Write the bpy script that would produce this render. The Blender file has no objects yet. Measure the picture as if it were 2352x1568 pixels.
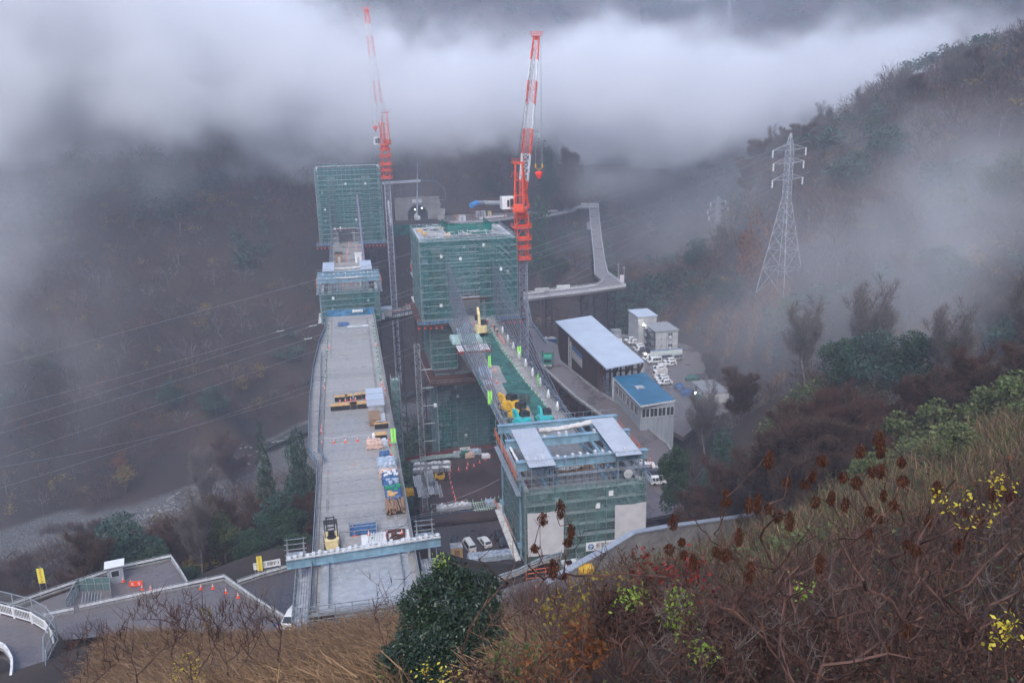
import bpy, math, random
import numpy as np
from mathutils import Vector, Matrix
R = math.radians
rng = np.random.default_rng(7)
random.seed(7)
SC = bpy.context.scene
COL = SC.collection

# camera
CAMZ = 56.0
PITCH, ROLL, YAW = R(15.9), R(-1.2), R(10.8)
_f = np.array([math.sin(YAW)*math.cos(PITCH), math.cos(YAW)*math.cos(PITCH), -math.sin(PITCH)])
_r0 = np.array([math.cos(YAW), -math.sin(YAW), 0.0])
_u0 = np.cross(_r0, _f)
_r = math.cos(ROLL)*_r0 + math.sin(ROLL)*_u0
_u = math.cos(ROLL)*_u0 - math.sin(ROLL)*_r0
CAMP = np.array([0.0, 0.0, CAMZ])
cd = bpy.data.cameras.new('camera')
cam = bpy.data.objects.new('camera', cd)
COL.objects.link(cam)
cam.matrix_world = Matrix(((_r[0], _u[0], -_f[0], 0), (_r[1], _u[1], -_f[1], 0), (_r[2], _u[2], -_f[2], CAMZ), (0, 0, 0, 1)))
cd.sensor_width = 36.0
cd.lens = 30.0
cd.clip_start = 0.3
cd.clip_end = 6000
SC.camera = cam
FPX = 1960.0

# light
world = bpy.data.worlds.new('World')
SC.world = world
world.use_nodes = True
wn = world.node_tree.nodes; wl = world.node_tree.links
wn.clear()
wo = wn.new('ShaderNodeOutputWorld'); wb = wn.new('ShaderNodeBackground'); ws = wn.new('ShaderNodeTexSky')
ws.sky_type = 'NISHITA'; ws.sun_disc = False
ws.sun_elevation = R(48); ws.sun_rotation = R(200)
ws.air_density = 1.0; ws.dust_density = 3.5; ws.ozone_density = 4.0
wb.inputs['Strength'].default_value = 0.15
wl.new(ws.outputs[0], wb.inputs[0]); wl.new(wb.outputs[0], wo.inputs[0])
sl = bpy.data.lights.new('sun', 'SUN')
sl.energy = 0.9; sl.angle = R(25); sl.color = (1.0, 0.96, 0.92)
sun = bpy.data.objects.new('sun', sl); COL.objects.link(sun)
_sd = Vector((math.sin(R(200))*math.cos(R(48)), math.cos(R(200))*math.cos(R(48)), math.sin(R(48))))
sun.rotation_euler = _sd.to_track_quat('Z', 'Y').to_euler()
SC.view_settings.view_transform = 'Standard'
SC.view_settings.look = 'None'
SC.view_settings.exposure = 0.85
SC.view_settings.gamma = 1.0
SC.view_settings.use_curve_mapping = False
SC.render.engine = 'CYCLES'
SC.cycles.max_bounces = 10
SC.cycles.diffuse_bounces = 2
SC.cycles.glossy_bounces = 2
SC.cycles.transmission_bounces = 2
SC.cycles.transparent_max_bounces = 16
SC.cycles.volume_bounces = 4
SC.cycles.volume_step_rate = 1.0
SC.cycles.volume_max_steps = 64
SC.cycles.use_denoising = True
SC.cycles.caustics_reflective = False
SC.cycles.caustics_refractive = False

# points on the place, found from photo sight lines
def ray(x, y): return _f + _r*(x-1176.0)/FPX - _u*(y-784.0)/FPX
def at(x, y, z=0.0):
    r = ray(x, y); return CAMP + r*((z-CAMZ)/r[2])
def far(x, y, d): return CAMP + ray(x, y)*d

# materials
def mat(name, col, rough=0.6, metal=0.0, var=0.15, scale=1.0, col2=None, alpha=1.0, bump=0.0, spec=None, detail=4, emit=0.0, stretch=None):
    m = bpy.data.materials.new(name); m.use_nodes = True
    n = m.node_tree.nodes; l = m.node_tree.links
    b = n['Principled BSDF']
    b.inputs['Roughness'].default_value = rough
    b.inputs['Metallic'].default_value = metal
    if spec is not None: b.inputs['Specular IOR Level'].default_value = spec
    tc = n.new('ShaderNodeTexCoord')
    src = tc.outputs['Object']
    if stretch:
        mp = n.new('ShaderNodeMapping'); mp.inputs['Scale'].default_value = stretch
        l.new(src, mp.inputs[0]); src = mp.outputs[0]
    nz = n.new('ShaderNodeTexNoise'); nz.inputs['Scale'].default_value = scale; nz.inputs['Detail'].default_value = detail
    l.new(src, nz.inputs['Vector'])
    cr = n.new('ShaderNodeValToRGB')
    c2 = col2 if col2 else tuple(min(1, c*(1-var*1.6)) for c in col)
    c1 = col if col2 else tuple(min(1, c*(1+var)) for c in col)
    cr.color_ramp.elements[0].position = 0.35; cr.color_ramp.elements[1].position = 0.65
    cr.color_ramp.elements[0].color = (*c2, 1); cr.color_ramp.elements[1].color = (*c1, 1)
    l.new(nz.outputs['Fac'], cr.inputs[0])
    l.new(cr.outputs[0], b.inputs['Base Color'])
    if bump:
        bp = n.new('ShaderNodeBump'); bp.inputs['Strength'].default_value = bump
        l.new(nz.outputs['Fac'], bp.inputs['Height']); l.new(bp.outputs[0], b.inputs['Normal'])
    if alpha < 1: b.inputs['Alpha'].default_value = alpha
    if emit:
        b.inputs['Emission Color'].default_value = (*col, 1); b.inputs['Emission Strength'].default_value = emit
    return m

def wet(name, dry, wetc, scale=0.15, r0=0.12, r1=0.6, fine=3.0, lines=None, lw=0.012, linec=None):
    """wet concrete or asphalt: puddled patches are darker and glossier"""
    m = bpy.data.materials.new(name); m.use_nodes = True
    n = m.node_tree.nodes; l = m.node_tree.links
    b = n['Principled BSDF']
    tc = n.new('ShaderNodeTexCoord')
    a = n.new('ShaderNodeTexNoise'); a.inputs['Scale'].default_value = scale; a.inputs['Detail'].default_value = 5; a.inputs['Roughness'].default_value = 0.6
    f = n.new('ShaderNodeTexNoise'); f.inputs['Scale'].default_value = fine; f.inputs['Detail'].default_value = 6
    l.new(tc.outputs['Object'], a.inputs['Vector']); l.new(tc.outputs['Object'], f.inputs['Vector'])
    cr = n.new('ShaderNodeValToRGB'); cr.color_ramp.elements[0].position = 0.36; cr.color_ramp.elements[1].position = 0.64
    cr.color_ramp.elements[0].color = (*wetc, 1); cr.color_ramp.elements[1].color = (*dry, 1)
    l.new(a.outputs['Fac'], cr.inputs[0])
    mr = n.new('ShaderNodeMapRange'); mr.inputs['From Min'].default_value = 0.3; mr.inputs['From Max'].default_value = 0.7
    mr.inputs['To Min'].default_value = 0.8; mr.inputs['To Max'].default_value = 1.12
    l.new(f.outputs['Fac'], mr.inputs[0])
    mx = n.new('ShaderNodeMix'); mx.data_type = 'RGBA'; mx.blend_type = 'MULTIPLY'; mx.inputs[0].default_value = 1.0
    l.new(cr.outputs[0], mx.inputs[6]); l.new(mr.outputs[0], mx.inputs[7])
    out = mx.outputs[2]
    if lines:
        # construction joints across the slab
        sx = n.new('ShaderNodeSeparateXYZ'); l.new(tc.outputs['Object'], sx.inputs[0])
        for ax, per in lines:
            md = n.new('ShaderNodeMath'); md.operation = 'PINGPONG'; md.inputs[1].default_value = per/2
            l.new(sx.outputs[ax], md.inputs[0])
            lt = n.new('ShaderNodeMath'); lt.operation = 'LESS_THAN'; lt.inputs[1].default_value = lw*per
            l.new(md.outputs[0], lt.inputs[0])
            m2 = n.new('ShaderNodeMix'); m2.data_type = 'RGBA'; l.new(lt.outputs[0], m2.inputs[0])
            l.new(out, m2.inputs[6]); m2.inputs[7].default_value = (*(linec or tuple(c*0.45 for c in wetc)), 1)
            out = m2.outputs[2]
            # every pour has its own tone
            fl = n.new('ShaderNodeMath'); fl.operation = 'DIVIDE'; fl.inputs[1].default_value = per; l.new(sx.outputs[ax], fl.inputs[0])
            f2 = n.new('ShaderNodeMath'); f2.operation = 'ROUND'; l.new(fl.outputs[0], f2.inputs[0])
            wnz = n.new('ShaderNodeTexWhiteNoise'); wnz.noise_dimensions = '1D'; l.new(f2.outputs[0], wnz.inputs['W'])
            m3r = n.new('ShaderNodeMapRange'); m3r.inputs['To Min'].default_value = 0.86; m3r.inputs['To Max'].default_value = 1.08
            l.new(wnz.outputs['Value'], m3r.inputs[0])
            m3 = n.new('ShaderNodeMix'); m3.data_type = 'RGBA'; m3.blend_type = 'MULTIPLY'; m3.inputs[0].default_value = 1
            l.new(out, m3.inputs[6]); l.new(m3r.outputs[0], m3.inputs[7]); out = m3.outputs[2]
    l.new(out, b.inputs['Base Color'])
    rr = n.new('ShaderNodeMapRange'); rr.inputs['From Min'].default_value = 0.36; rr.inputs['From Max'].default_value = 0.62
    rr.inputs['To Min'].default_value = r0; rr.inputs['To Max'].default_value = r1
    l.new(a.outputs['Fac'], rr.inputs[0]); l.new(rr.outputs[0], b.inputs['Roughness'])
    return m

def netmat(name, col, alpha=0.5, grid=0.0):
    """see-through safety netting: thin green mesh fabric with lacing lines"""
    m = bpy.data.materials.new(name); m.use_nodes = True
    n = m.node_tree.nodes; l = m.node_tree.links
    out = n['Material Output']; n.remove(n['Principled BSDF'])
    df = n.new('ShaderNodeBsdfDiffuse'); tl = n.new('ShaderNodeBsdfTranslucent'); tr = n.new('ShaderNodeBsdfTransparent')
    tc = n.new('ShaderNodeTexCoord'); nz = n.new('ShaderNodeTexNoise'); nz.inputs['Scale'].default_value = 0.35; nz.inputs['Detail'].default_value = 5
    l.new(tc.outputs['Object'], nz.inputs['Vector'])
    cr = n.new('ShaderNodeValToRGB'); cr.color_ramp.elements[0].position = 0.3; cr.color_ramp.elements[1].position = 0.7
    cr.color_ramp.elements[0].color = (*[c*0.62 for c in col], 1); cr.color_ramp.elements[1].color = (*col, 1)
    l.new(nz.outputs['Fac'], cr.inputs[0]); l.new(cr.outputs[0], df.inputs[0]); l.new(cr.outputs[0], tl.inputs[0])
    ms = n.new('ShaderNodeMixShader'); ms.inputs[0].default_value = 0.3
    l.new(df.outputs[0], ms.inputs[1]); l.new(tl.outputs[0], ms.inputs[2])
    mr = n.new('ShaderNodeMapRange'); mr.inputs['From Min'].default_value = 0.3; mr.inputs['From Max'].default_value = 0.7
    mr.inputs['To Min'].default_value = alpha-0.14; mr.inputs['To Max'].default_value = alpha+0.14
    l.new(nz.outputs['Fac'], mr.inputs[0])
    m2 = n.new('ShaderNodeMixShader'); l.new(mr.outputs[0], m2.inputs[0]); l.new(tr.outputs[0], m2.inputs[1]); l.new(ms.outputs[0], m2.inputs[2])
    l.new(m2.outputs[0], out.inputs[0])
    return m

def leafmat(name, cols, rough=0.6, trans=0.25, spec=0.3):
    """leaves: each leaf face takes one of a few colours from its own random value"""
    m = bpy.data.materials.new(name); m.use_nodes = True
    n = m.node_tree.nodes; l = m.node_tree.links
    b = n['Principled BSDF']; out = n['Material Output']
    g = n.new('ShaderNodeNewGeometry')
    cr = n.new('ShaderNodeValToRGB'); e = cr.color_ramp.elements
    e[0].position = 0.0; e[0].color = (*cols[0], 1); e[1].position = 1.0; e[1].color = (*cols[-1], 1)
    for i, c in enumerate(cols[1:-1]):
        k = e.new((i+1)/(len(cols)-1)); k.color = (*c, 1)
    l.new(g.outputs['Random Per Island'], cr.inputs[0]); l.new(cr.outputs[0], b.inputs['Base Color'])
    b.inputs['Roughness'].default_value = rough; b.inputs['Specular IOR Level'].default_value = spec
    if trans:
        t = n.new('ShaderNodeBsdfTranslucent'); l.new(cr.outputs[0], t.inputs[0])
        mx = n.new('ShaderNodeMixShader'); mx.inputs[0].default_value = trans
        l.new(b.outputs[0], mx.inputs[1]); l.new(t.outputs[0], mx.inputs[2]); l.new(mx.outputs[0], out.inputs[0])
    return m

M = {}
def defmats():
    M['conc'] = wet('wet_concrete', (0.35, 0.335, 0.315), (0.275, 0.27, 0.265), 0.10, 0.15, 0.6, 1.5, lines=[(1, 4.1)], lw=0.016)
    M['conc2'] = wet('fresh_concrete', (0.36, 0.38, 0.40), (0.29, 0.31, 0.335), 0.12, 0.1, 0.55, 1.2)
    M['cwall'] = wet('concrete_wall', (0.30, 0.29, 0.28), (0.16, 0.16, 0.16), 0.25, 0.5, 0.85, 1.5)
    M['asph'] = wet('wet_asphalt', (0.155, 0.135, 0.135), (0.10, 0.088, 0.094), 0.1, 0.15, 0.5, 2.0)
    M['asph2'] = wet('far_road', (0.20, 0.19, 0.19), (0.13, 0.12, 0.125), 0.1, 0.25, 0.6, 2.0)
    M['plates'] = wet('steel_road_plates', (0.085, 0.075, 0.082), (0.05, 0.044, 0.052), 0.1, 0.2, 0.5, 2.0, lines=[(0, 2.0)], lw=0.02)
    M['rust'] = wet('rusty_deck_plates', (0.075, 0.045, 0.042), (0.045, 0.028, 0.03), 0.12, 0.35, 0.65, 1.5, lines=[(0, 2.0)], lw=0.01)
    M['rusty'] = mat('rusty_steel', (0.085, 0.035, 0.025), 0.7, 0.2, 0.3, 1.5)
    M['dark'] = mat('dark_steel', (0.03, 0.028, 0.03), 0.6, 0.3, 0.3, 1.0)
    M['steel'] = mat('galvanised_steel', (0.42, 0.45, 0.47), 0.4, 0.6, 0.15, 2.0)
    M['pale'] = mat('pale_paint', (0.62, 0.64, 0.66), 0.5, 0.1, 0.12, 2.0)
    M['white'] = mat('white_paint', (0.72, 0.73, 0.74), 0.35, 0.0, 0.05, 2.0)
    M['offw'] = mat('off_white_sheet', (0.56, 0.55, 0.54), 0.7, 0.0, 0.12, 1.2, bump=0.3)
    M['blue'] = mat('light_blue_steel', (0.23, 0.38, 0.48), 0.45, 0.2, 0.15, 0.8)
    M['bnet'] = mat('blue_fence_mesh', (0.03, 0.17, 0.33), 0.7, 0.0, 0.35, 0.7, alpha=0.85)
    M['orange'] = mat('crane_orange', (0.80, 0.085, 0.022), 0.4, 0.0, 0.12, 0.7)
    M['orail'] = mat('orange_pipe', (0.65, 0.16, 0.06), 0.5, 0.0, 0.15, 0.7)
    M['mast'] = mat('mast_grey', (0.36, 0.38, 0.46), 0.45, 0.3, 0.12, 1.0)
    M['glass'] = mat('dark_glass', (0.03, 0.04, 0.05), 0.08, 0.0, 0.1, 1.0)
    M['tyre'] = mat('tyre_rubber', (0.02, 0.02, 0.02), 0.85)
    M['roofw'] = mat('white_roof_sheet', (0.50, 0.58, 0.68), 0.35, 0.1, 0.05, 0.2)
    M['roofb'] = mat('blue_roof_sheet', (0.02, 0.15, 0.27), 0.4, 0.1, 0.12, 0.25)
    M['roofg'] = mat('grey_roof_sheet', (0.36, 0.37, 0.39), 0.45, 0.3, 0.12, 1.0, stretch=(6, 0.3, 1))
    M['cladg'] = mat('grey_cladding', (0.30, 0.33, 0.38), 0.5, 0.1, 0.10, 1.0, stretch=(3, 3, 0.2))
    M['cladw'] = mat('pale_cladding', (0.52, 0.53, 0.53), 0.55, 0.0, 0.1, 0.8)
    M['net'] = netmat('green_safety_net', (0.04, 0.24, 0.23), 0.47)
    M['net2'] = netmat('grey_green_net', (0.17, 0.32, 0.31), 0.54)
    M['netd'] = netmat('dense_green_net', (0.01, 0.22, 0.18), 0.82)
    M['gsheet'] = mat('green_net_sheet', (0.025, 0.115, 0.095), 0.65, 0.0, 0.3, 0.5, bump=0.6)
    M['bsheet'] = mat('blue_tarp', (0.035, 0.11, 0.26), 0.5, 0.0, 0.35, 2.0, bump=0.5)
    M['gtarp'] = mat('pale_blue_tarp', (0.36, 0.43, 0.52), 0.5, 0.0, 0.25, 1.6, bump=0.6)
    M['peach'] = mat('peach_sheet', (0.55, 0.38, 0.31), 0.7, 0.0, 0.2, 2.0, bump=0.5)
    M['ply'] = mat('plywood', (0.58, 0.36, 0.15), 0.6, 0.0, 0.15, 1.5)
    M['wood'] = mat('brown_boards', (0.28, 0.17, 0.10), 0.7, 0.0, 0.3, 1.0, stretch=(1, 6, 1))
    M['conered'] = mat('cone_red', (0.85, 0.09, 0.03), 0.45)
    M['conegreen'] = mat('cone_green', (0.01, 0.26, 0.10), 0.45)
    M['yel'] = mat('machine_yellow', (0.72, 0.42, 0.03), 0.4, 0.0, 0.12, 2.0)
    M['cream'] = mat('machine_cream', (0.72, 0.58, 0.30), 0.4, 0.0, 0.1, 2.0)
    M['teal'] = mat('machine_teal', (0.03, 0.46, 0.46), 0.4, 0.0, 0.12, 2.0)
    M['lime'] = mat('lime_sign', (0.42, 0.95, 0.18), 0.6, 0.0, 0.04)
    M['ysign'] = mat('yellow_sign', (0.80, 0.72, 0.10), 0.6, 0.0, 0.05)
    M['green'] = mat('truck_green', (0.01, 0.20, 0.12), 0.35, 0.0, 0.15, 1.0)
    M['ink'] = mat('black_ink', (0.02, 0.02, 0.02), 0.7)
    M['inkg'] = mat('green_ink', (0.01, 0.30, 0.12), 0.7)
    M['inkb'] = mat('blue_ink', (0.03, 0.16, 0.40), 0.7)
    M['inkr'] = mat('red_ink', (0.6, 0.03, 0.03), 0.7)
    M['lamp'] = mat('lit_lamp', (1.0, 0.97, 0.88), 0.5, emit=14.0)
    M['skin'] = mat('skin', (0.45, 0.26, 0.18), 0.6, 0.0, 0.05)
    M['cloth'] = mat('work_clothes', (0.06, 0.06, 0.09), 0.8)
    M['hiviz'] = mat('orange_vest', (0.80, 0.13, 0.04), 0.6)
    M['water'] = wet('river_water', (0.05, 0.062, 0.055), (0.035, 0.045, 0.042), 0.05, 0.25, 0.45, 0.6)
    M['bark'] = mat('bark', (0.10, 0.075, 0.065), 0.85, 0.0, 0.4, 3.0)
    M['barkr'] = mat('red_brown_twig', (0.085, 0.036, 0.028), 0.8, 0.0, 0.35, 3.0)
    M['barkp'] = mat('pale_bark', (0.27, 0.24, 0.24), 0.85, 0.0, 0.35, 3.0)
    M['redp'] = mat('dark_red_pipe', (0.22, 0.03, 0.03), 0.6)
    M['navy'] = mat('dark_car_paint', (0.05, 0.06, 0.08), 0.25, 0.2, 0.1)
    M['silver'] = mat('silver_car_paint', (0.42, 0.44, 0.47), 0.3, 0.4, 0.06)
    M['bluep'] = mat('duct_blue', (0.03, 0.25, 0.62), 0.45)
    M['grel'] = mat('duct_grey', (0.36, 0.38, 0.42), 0.5, 0.0, 0.2, 1.0)
defmats()

# mesh building
class MB:
    def __init__(s): s.v = []; s.f = []
    def add(s, vs, fs):
        o = len(s.v); s.v.extend([tuple(map(float, p)) for p in vs]); s.f.extend([tuple(i+o for i in f) for f in fs]); return s
    def box(s, x0, x1, y0, y1, z0, z1):
        return s.add([(x0,y0,z0),(x1,y0,z0),(x1,y1,z0),(x0,y1,z0),(x0,y0,z1),(x1,y0,z1),(x1,y1,z1),(x0,y1,z1)],
              [(0,3,2,1),(4,5,6,7),(0,1,5,4),(1,2,6,5),(2,3,7,6),(3,0,4,7)])
    def beam(s, p, q, w=0.1, h=None, up=(0,0,1)):
        h = w if h is None else h
        p = np.array(p, float); q = np.array(q, float); d = q-p; L = np.linalg.norm(d)
        if L < 1e-6: return s
        d /= L; u = np.array(up, float)
        if abs(d@u) > 0.98: u = np.array([1., 0, 0])
        a = np.cross(d, u); a /= np.linalg.norm(a); b = np.cross(a, d)
        c = [a*w/2*i+b*h/2*j for i, j in ((-1,-1),(1,-1),(1,1),(-1,1))]
        return s.add([p+k for k in c]+[q+k for k in c], [(3,2,1,0),(4,5,6,7),(0,1,5,4),(1,2,6,5),(2,3,7,6),(3,0,4,7)])
    def path(s, pts, w=0.1, h=None):
        for a, b in zip(pts[:-1], pts[1:]): s.beam(a, b, w, h)
        return s
    def tube(s, p, q, r0, r1=None, n=6, cap=True):
        r1 = r0 if r1 is None else r1
        p = np.array(p, float); q = np.array(q, float); d = q-p; L = np.linalg.norm(d)
        if L < 1e-6: return s
        d /= L; u = np.array([0,0,1.]) if abs(d[2]) < 0.95 else np.array([1.,0,0])
        a = np.cross(d, u); a /= np.linalg.norm(a); b = np.cross(a, d)
        ring = lambda c, r: [c+(a*math.cos(t)+b*math.sin(t))*r for t in [2*math.pi*i/n for i in range(n)]]
        fs = [(i, (i+1) % n, n+(i+1) % n, n+i) for i in range(n)]
        if cap: fs += [tuple(range(n-1, -1, -1)), tuple(range(n, 2*n))]
        return s.add(ring(p, r0)+ring(q, r1), fs)
    def lathe(s, c, prof, n=10, squash=1.0):
        c = np.array(c, float); vs = []
        for r, z in prof: vs += [c+np.array([r*math.cos(2*math.pi*i/n), squash*r*math.sin(2*math.pi*i/n), z]) for i in range(n)]
        fs = []
        for k in range(len(prof)-1): fs += [(k*n+i, k*n+(i+1) % n, (k+1)*n+(i+1) % n, (k+1)*n+i) for i in range(n)]
        fs += [tuple(range(n-1, -1, -1)), tuple(range((len(prof)-1)*n, len(prof)*n))]
        return s.add(vs, fs)
    def prism(s, poly, z0, z1):
        n = len(poly)
        vs = [(p[0], p[1], z0 if len(p) < 3 else p[2]+z0) for p in poly]+[(p[0], p[1], z1 if len(p) < 3 else p[2]+z1) for p in poly]
        return s.add(vs, [tuple(range(n-1, -1, -1)), tuple(range(n, 2*n))]+[(i, (i+1) % n, n+(i+1) % n, n+i) for i in range(n)])
    def yprism(s, poly, x0, x1):   # profile in (y, z), extruded along x
        n = len(poly)
        return s.add([(x0, a, b) for a, b in poly]+[(x1, a, b) for a, b in poly], [tuple(range(n)), tuple(range(2*n-1, n-1, -1))]+[(n+i, n+(i+1) % n, (i+1) % n, i) for i in range(n)])
    def quad(s, a, b, c, d): return s.add([a, b, c, d], [(0,1,2,3)])
    def strip(s, A, B):
        n = len(A); return s.add(list(A)+list(B), [(i, i+1, n+i+1, n+i) for i in range(n-1)])
    def xform(s, loc=(0,0,0), rz=0.0, sc=1.0):
        c, si = math.cos(rz), math.sin(rz)
        s.v = [(sc*(x*c-y*si)+loc[0], sc*(x*si+y*c)+loc[1], sc*z+loc[2]) for x, y, z in s.v]; return s
    def join(s, o): return s.add(o.v, o.f)
    def build(s, name, m, parent=None, smooth=False, local=False):
        me = bpy.data.meshes.new(name)
        v = np.array(s.v) if s.v else np.zeros((0, 3))
        if parent is not None and not local: v = v-np.array(wloc(parent))
        me.from_pydata(v.tolist(), [], s.f); me.materials.append(M[m] if isinstance(m, str) else m)
        if smooth: me.polygons.foreach_set('use_smooth', [True]*len(me.polygons))
        me.update()
        o = bpy.data.objects.new(name, me); COL.objects.link(o)
        if parent is not None: o.parent = parent
        return o
def wloc(o):
    v = Vector((0, 0, 0))
    while o is not None: v += o.location; o = o.parent
    return v
def fastmesh(name, V, F, m, parent=None, nside=None):
    """V (n,3), F (k,3|4) numpy arrays"""
    me = bpy.data.meshes.new(name); k = F.shape[1]
    me.vertices.add(len(V)); me.vertices.foreach_set('co', np.ascontiguousarray(V, dtype=np.float32).ravel())
    me.loops.add(F.size); me.loops.foreach_set('vertex_index', np.ascontiguousarray(F, dtype=np.int32).ravel())
    me.polygons.add(len(F)); me.polygons.foreach_set('loop_start', np.arange(0, F.size, k, dtype=np.int32))
    try: me.polygons.foreach_set('loop_total', np.full(len(F), k, dtype=np.int32))
    except Exception: pass
    for mm in (m if isinstance(m, (list, tuple)) else [m]): me.materials.append(M[mm] if isinstance(mm, str) else mm)
    me.update(calc_edges=True)
    o = bpy.data.objects.new(name, me); COL.objects.link(o)
    if parent is not None: o.parent = parent
    return o
def tag(o, label=None, cat=None, group=None, kind=None):
    if label: o['label'] = label
    if cat: o['category'] = cat
    if group: o['group'] = group
    if kind: o['kind'] = kind
    return o
def thing(name, label, cat, loc=(0,0,0), rz=0.0, group=None):
    o = bpy.data.objects.new(name, None); COL.objects.link(o)
    o.location = tuple(float(c) for c in loc); o.rotation_euler = (0, 0, rz); o.empty_display_size = 0.5
    return tag(o, label, cat, group)
def dup(o, loc=None, rz=None, label=None, group=None, sc=None, parent=None):
    c = o.copy(); COL.objects.link(c)
    if parent is not None: c.parent = parent
    if loc is not None: c.location = tuple(float(k) for k in loc)
    if rz is not None: c.rotation_euler = (0, 0, rz)
    if sc is not None: c.scale = (sc, sc, sc) if not hasattr(sc, '__len__') else sc
    if label: c['label'] = label
    if group: c['group'] = group
    for ch in list(o.children):
        dup(ch, parent=c)
    return c

# terrain
def _pts():
    L = []
    w = lambda x, y, z: L.append((x, y, z))
    d = lambda x, y, dd: L.append(tuple(far(x, y, dd)))
    # hillside under the camera, down to the bridge end
    for p in [(0,-20,60),(0,0,53.6),(0,6,48.5),(-30,0,50),(-60,0,44),(-30,20,38),(-60,40,18),(40,0,56),(80,0,66),(30,25,43),(60,30,44),(90,40,48),(140,60,62),(200,60,90),(-120,20,10),(-100,80,-25),(-160,80,-30)]: w(*p)
    for p in [(600,1568,52),(620,1500,74),(660,1458,88),(820,1430,92),(300,1560,73),(150,1600,74),(0,1600,70),(1000,1560,34),(1000,1400,90),(1200,1390,98),(1250,1500,45),(1500,1330,82),(1500,1540,26),(1800,1540,20),(1800,1300,62),(2100,1200,52),(2100,1500,20),(2352,1100,45),(2352,1500,18),(1350,1330,100),(450,1475,82),(230,1510,78),(350,1440,88)]: d(*p)
    for p in [(-38,100,-7.6),(-31,100,-7.6),(-24,99.5,-7.6),(-18,97,-7.6),(-10,95,-7.6),(-30,108,-8),(-20,106,-8),(-40,107,-8),(-14,102,-8)]: w(*p)
    # spur on the right
    for p in [(1500,1190,148),(1800,1115,128),(2100,1015,110),(2352,945,100),(2352,985,80)]: d(*p)
    # falls away behind the spur and below the roads
    for p in [(-20,112,-9),(-45,112,-14),(-60,110,-20),(-30,140,-24),(-70,150,-45),(-45,190,-58),(0,130,-12),(0,170,-42),(0,215,-58),(20,150,-37),(30,190,-46),(10,260,-66),(35,230,-50),(-100,200,-62),(10,92,-4),(25,100,-13),(45,105,-15),(60,120,-22),(75,130,-24),(40,145,-36),(50,200,-42)]: w(*p)
    # works yard shelf
    for p in [(62,160,-34.5),(75,165,-34.5),(60,200,-33),(75,200,-30.3),(90,190,-30),(100,205,-29),(65,230,-30),(85,235,-28.3),(95,255,-28),(108,240,-27),(80,270,-29),(100,275,-28),(60,260,-36),(70,300,-45),(110,215,-25),(116,240,-18),(95,300,-42),(114,262,-22)]: w(*p)
    # river and its bed
    for p in [(-160,190,-70),(-101.9,234.7,-70),(-88.2,246.1,-70),(-74.1,265,-70),(-57.1,283.6,-70),(-34.7,313,-70),(-10,335,-70),(30,352,-68),(75,380,-65),(120,420,-60),(165,470,-55),(215,560,-50),(260,700,-45),(300,900,-40),(-60,257,-66.8),(-40,272,-67.5),(-20,288,-67.5),(-78,236,-65.5),(-110,212,-63),(-95,224,-64),(-20,262,-64),(-45,240,-63.5),(-70,215,-63)]: w(*p)
    # left flank
    for p in [(0,450,420),(300,450,420),(600,420,430),(0,700,350),(300,700,350),(600,700,370),(0,1000,300),(500,950,310),(0,240,500),(400,240,495),(700,300,470),(700,560,385),(-300,700,330),(-300,450,400),(-300,240,480),(-300,1100,270)]: d(*p)
    # portal cut
    for p in [(34,428,0),(20,428,1),(50,430,0),(34,410,-4),(5,425,4),(80,432,-3),(60,440,2),(100,440,-2),(34,380,-42),(70,400,-36),(0,385,-35)]: w(*p)
    for p in [(957,400,462),(957,300,500),(700,240,520),(1150,350,470),(1250,440,480),(1150,270,505),(1300,520,470),(1300,600,420),(1450,520,540),(1500,620,430),(1450,700,380),(1560,640,420),(1300,650,395)]: d(*p)
    # right flank and its ridge
    for p in [(1755,720,240),(1825,590,250),(1720,455,330),(1880,370,330),(2000,312,320),(2250,198,310),(2352,165,300),(1640,550,480),(1640,640,340),(1700,800,220),(2000,850,190),(2300,800,170),(2352,600,215),(2100,600,230),(2000,450,275),(2250,400,245),(1600,780,272),(1580,700,300),(2600,110,260),(2600,500,190),(2600,850,110),(1900,900,165),(2200,900,150),(1700,950,180),(1560,1150,182),(1600,1080,185)]: d(*p)
    for p in [(230,360,50),(260,420,10),(230,480,-10),(300,340,70),(360,400,60),(300,600,0)]: w(*p)
    # far hills above the cloud with a notch between
    for p in [(1000,60,860),(1000,-60,930),(1200,30,880),(1400,20,980),(1480,28,1050),(1550,45,1250),(1640,22,1050),(1800,30,900),(2000,20,820),(2300,20,700),(2352,90,640),(700,-60,820),(400,-60,760),(0,-60,700),(-300,-60,650),(1400,-80,1250),(2000,-120,1000),(2352,-100,850),(1000,140,760),(1400,240,800),(1600,250,760),(1800,200,680)]: d(*p)
    return np.array(L)
_CP = _pts()
def _tps():
    X = _CP[:, :2]/100.0; n = len(X)
    r2 = ((X[:, None]-X[None])**2).sum(2)+1e-12
    K = 0.5*r2*np.log(r2)+np.eye(n)*0.004
    P = np.hstack([np.ones((n, 1)), X])
    A = np.zeros((n+3, n+3)); A[:n, :n] = K; A[:n, n:] = P; A[n:, :n] = P.T
    return np.linalg.solve(A, np.concatenate([_CP[:, 2], np.zeros(3)]))
_W = _tps()
_g = np.random.default_rng(3)
_NT = [(_g.normal(size=2), _g.uniform(0, 6.28)) for _ in range(24)]
def bumps(x, y):
    s = 0
    for i, (k, ph) in enumerate(_NT):
        f = 0.03*(1.22**i); kk = k/np.linalg.norm(k)*f
        s = s+np.sin(x*kk[0]+y*kk[1]+ph+1.3*np.sin(x*kk[1]*0.6-y*kk[0]*0.7))*(0.55/(1.16**i))
    return s
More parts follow.
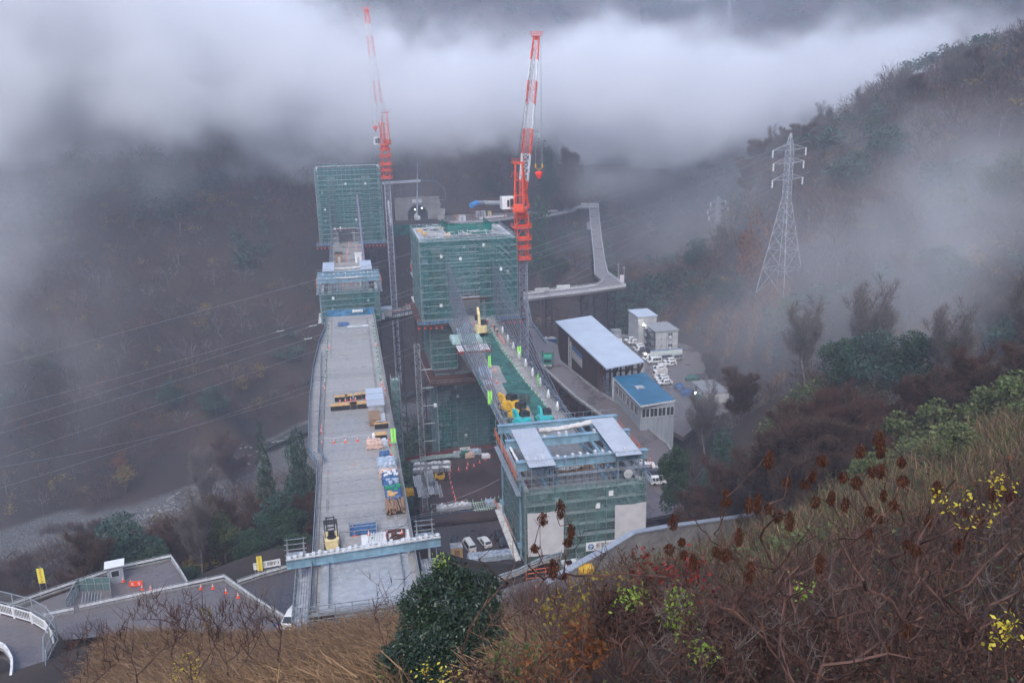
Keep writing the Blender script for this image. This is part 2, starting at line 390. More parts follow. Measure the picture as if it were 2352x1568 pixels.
def height(x, y):
    x = np.atleast_1d(np.asarray(x, float)); y = np.atleast_1d(np.asarray(y, float))
    out = np.zeros(len(x))
    for a in range(0, len(x), 20000):
        X = np.stack([x[a:a+20000], y[a:a+20000]], 1)/100.0
        r2 = ((X[:, None]-_CP[None, :, :2]/100.0)**2).sum(2)+1e-12
        out[a:a+20000] = (0.5*r2*np.log(r2))@_W[:-3]+_W[-3]+X@_W[-2:]
    h = out
    amp = np.clip((np.hypot(x, y)-60)/120, 0, 1.6)
    rough = amp*np.clip((np.abs(x-75)+np.abs(y-225))/90-0.7, 0, 1)
    h = h+bumps(x, y)*1.6*rough
    k = (x > 16) & (x < 112) & (y > 398) & (y < 437)
    h = np.where(k, np.minimum(h, -1.4), h)
    k = (x > -44) & (x < -7.5) & (y > 92) & (y < 114)
    h = np.where(k, np.minimum(h, -7.4), h)
    # flat works yard
    s = np.clip(1-np.maximum(np.abs(x-88)/30, np.abs(y-240)/58), 0, 1)
    s = np.clip(s*6, 0, 1)
    return h*(1-s)+np.minimum(h, -28.9)*s
def hz(x, y): return float(height(x, y)[0])
def build_terrain():
    xs = np.concatenate([np.arange(-420, -120, 10), np.arange(-120, 260, 3.0), np.arange(260, 720, 10)])
    ys = np.concatenate([np.arange(-20, 460, 3.0), np.arange(460, 1500, 12)])
    X, Y = np.meshgrid(xs, ys); Z = height(X.ravel(), Y.ravel()).reshape(X.shape)
    Z = np.clip(Z, -72, 255)
    V = np.stack([X, Y, Z], 2).reshape(-1, 3); nx = len(xs)
    i = np.arange(len(ys)-1)[:, None]*nx+np.arange(nx-1)[None]
    F = np.stack([i, i+1, i+nx+1, i+nx], 2).reshape(-1, 4)
    m = bpy.data.materials.new('hill_ground'); m.use_nodes = True
    n = m.node_tree.nodes; l = m.node_tree.links; b = n['Principled BSDF']; b.inputs['Roughness'].default_value = 0.95
    g = n.new('ShaderNodeNewGeometry'); a = n.new('ShaderNodeTexNoise'); a.inputs['Scale'].default_value = 0.03; a.inputs['Detail'].default_value = 12; a.inputs['Roughness'].default_value = 0.7
    l.new(g.outputs['Position'], a.inputs['Vector'])
    cr = n.new('ShaderNodeValToRGB'); e = cr.color_ramp.elements
    e[0].position = 0.3; e[0].color = (0.014, 0.015, 0.013, 1); e[1].position = 0.75; e[1].color = (0.06, 0.034, 0.022, 1)
    k = e.new(0.5); k.color = (0.028, 0.019, 0.017, 1)
    l.new(a.outputs['Fac'], cr.inputs[0])
    # gravel bars beside the river, low down
    sp = n.new('ShaderNodeSeparateXYZ'); l.new(g.outputs['Position'], sp.inputs[0])
    gn = n.new('ShaderNodeTexNoise'); gn.inputs['Scale'].default_value = 2.2; gn.inputs['Detail'].default_value = 8; l.new(g.outputs['Position'], gn.inputs['Vector'])
    gr = n.new('ShaderNodeValToRGB'); gr.color_ramp.elements[0].color = (0.05, 0.052, 0.055, 1); gr.color_ramp.elements[1].color = (0.17, 0.175, 0.18, 1)
    gr.color_ramp.elements[0].position = 0.4; gr.color_ramp.elements[1].position = 0.68
    l.new(gn.outputs['Fac'], gr.inputs[0])
    mr = n.new('ShaderNodeMapRange'); mr.inputs['From Min'].default_value = -68.0; mr.inputs['From Max'].default_value = -68.8
    l.new(sp.outputs['Z'], mr.inputs[0])
    mx = n.new('ShaderNodeMix'); mx.data_type = 'RGBA'; l.new(mr.outputs[0], mx.inputs[0]); l.new(cr.outputs[0], mx.inputs[6]); l.new(gr.outputs[0], mx.inputs[7])
    l.new(mx.outputs[2], b.inputs['Base Color'])
    o = fastmesh('ground', V, F, m); tag(o, kind='structure')
    o.data.polygons.foreach_set('use_smooth', [True]*len(o.data.polygons))
build_terrain()
# STRUCTURES
def struct(o): return tag(o, kind='structure')
def V3(*a): return np.array(a, float)
def text_mesh(s, size, m, loc, rot, name='lettering', parent=None, width=None):
    cu = bpy.data.curves.new(name, 'FONT'); cu.body = s; cu.size = size; cu.align_x = 'CENTER'; cu.align_y = 'CENTER'; cu.resolution_u = 2
    o = bpy.data.objects.new('tmp', cu); COL.objects.link(o)
    dg = bpy.context.evaluated_depsgraph_get(); me = bpy.data.meshes.new_from_object(o.evaluated_get(dg))
    bpy.data.objects.remove(o); me.name = name
    me.materials.clear(); me.materials.append(M[m])
    t = bpy.data.objects.new(name, me); COL.objects.link(t)
    if width and len(me.vertices):
        xs = [v.co.x for v in me.vertices]; k = width/(max(xs)-min(xs)+1e-6)
        for v in me.vertices: v.co.x *= k
    t.rotation_euler = rot
    if parent is not None: t.parent = parent; t.location = Vector(loc)-wloc(parent)
    else: t.location = Vector(loc)
    return t
def strokes(x0, x1, z0, z1, y, n, seed=0, rows=1):
    """illegible far-off characters as small square glyph strokes on a board facing -Y"""
    g = random.Random(seed); b = MB(); rh = (z1-z0)/rows
    for r in range(rows):
        w = (x1-x0)/n
        for i in range(n):
            cx = x0+(i+.5)*w; cz = z0+(r+.5)*rh; s = min(w, rh)*0.36
            for k in range(g.choice([2, 3, 3])):
                zz = cz+s*(k-1)*0.8; b.box(cx-s*g.uniform(.5, 1), cx+s*g.uniform(.5, 1), y-.012, y, zz-s*.1, zz+s*.1)
            for k in range(g.choice([1, 2])):
                xx = cx+s*g.uniform(-.6, .6); b.box(xx-s*.1, xx+s*.1, y-.022, y-.01, cz-s*g.uniform(.6, 1), cz+s*.9)
    return b

# fences, railings
def railing(name, label, cat, pts, h=1.1, bay=2.0, rails=(1.05, 0.55), post=0.06, rail=0.05, m='steel', panel=None, group=None, ph=(0.0, 1.0), sub=False, panelname='panel', kick=None, parent=None):
    pts = [np.array(p, float) for p in pts]
    t = thing(name, label, cat, pts[0], group=group) if parent is None else parent
    P = MB(); Rl = MB(); Pn = MB(); Kk = MB()
    for a, b in zip(pts[:-1], pts[1:]):
        L = np.linalg.norm(b-a); n = max(1, int(round(L/bay)))
        for i in range(n+1):
            c = a+(b-a)*i/n; P.beam(c, c+V3(0, 0, h), post)
        for r in rails: Rl.beam(a+V3(0,0,r), b+V3(0,0,r), rail)
        if panel:
            d = (b-a)/L; nr = V3(d[1], -d[0], 0)*0.05
            Pn.quad(a+nr+V3(0,0,ph[0]), b+nr+V3(0,0,ph[0]), b+nr+V3(0,0,ph[1]), a+nr+V3(0,0,ph[1]))
        if kick: Kk.beam(a+V3(0,0,kick/2), b+V3(0,0,kick/2), 0.18, kick)
    P.join(Rl).build('frame', m, t)
    if panel: Pn.build(panelname, panel, t)
    if kick: Kk.build('kerb', 'pale' if kick > .36 else 'cwall', t)
    return t

# left viaduct deck
def edge(pxs, z=0.0): return [at(x, y, z) for x, y in pxs]
LX0, LX1 = -7.2, 5.6
left_outer = [(-7.2, 88), (-7.2, 129), (-8.9, 136), (-9.4, 160), (-9.3, 182), (-8.4, 203), (-7.3, 214), (-7.2, 230)]
def slab_poly(left, x1, y0, y1): return left+[(x1, y1), (x1, y0)]
def left_deck():
    t = thing('bridge_deck', 'long grey wet concrete viaduct deck on the left with cross joints', 'bridge deck', (0, 160, 0))
    MB().prism(slab_poly(left_outer, LX1, 88, 230), -0.45, 0).build('slab', 'conc', t)
    g = MB()
    g.yprism([(88, -3.0), (120, -3.6), (160, -5.5), (175, -6.5), (190, -5.5), (230, -3.0), (230, -0.46), (88, -0.46)], -4.6, 3.2)
    g.build('girder', 'cwall', t)
    p = MB()
    for x in (-6.95, 5.25): p.box(x, x+.3, 88.2, 229.8, 0.004, 0.28)
    p.build('kerb', 'cwall', t)
    e = MB().box(-6.2, 4.6, 88.3, 99.0, 0.006, 0.03); e.build('new_pour', 'conc2', t)
    s = MB()
    for i, y in enumerate(np.arange(90, 99, 1.3)):
        for x in np.arange(-5.2, 4.2, 1.15): s.lathe((x+0.15*math.sin(i*9+x), y+.2*math.cos(x*5), 0.03), [(0.06, 0), (0.05, 0.05)], 5)
    for y in np.arange(101, 228, 2.05):
        for x in (-5.4, 4.2): s.lathe((x, y, 0.003), [(0.07, 0), (0.06, 0.04)], 4)
    s.build('bolt_cap', 'pale', t)['kind'] = 'stuff'
    for q in ((-5.85, -5.35, 99.5, 128), (3.55, 3.95, 99.5, 116), (3.3, 3.8, 165, 226), (-5.9, -5.5, 190, 228)): MB().box(*q, 0.004, 0.012).build('drain_strip', 'cwall', t)
    # pier under the deck
    pr = MB(); pr.yprism([(171, -75), (179, -75), (179, -6.3), (171, -6.3)], -4.0, 2.6); pr.build('pier', 'cwall', t)
    return t
left_deck()
def blue_fence(name, label, pts, group='blue netted fences along the bridge decks', h=1.25, panel='bnet'):
    return railing(name, label, 'fence', pts, h=h, bay=1.8, rails=(h-.05, h*.5), m='steel', panel=panel, ph=(0.05, h-.12), group=group, rail=.06)
lo = [(x, y, 0.02) for x, y in left_outer]
blue_fence('edge_fence', 'blue netted fence along the outer left edge of the long grey deck, bulging outward', [(x-.05, y, .02) for x, y, z in lo])
blue_fence('edge_fence', 'blue netted fence along the right edge of the long grey left deck', [(LX1-.02, 88.5, .02), (LX1-.02, 229.8, .02)])
blue_fence('barrier_fence', 'blue netted inner fence on the left deck closing off the bulging edge', [tuple(at(x, y, 0)+V3(0,0,.02)) for x, y in [(748, 1064), (731, 1038), (731, 997), (736, 905), (737, 843), (737, 813)]], h=1.1)
blue_fence('end_fence', 'blue netted fence across the far end of the long left deck', [(-7.1, 229.7, .02), (5.5, 229.7, .02)], h=2.0)
blue_fence('barrier_fence', 'blue mesh barrier lying along the left side of the smooth new pour', [(-5.2, 88.6, .03), (-5.2, 98.4, .03)], h=.9)
blue_fence('barrier_fence', 'blue mesh barrier lying along the right side of the smooth new pour', [(3.6, 91.0, .03), (3.6, 99.6, .03)], h=.9)
sg = thing('sign', 'small white sign with coloured marks on the blue fence at the far deck end', 'sign', (0, 229.5, 1.2))
MB().box(-.2, 2.6, 229.48, 229.53, .95, 1.65).build('board', 'white', sg); strokes(.1, 2.3, 1.0, 1.6, 229.47, 5, 3).build('marks', 'inkg', sg)

# far cantilever of the left viaduct, right viaduct
def deck(name, label, x0, x1, y0, y1, haunch=None, joints=True):
    t = thing(name, label, 'bridge deck', ((x0+x1)/2, (y0+y1)/2, 0))
    MB().box(x0, x1, y0, y1, -.45, 0).build('slab', 'conc', t)
    pr = haunch or [(y0, -3), (y1, -3)]
    MB().yprism(pr+[(pr[-1][0], -.46), (pr[0][0], -.46)], x0+2.6, x1-2.6).build('girder', 'cwall', t)
    k = MB(); k.box(x0+.2, x0+.5, y0, y1, .003, .3); k.box(x1-.5, x1-.2, y0, y1, .003, .3); k.build('kerb', 'cwall', t)
    return t
deck('bridge_deck', 'far concrete deck running from the blue form traveller to the left netted tower', -7.2, 5.6, 260, 424, [(260, -3), (300, -4), (350, -8), (390, -8), (424, -3)])
deck('bridge_deck', 'right concrete deck strewn with green netting and excavators', 24.4, 37.0, 112.6, 300, [(112.6, -3), (160, -4), (214, -9), (246, -9), (300, -3)])
RX0, RX1 = 24.4, 37.0
blue_fence('edge_fence', 'blue netted fence and stays along the left edge of the right deck', [(RX0+.05, 131, .02), (RX0+.05, 216, .02)], h=1.35)
blue_fence('edge_fence', 'blue netted fence along the right edge of the right deck beside the road', [(RX1-.05, 131, .02), (RX1-.05, 216, .02)], h=1.35)
blue_fence('edge_fence', 'far blue fence on the left edge of the deck before the left tower', [(-7.1, 288, .02), (-7.1, 354, .02)])
blue_fence('edge_fence', 'far blue fence on the right edge of the deck before the left tower', [(5.5, 288, .02), (5.5, 354, .02)])

# netted scaffold towers
def scaffold_faces(t, x0, x1, y0, y1, z0, z1, lift, bay, faces, frame='steel', netm='net', opening=None, planks=True, seed=1, notices=5, stair=True, netname='net'):
    g = random.Random(seed); F = MB(); Pk = MB(); St = MB(); No = MB(); Db = MB()
    runs = []
    if 'f' in faces: runs.append(((x0, y0), (x1, y0), 'front'))
    if 'l' in faces: runs.append(((x0, y0), (x0, y1), 'left'))
    if 'r' in faces: runs.append(((x1, y0), (x1, y1), 'right'))
    if 'b' in faces: runs.append(((x0, y1), (x1, y1), 'back'))
    for (a, b, nm) in runs:
        a = np.array(a, float); b = np.array(b, float); L = np.linalg.norm(b-a); d = (b-a)/L
        inw = V3((x0+x1)/2, (y0+y1)/2, 0)-V3(*(a+b)/2, 0); nrm = V3(d[1], -d[0], 0); nrm = nrm if nrm@inw > 0 else -nrm
        n = int(round(L/bay)); nz = int(round((z1-z0)/lift))
        def blocked(x, z):
            return nm == 'front' and opening and opening[0] < x < opening[1] and z < opening[2]
        for off in (0.12,):
            for i in range(n+1):
                p = V3(*(a+d*L*i/n), 0)+nrm*off
                zb = opening[2] if blocked(p[0], z0+.1) else z0
                F.beam((p[0], p[1], zb), (p[0], p[1], z1+.9), .10)
        for j in range(nz+1):
            z = z0+(z1-z0)*j/nz
            segs = [(0., L)]
            if nm == 'front' and opening and z < opening[2]: segs = [(0., opening[0]-x0), (opening[1]-x0, L)]
            for s0, s1 in segs:
                A = V3(*(a+d*s0), z)+nrm*.12; B = V3(*(a+d*s1), z)+nrm*.12
                F.beam(A, B, .09); F.beam(A+V3(0,0,.95), B+V3(0,0,.95), .06)
                if planks: Pk.beam(A+nrm*.5-V3(0,0,.05), B+nrm*.5-V3(0,0,.05), .75, .06)
                if planks: Pk.beam(A-V3(0,0,-.03)-nrm*.1, B-V3(0,0,-.03)-nrm*.1, .04, .17)
        for j in range(nz):
            z = z0+(z1-z0)*j/nz
            for i in range(n):
                if g.random() < .2:
                    s = V3(*(a+d*L*(i+g.choice([0,1]))/n), 0)+nrm*.12; e = V3(*(a+d*L*(i+.5)/n), 0)+nrm*.12
                    if blocked(s[0], z): continue
                    F.beam(s+V3(0,0,z), e*1+V3(0,0,z+lift*.96), .05)
                if g.random() < .22:
                    c = V3(*(a+d*L*(i+.5)/n), z+.25)+nrm*.6
                    if not blocked(c[0], z): Db.box(c[0]-.5, c[0]+.5, c[1]-.25, c[1]+.25, c[2]-.2, c[2]+g.uniform(0, .35))
        if stair and nm == 'front':
            sx = x0+(x1-x0)*(.42 if not opening else .30)
            for j in range(nz-1):
                z = z0+(z1-z0)*j/nz; k = 2.1
                if j % 2 == 0: St.beam((sx-k, y0+.35, z), (sx+k, y0+.35, z+lift*2), .5, .09)
        if nm == 'front':
            for k in range(notices):
                px = g.uniform(x0+1, x1-1); pz = g.uniform(z0+3, z1-1)
                MB().box(px-.35, px+.35, y0-.06, y0-.03, pz-.42, pz+.42).build('notice', 'white', t)
        # net in widths laced edge to edge, each with its own slack
        w = 5.4; nn = max(1, int(round(L/w))); N = MB()
        for i in range(nn):
            for jz in range(max(1, int((z1-z0)/5.4))):
                s0, s1 = L*i/nn+.02, L*(i+1)/nn-.02; mz = max(1, int((z1-z0)/5.4)); q0 = z0+(z1+.9-z0)*jz/mz; q1 = z0+(z1+.9-z0)*(jz+1)/mz
                cs = a+d*(s0+s1)/2
                if nm == 'front' and opening and q0 < opening[2]-1 and opening[0]-1.5 < cs[0] < opening[1]+1.5: continue
                K = 5; vs = []; fs = []
                for u in range(K+1):
                    for v in range(K+1):
                        bl = .16*math.sin(math.pi*u/K)*math.sin(math.pi*v/K)*g.uniform(.3, 1.3)
                        p = V3(*(a+d*(s0+(s1-s0)*u/K)), q0+(q1-q0)*v/K)-nrm*bl; vs.append(p)
                for u in range(K):
                    for v in range(K): fs.append((u*(K+1)+v, (u+1)*(K+1)+v, (u+1)*(K+1)+v+1, u*(K+1)+v+1))
                N.add(vs, fs)
        N.build(netname, netm, t, smooth=True)
    F.build('frame', frame, t)
    if planks: Pk.build('walkway', 'pale', t)
    if St.v: St.build('stair', 'steel', t)
    if Db.v: Db.build('stored_material', 'grel', t)['kind'] = 'stuff'

def tower(name, label, x0, x1, y0, y1, z1, seed, pier_x, lift):
    t = thing(name, label, 'scaffold tower', ((x0+x1)/2, y0, 0))
    ox = (x0+x1)/2
    scaffold_faces(t, x0, x1, y0, y1, 0.3, z1, lift, 1.8, 'flrb', opening=(pier_x-2.6, pier_x+2.6, 5.5), seed=seed, notices=9)
    c = MB()
    # concrete pylon legs inside, either side of the roadway, and the cross platform below
    for s in (-1, 1): MB().box(ox+s*7.2-1.7, ox+s*7.2+1.7, y0+6, y1-7, -.4, z1-4).build('pylon_leg', 'cwall', t)
    pl = MB(); pl.box(x0-1.3, pier_x-6.6, y0-1.2, y1+.5, -.9, -.5); pl.box(pier_x+6.6, x1+1.3, y0-1.2, y1+.5, -.9, -.5)
    pl.box(pier_x-4.5, pier_x+4.5, y0-.8, y0+3, 5.5, 5.75); pl.build('base_platform', 'rusty', t)
    rd = MB()
    for x in np.arange(x0-1, x1+1.2, 1.5):
        if abs(x-pier_x) > 7: rd.beam((x, y0-1.3, -1.4), (x, y0-.4, -1.4), .35, .45)
    rd.build('bracket', 'conered', t)
    r = MB()
    for h in (-.1, .5, 1.0):
        r.beam((x0-1.3, y0-1.15, h), (pier_x-5, y0-1.15, h), .09); r.beam((pier_x+5, y0-1.15, h), (x1+1.3, y0-1.15, h), .09)
    for x in np.arange(x0-1.3, x1+1.4, 1.8):
        if abs(x-pier_x) > 5: r.beam((x, y0-1.15, -.5), (x, y0-1.15, 1.05), .07)
    r.build('edge_rail', 'steel', t)
    sk = MB(); sk.quad((x0-1.25, y0-1.1, -.4), (pier_x-5, y0-1.1, -.4), (pier_x-5, y0-1.1, .5), (x0-1.25, y0-1.1, .5))
    sk.quad((pier_x+5, y0-1.1, -.4), (x1+1.25, y0-1.1, -.4), (x1+1.25, y0-1.1, .5), (pier_x+5, y0-1.1, .5)); sk.build('blue_skirt', 'bnet', t)
    # ladders beside the opening
    ld = MB()
    for s in (-1, 1):
        for k in (-.25, .25): ld.beam((pier_x+s*3.3+k, y0-.9, 0), (pier_x+s*3.3+k, y0-.3, 5.4), .07)
        for z in np.arange(.4, 5.2, .5): ld.beam((pier_x+s*3.3-.25, y0-.9+.11*z, z), (pier_x+s*3.3+.25, y0-.9+.11*z, z), .05)
    ld.build('ladder', 'steel', t)
    return t
T1 = tower('scaffold_tower', 'tall green netted scaffold tower on the far left, beside the foggy crane', -11.3, 15.2, 355, 381, 29.5, 5, -.8, 1.95)
T2 = tower('scaffold_tower', 'nearer green netted scaffold tower round the right bridge pylon, beside the clear crane', 17.6, 43.3, 217, 243, 21.0, 9, 30.7, 1.95)
# working platform on the top of the nearer tower
tp = MB()
for q in ((17.9, 43, 217.4, 219.4), (17.9, 43, 241, 242.6), (17.9, 20, 219.4, 241), (41.2, 43, 219.4, 241), (20, 41.2, 227, 228.4), (25.4, 26.4, 228.4, 241), (38.6, 39.8, 228.4, 241), (20, 41.2, 222.6, 223.4)): tp.box(*q, 20.75, 20.85)
tp.build('top_deck', 'grel', T2)
tp = MB()
for k in range(19): tp.beam((18.5+k*1.33, 217.5, 20.5), (18.5+k*1.33, 242, 20.5), .1); tp.beam((18, 218.5+k*1.28, 20.4), (43, 218.5+k*1.28, 20.4), .1); tp.beam((18.5+k*1.33, 217.5+k, 20.8), (18.5+k*1.33, 217.5+k, 22.4), .08)
tp.build('top_pipes', 'pale', T2)
ib = MB()
for (a, b) in (((26.5, 228), (38.5, 228)), ((26.5, 228), (26.5, 242)), ((38.5, 228), (38.5, 242))):
    ib.quad((*a, 20.9), (*b, 20.9), (*b, 23.6), (*a, 23.6))
ib.build('inner_screen', 'netd', T2)
td = MB(); g_ = random.Random(4)
for k in range(90):
    x, y = g_.uniform(18.5, 42.5), g_.uniform(218.5, 241.5); L = g_.uniform(.8, 4); a = g_.choice([0, 0, 1.57, g_.uniform(0, 3)])
    td.beam((x, y, 20.95+g_.uniform(0, 1.2)), (x+L*math.cos(a), y+L*math.sin(a), 20.95+g_.uniform(0, 1.2)), .12)
td.build('loose_pipes', 'pale', T2)['kind'] = 'stuff'
for (x, y, w) in ((19.0, 236, 1.1), (19.8, 230, 1.0), (26.0, 239, .9), (25.6, 226, 1.0)):
    o = MB().box(x, x+w*1.4, y, y+w*1.8, 20.86, 21.5); o = o.build('plywood_stack', 'ply'); tag(o, 'stack of plywood sheets on top of the nearer green tower', 'plywood', 'plywood stacks on the nearer tower')
# lower pier shaft and its scaffolding under the right deck
lp = thing('pier_scaffold', 'netted scaffolding wrapped round the tall pier below the right deck', 'pier scaffold', (31, 222, -46))
MB().box(26.6, 35.4, 224, 236, -60, -9).build('pier', 'cwall', lp)
scaffold_faces(lp, 19.6, 26.8, 219.5, 241, -14, -2.2, 1.95, 1.8, 'fl', seed=3, notices=0, stair=False)
scaffold_faces(lp, 20.6, 42, 218.5, 241, -50, -16, 1.95, 1.8, 'flr', seed=4, notices=7, stair=False, frame='grel', planks=False)
bp = MB(); bp.box(18.3, 45, 210.5, 218, -15.6, -15.2); bp.box(17.6, 20, 212, 240, -15.2, -14.8); bp.build('middle_platform', 'rusty', lp)
rr = MB()
for (a, b) in (((18.3, 210.5), (45, 210.5)), ((18.3, 210.5), (17.6, 240))):
    A = V3(*a, -15.2); B = V3(*b, -15.2); n = int(np.linalg.norm(B-A)/1.8)
    for h in (.5, 1.05): rr.beam(A+V3(0,0,h), B+V3(0,0,h), .07)
    for i in range(n+1): q = A+(B-A)*i/n; rr.beam(q, q+V3(0,0,1.1), .06)
rr.build('platform_rail', 'steel', lp)
# pier shaft under the left tower
ls = thing('pier', 'tall concrete pier in shadow under the far left tower', 'pier', (-1, 362, -75)); MB().box(-4, 2.4, 360, 376, -75, -8).build('shaft', 'cwall', ls)
MB().box(-5.5, 4, 358, 378, -60, -8.2).build('net', 'net', ls)
# FORM TRAVELLERS
def lattice_rack(t, name, x0, x1, y, z0, z1, m='steel'):
    b = MB()
    for x in (x0, x1):
        b.beam((x, y, z0), (x, y, z1), .08); b.beam((x, y+1.1, z0), (x, y+1.1, z1), .08)
    for z in np.linspace(z0+.2, z1, 4):
        for yy in (y, y+1.1): b.beam((x0-.2, yy, z), (x1+.2, yy, z), .06)
    b.beam((x0-.1, y+.55, z0+.25), (x1+.1, y+.55, z0+.25), 1.0, .08)
    return b.build(name, m, t)
def traveller(name, label, x0, x1, y0, y1, zb, roofs, beamz, seed, roofm, netm='net2', deckx=(24.4, 37.0), back=True):
    t = thing(name, label, 'form traveller', ((x0+x1)/2, y0, zb))
    faces = 'flr'
    scaffold_faces(t, x0, x1, y0, y1, zb, 0.2, 1.9, 1.6, faces, seed=seed, notices=4, stair=False, netm=netm)
    cx = (x0+x1)/2
    w = MB(); w.box(deckx[0]+2.6, deckx[1]-2.6, y0+.9, y0+6, -7, -.46); w.build('formwork', 'cwall', t)
    fl = MB(); fl.box(x0+.1, x1-.1, y0+.1, y1, zb-.3, zb); fl.build('floor', 'rusty', t)
    # main blue cross beams
    ys = [y0+2.2, (y0+y1)/2+1.0, y1-2.0] if back else [y0+2.2, y1-2]
    for i, y in enumerate(ys):
        b = MB()
        b.box(x0-.7, x1+.7, y-.25, y+.25, beamz-.55, beamz+.55)
        b.box(x0-.75, x1+.75, y-.45, y+.45, beamz+.55, beamz+.66); b.box(x0-.75, x1+.75, y-.45, y+.45, beamz-.66, beamz-.55)
        for x in np.arange(x0, x1, 1.6): b.box(x, x+.07, y-.42, y+.42, beamz-.55, beamz+.55)
        b.build('cross_beam', 'blue', t)
    # top fittings
    c = MB(); g = random.Random(seed)
    for y in ys[:2]:
        for x in np.arange(x0+1, x1-1, 1.15):
            if g.random() < .75: c.box(x-.18, x+.18, y-.32, y+.32, beamz+.66, beamz+.66+g.uniform(.15, .6))
    c.build('jack', 'pale', t)
    # frames standing on the deck
    f = MB()
    for s in (-1, 1):
        X = cx+s*4.7
        for dx in (-.9, .9):
            f.beam((X+dx, y0+2.6, .2), (X+dx, y0+2.6, beamz-.6), .3)
            f.beam((X+dx, y1-2.4, .2), (X+dx, y1-2.4, beamz-.6), .3)
            f.beam((X+dx, y0+2.6, beamz-.8), (X+dx, y1-2.4, .4), .28)
            f.box(X+dx-.2, X+dx+.2, y0+2.2, y1-1.8, .0+.02, .38)
            f.box(X+dx-.2, X+dx+.2, y0+2.2, y1-1.8, beamz-1.1, beamz-.66)
    for x in (x0-.2, x1+.2):
        f.beam((x, ys[0], zb), (x, ys[0], beamz-.6), .28); f.beam((x, ys[-1], zb), (x, ys[-1], beamz-.6), .28)
        f.box(x-.5, x+.9, ys[0]-.3, ys[0]+.3, zb+1.8, zb+2.5); f.box(x-.5, x+.9, ys[-1]-.3, ys[-1]+.3, zb+1.8, zb+2.5)
    f.build('truss_frame', 'blue', t)
    # hanging rods
    h = MB()
    for x in np.arange(cx-5, cx+5.1, 1.25): h.beam((x, ys[0]+.3, zb+6), (x, ys[0]+.3, beamz-.5), .06)
    for y in (y0+4.5, y0+6):
        for x in np.arange(cx-5, cx+5.1, .9): h.beam((x, y, 0), (x, y, g.uniform(1.5, 3.2)), .045)
    h.build('hanger_rod', 'dark', t)
    # walkway rails around the top
    r = MB()
    for z in (1.0, 1.9):
        r.path([(x0, y1, z), (x0, y0, z), (x1, y0, z), (x1, y1, z)], .07)
    for z in (beamz-1.3, beamz-.3, beamz+1.2):
        r.beam((x0-.9, ys[0]-1.3, z), (x1+.9, ys[0]-1.3, z), .06); r.beam((x0-.9, ys[-1]+1.3, z), (x1+.9, ys[-1]+1.3, z), .06)
    for x in np.arange(x0-.9, x1+1, 1.5):
        r.beam((x, ys[0]-1.3, beamz-1.7), (x, ys[0]-1.3, beamz+1.2), .06); r.beam((x, ys[-1]+1.3, beamz-1.7), (x, ys[-1]+1.3, beamz+1.2), .06)
    r.beam((x0-.9, ys[0]-.9, beamz-1.7), (x1+.9, ys[0]-.9, beamz-1.7), .9, .06)
    for s in (x0-.8, x1+.8):
        for z in (.3, 1.2): r.beam((s, y0, z), (s, y1, z), .07)
        r.beam((s, y0, .2), (s, y1, .2), .7, .06)
    r.build('handrail', 'steel', t)
    for x in (x0-1.0, x1+1.0):
        o = MB()
        for z in (.6, 1.1, 1.6): o.beam((x, y0+1, beamz-2+z), (x, y1-1, beamz-2+z), .06)
        for y in np.arange(y0+1, y1, 1.8): o.beam((x, y, beamz-2), (x, y, beamz-.3), .06)
        o.build('orange_rail', 'orail', t)
    # rebar laid over the front edge
    rb = MB()
    for x in np.arange(deckx[0]-.6, deckx[1]+.8, .35): rb.beam((x, y0+.5, .15), (x+g.uniform(-.3, .3), y0+2.2, .35), .05)
    for y in np.arange(y0+.6, y0+2.2, .35): rb.beam((deckx[0]-.6, y, .3), (deckx[1]+.6, y, .3), .05)
    rb.build('rebar', 'steel', t)
    # roofs of ribbed sheet
    for (rx0, rx1, ry0, ry1, rz0, rz1) in roofs:
        n = int((rx1-rx0)/.13); vs0 = []; vs1 = []
        for i in range(n+1):
            x = rx0+(rx1-rx0)*i/n; dz = .05 if i % 2 else -.05
            vs0.append((x, ry0, rz0+dz)); vs1.append((x, ry1, rz1+dz))
        b = MB(); b.strip(vs0, vs1); b.strip([(x, y, z-.03) for x, y, z in vs1], [(x, y, z-.03) for x, y, z in vs0])
        b.build('roof_sheet', roofm, t)
        q = MB()
        for x in (rx0+.4, rx1-.4):
            for y in (ry0+.6, ry1-.6): q.beam((x, y, .2), (x, y, min(rz0, rz1)-.08), .1)
        q.build('roof_post', 'steel', t)
    # end brackets
    for s in (x0-1.3, x1+.3):
        b = MB(); b.box(s, s+1.0, y0+2, y1, zb-.3, zb-.15); b.build('side_walk', 'offw', t)
    return t
M['ribroof'] = mat('ribbed_roof', (0.52, 0.56, 0.62), 0.4, 0.25, 0.06, 0.4)
T3 = traveller('form_traveller', 'near blue form traveller with two ribbed sheet roofs and green net walls', 22.6, 41.4, 111.4, 130.5, -11.2,
    [(23.3, 27.3, 110.6, 124.6, 4.9, 5.3), (36.7, 40.7, 111.5, 126, 4.9, 5.3)], 4.0, 21, 'ribroof')
T4 = traveller('form_traveller', 'far blue form traveller with small sheet roofs between the left decks', -9.4, 8.2, 257.5, 272.5, -8.8,
    [(-8.6, -4.9, 270, 284, 4.9, 5.3), (3.2, 6.9, 270, 284, 4.9, 5.3)], 3.9, 22, 'roofw', deckx=(-7.2, 5.6), netm='net')
T5 = traveller('form_traveller', 'mostly hidden blue form traveller jutting out left behind the nearer tower', 21, 40.4, 272, 285, -8,
    [(21.6, 26, 272, 280, 4.9, 5.2)], 4.0, 23, 'roofw')
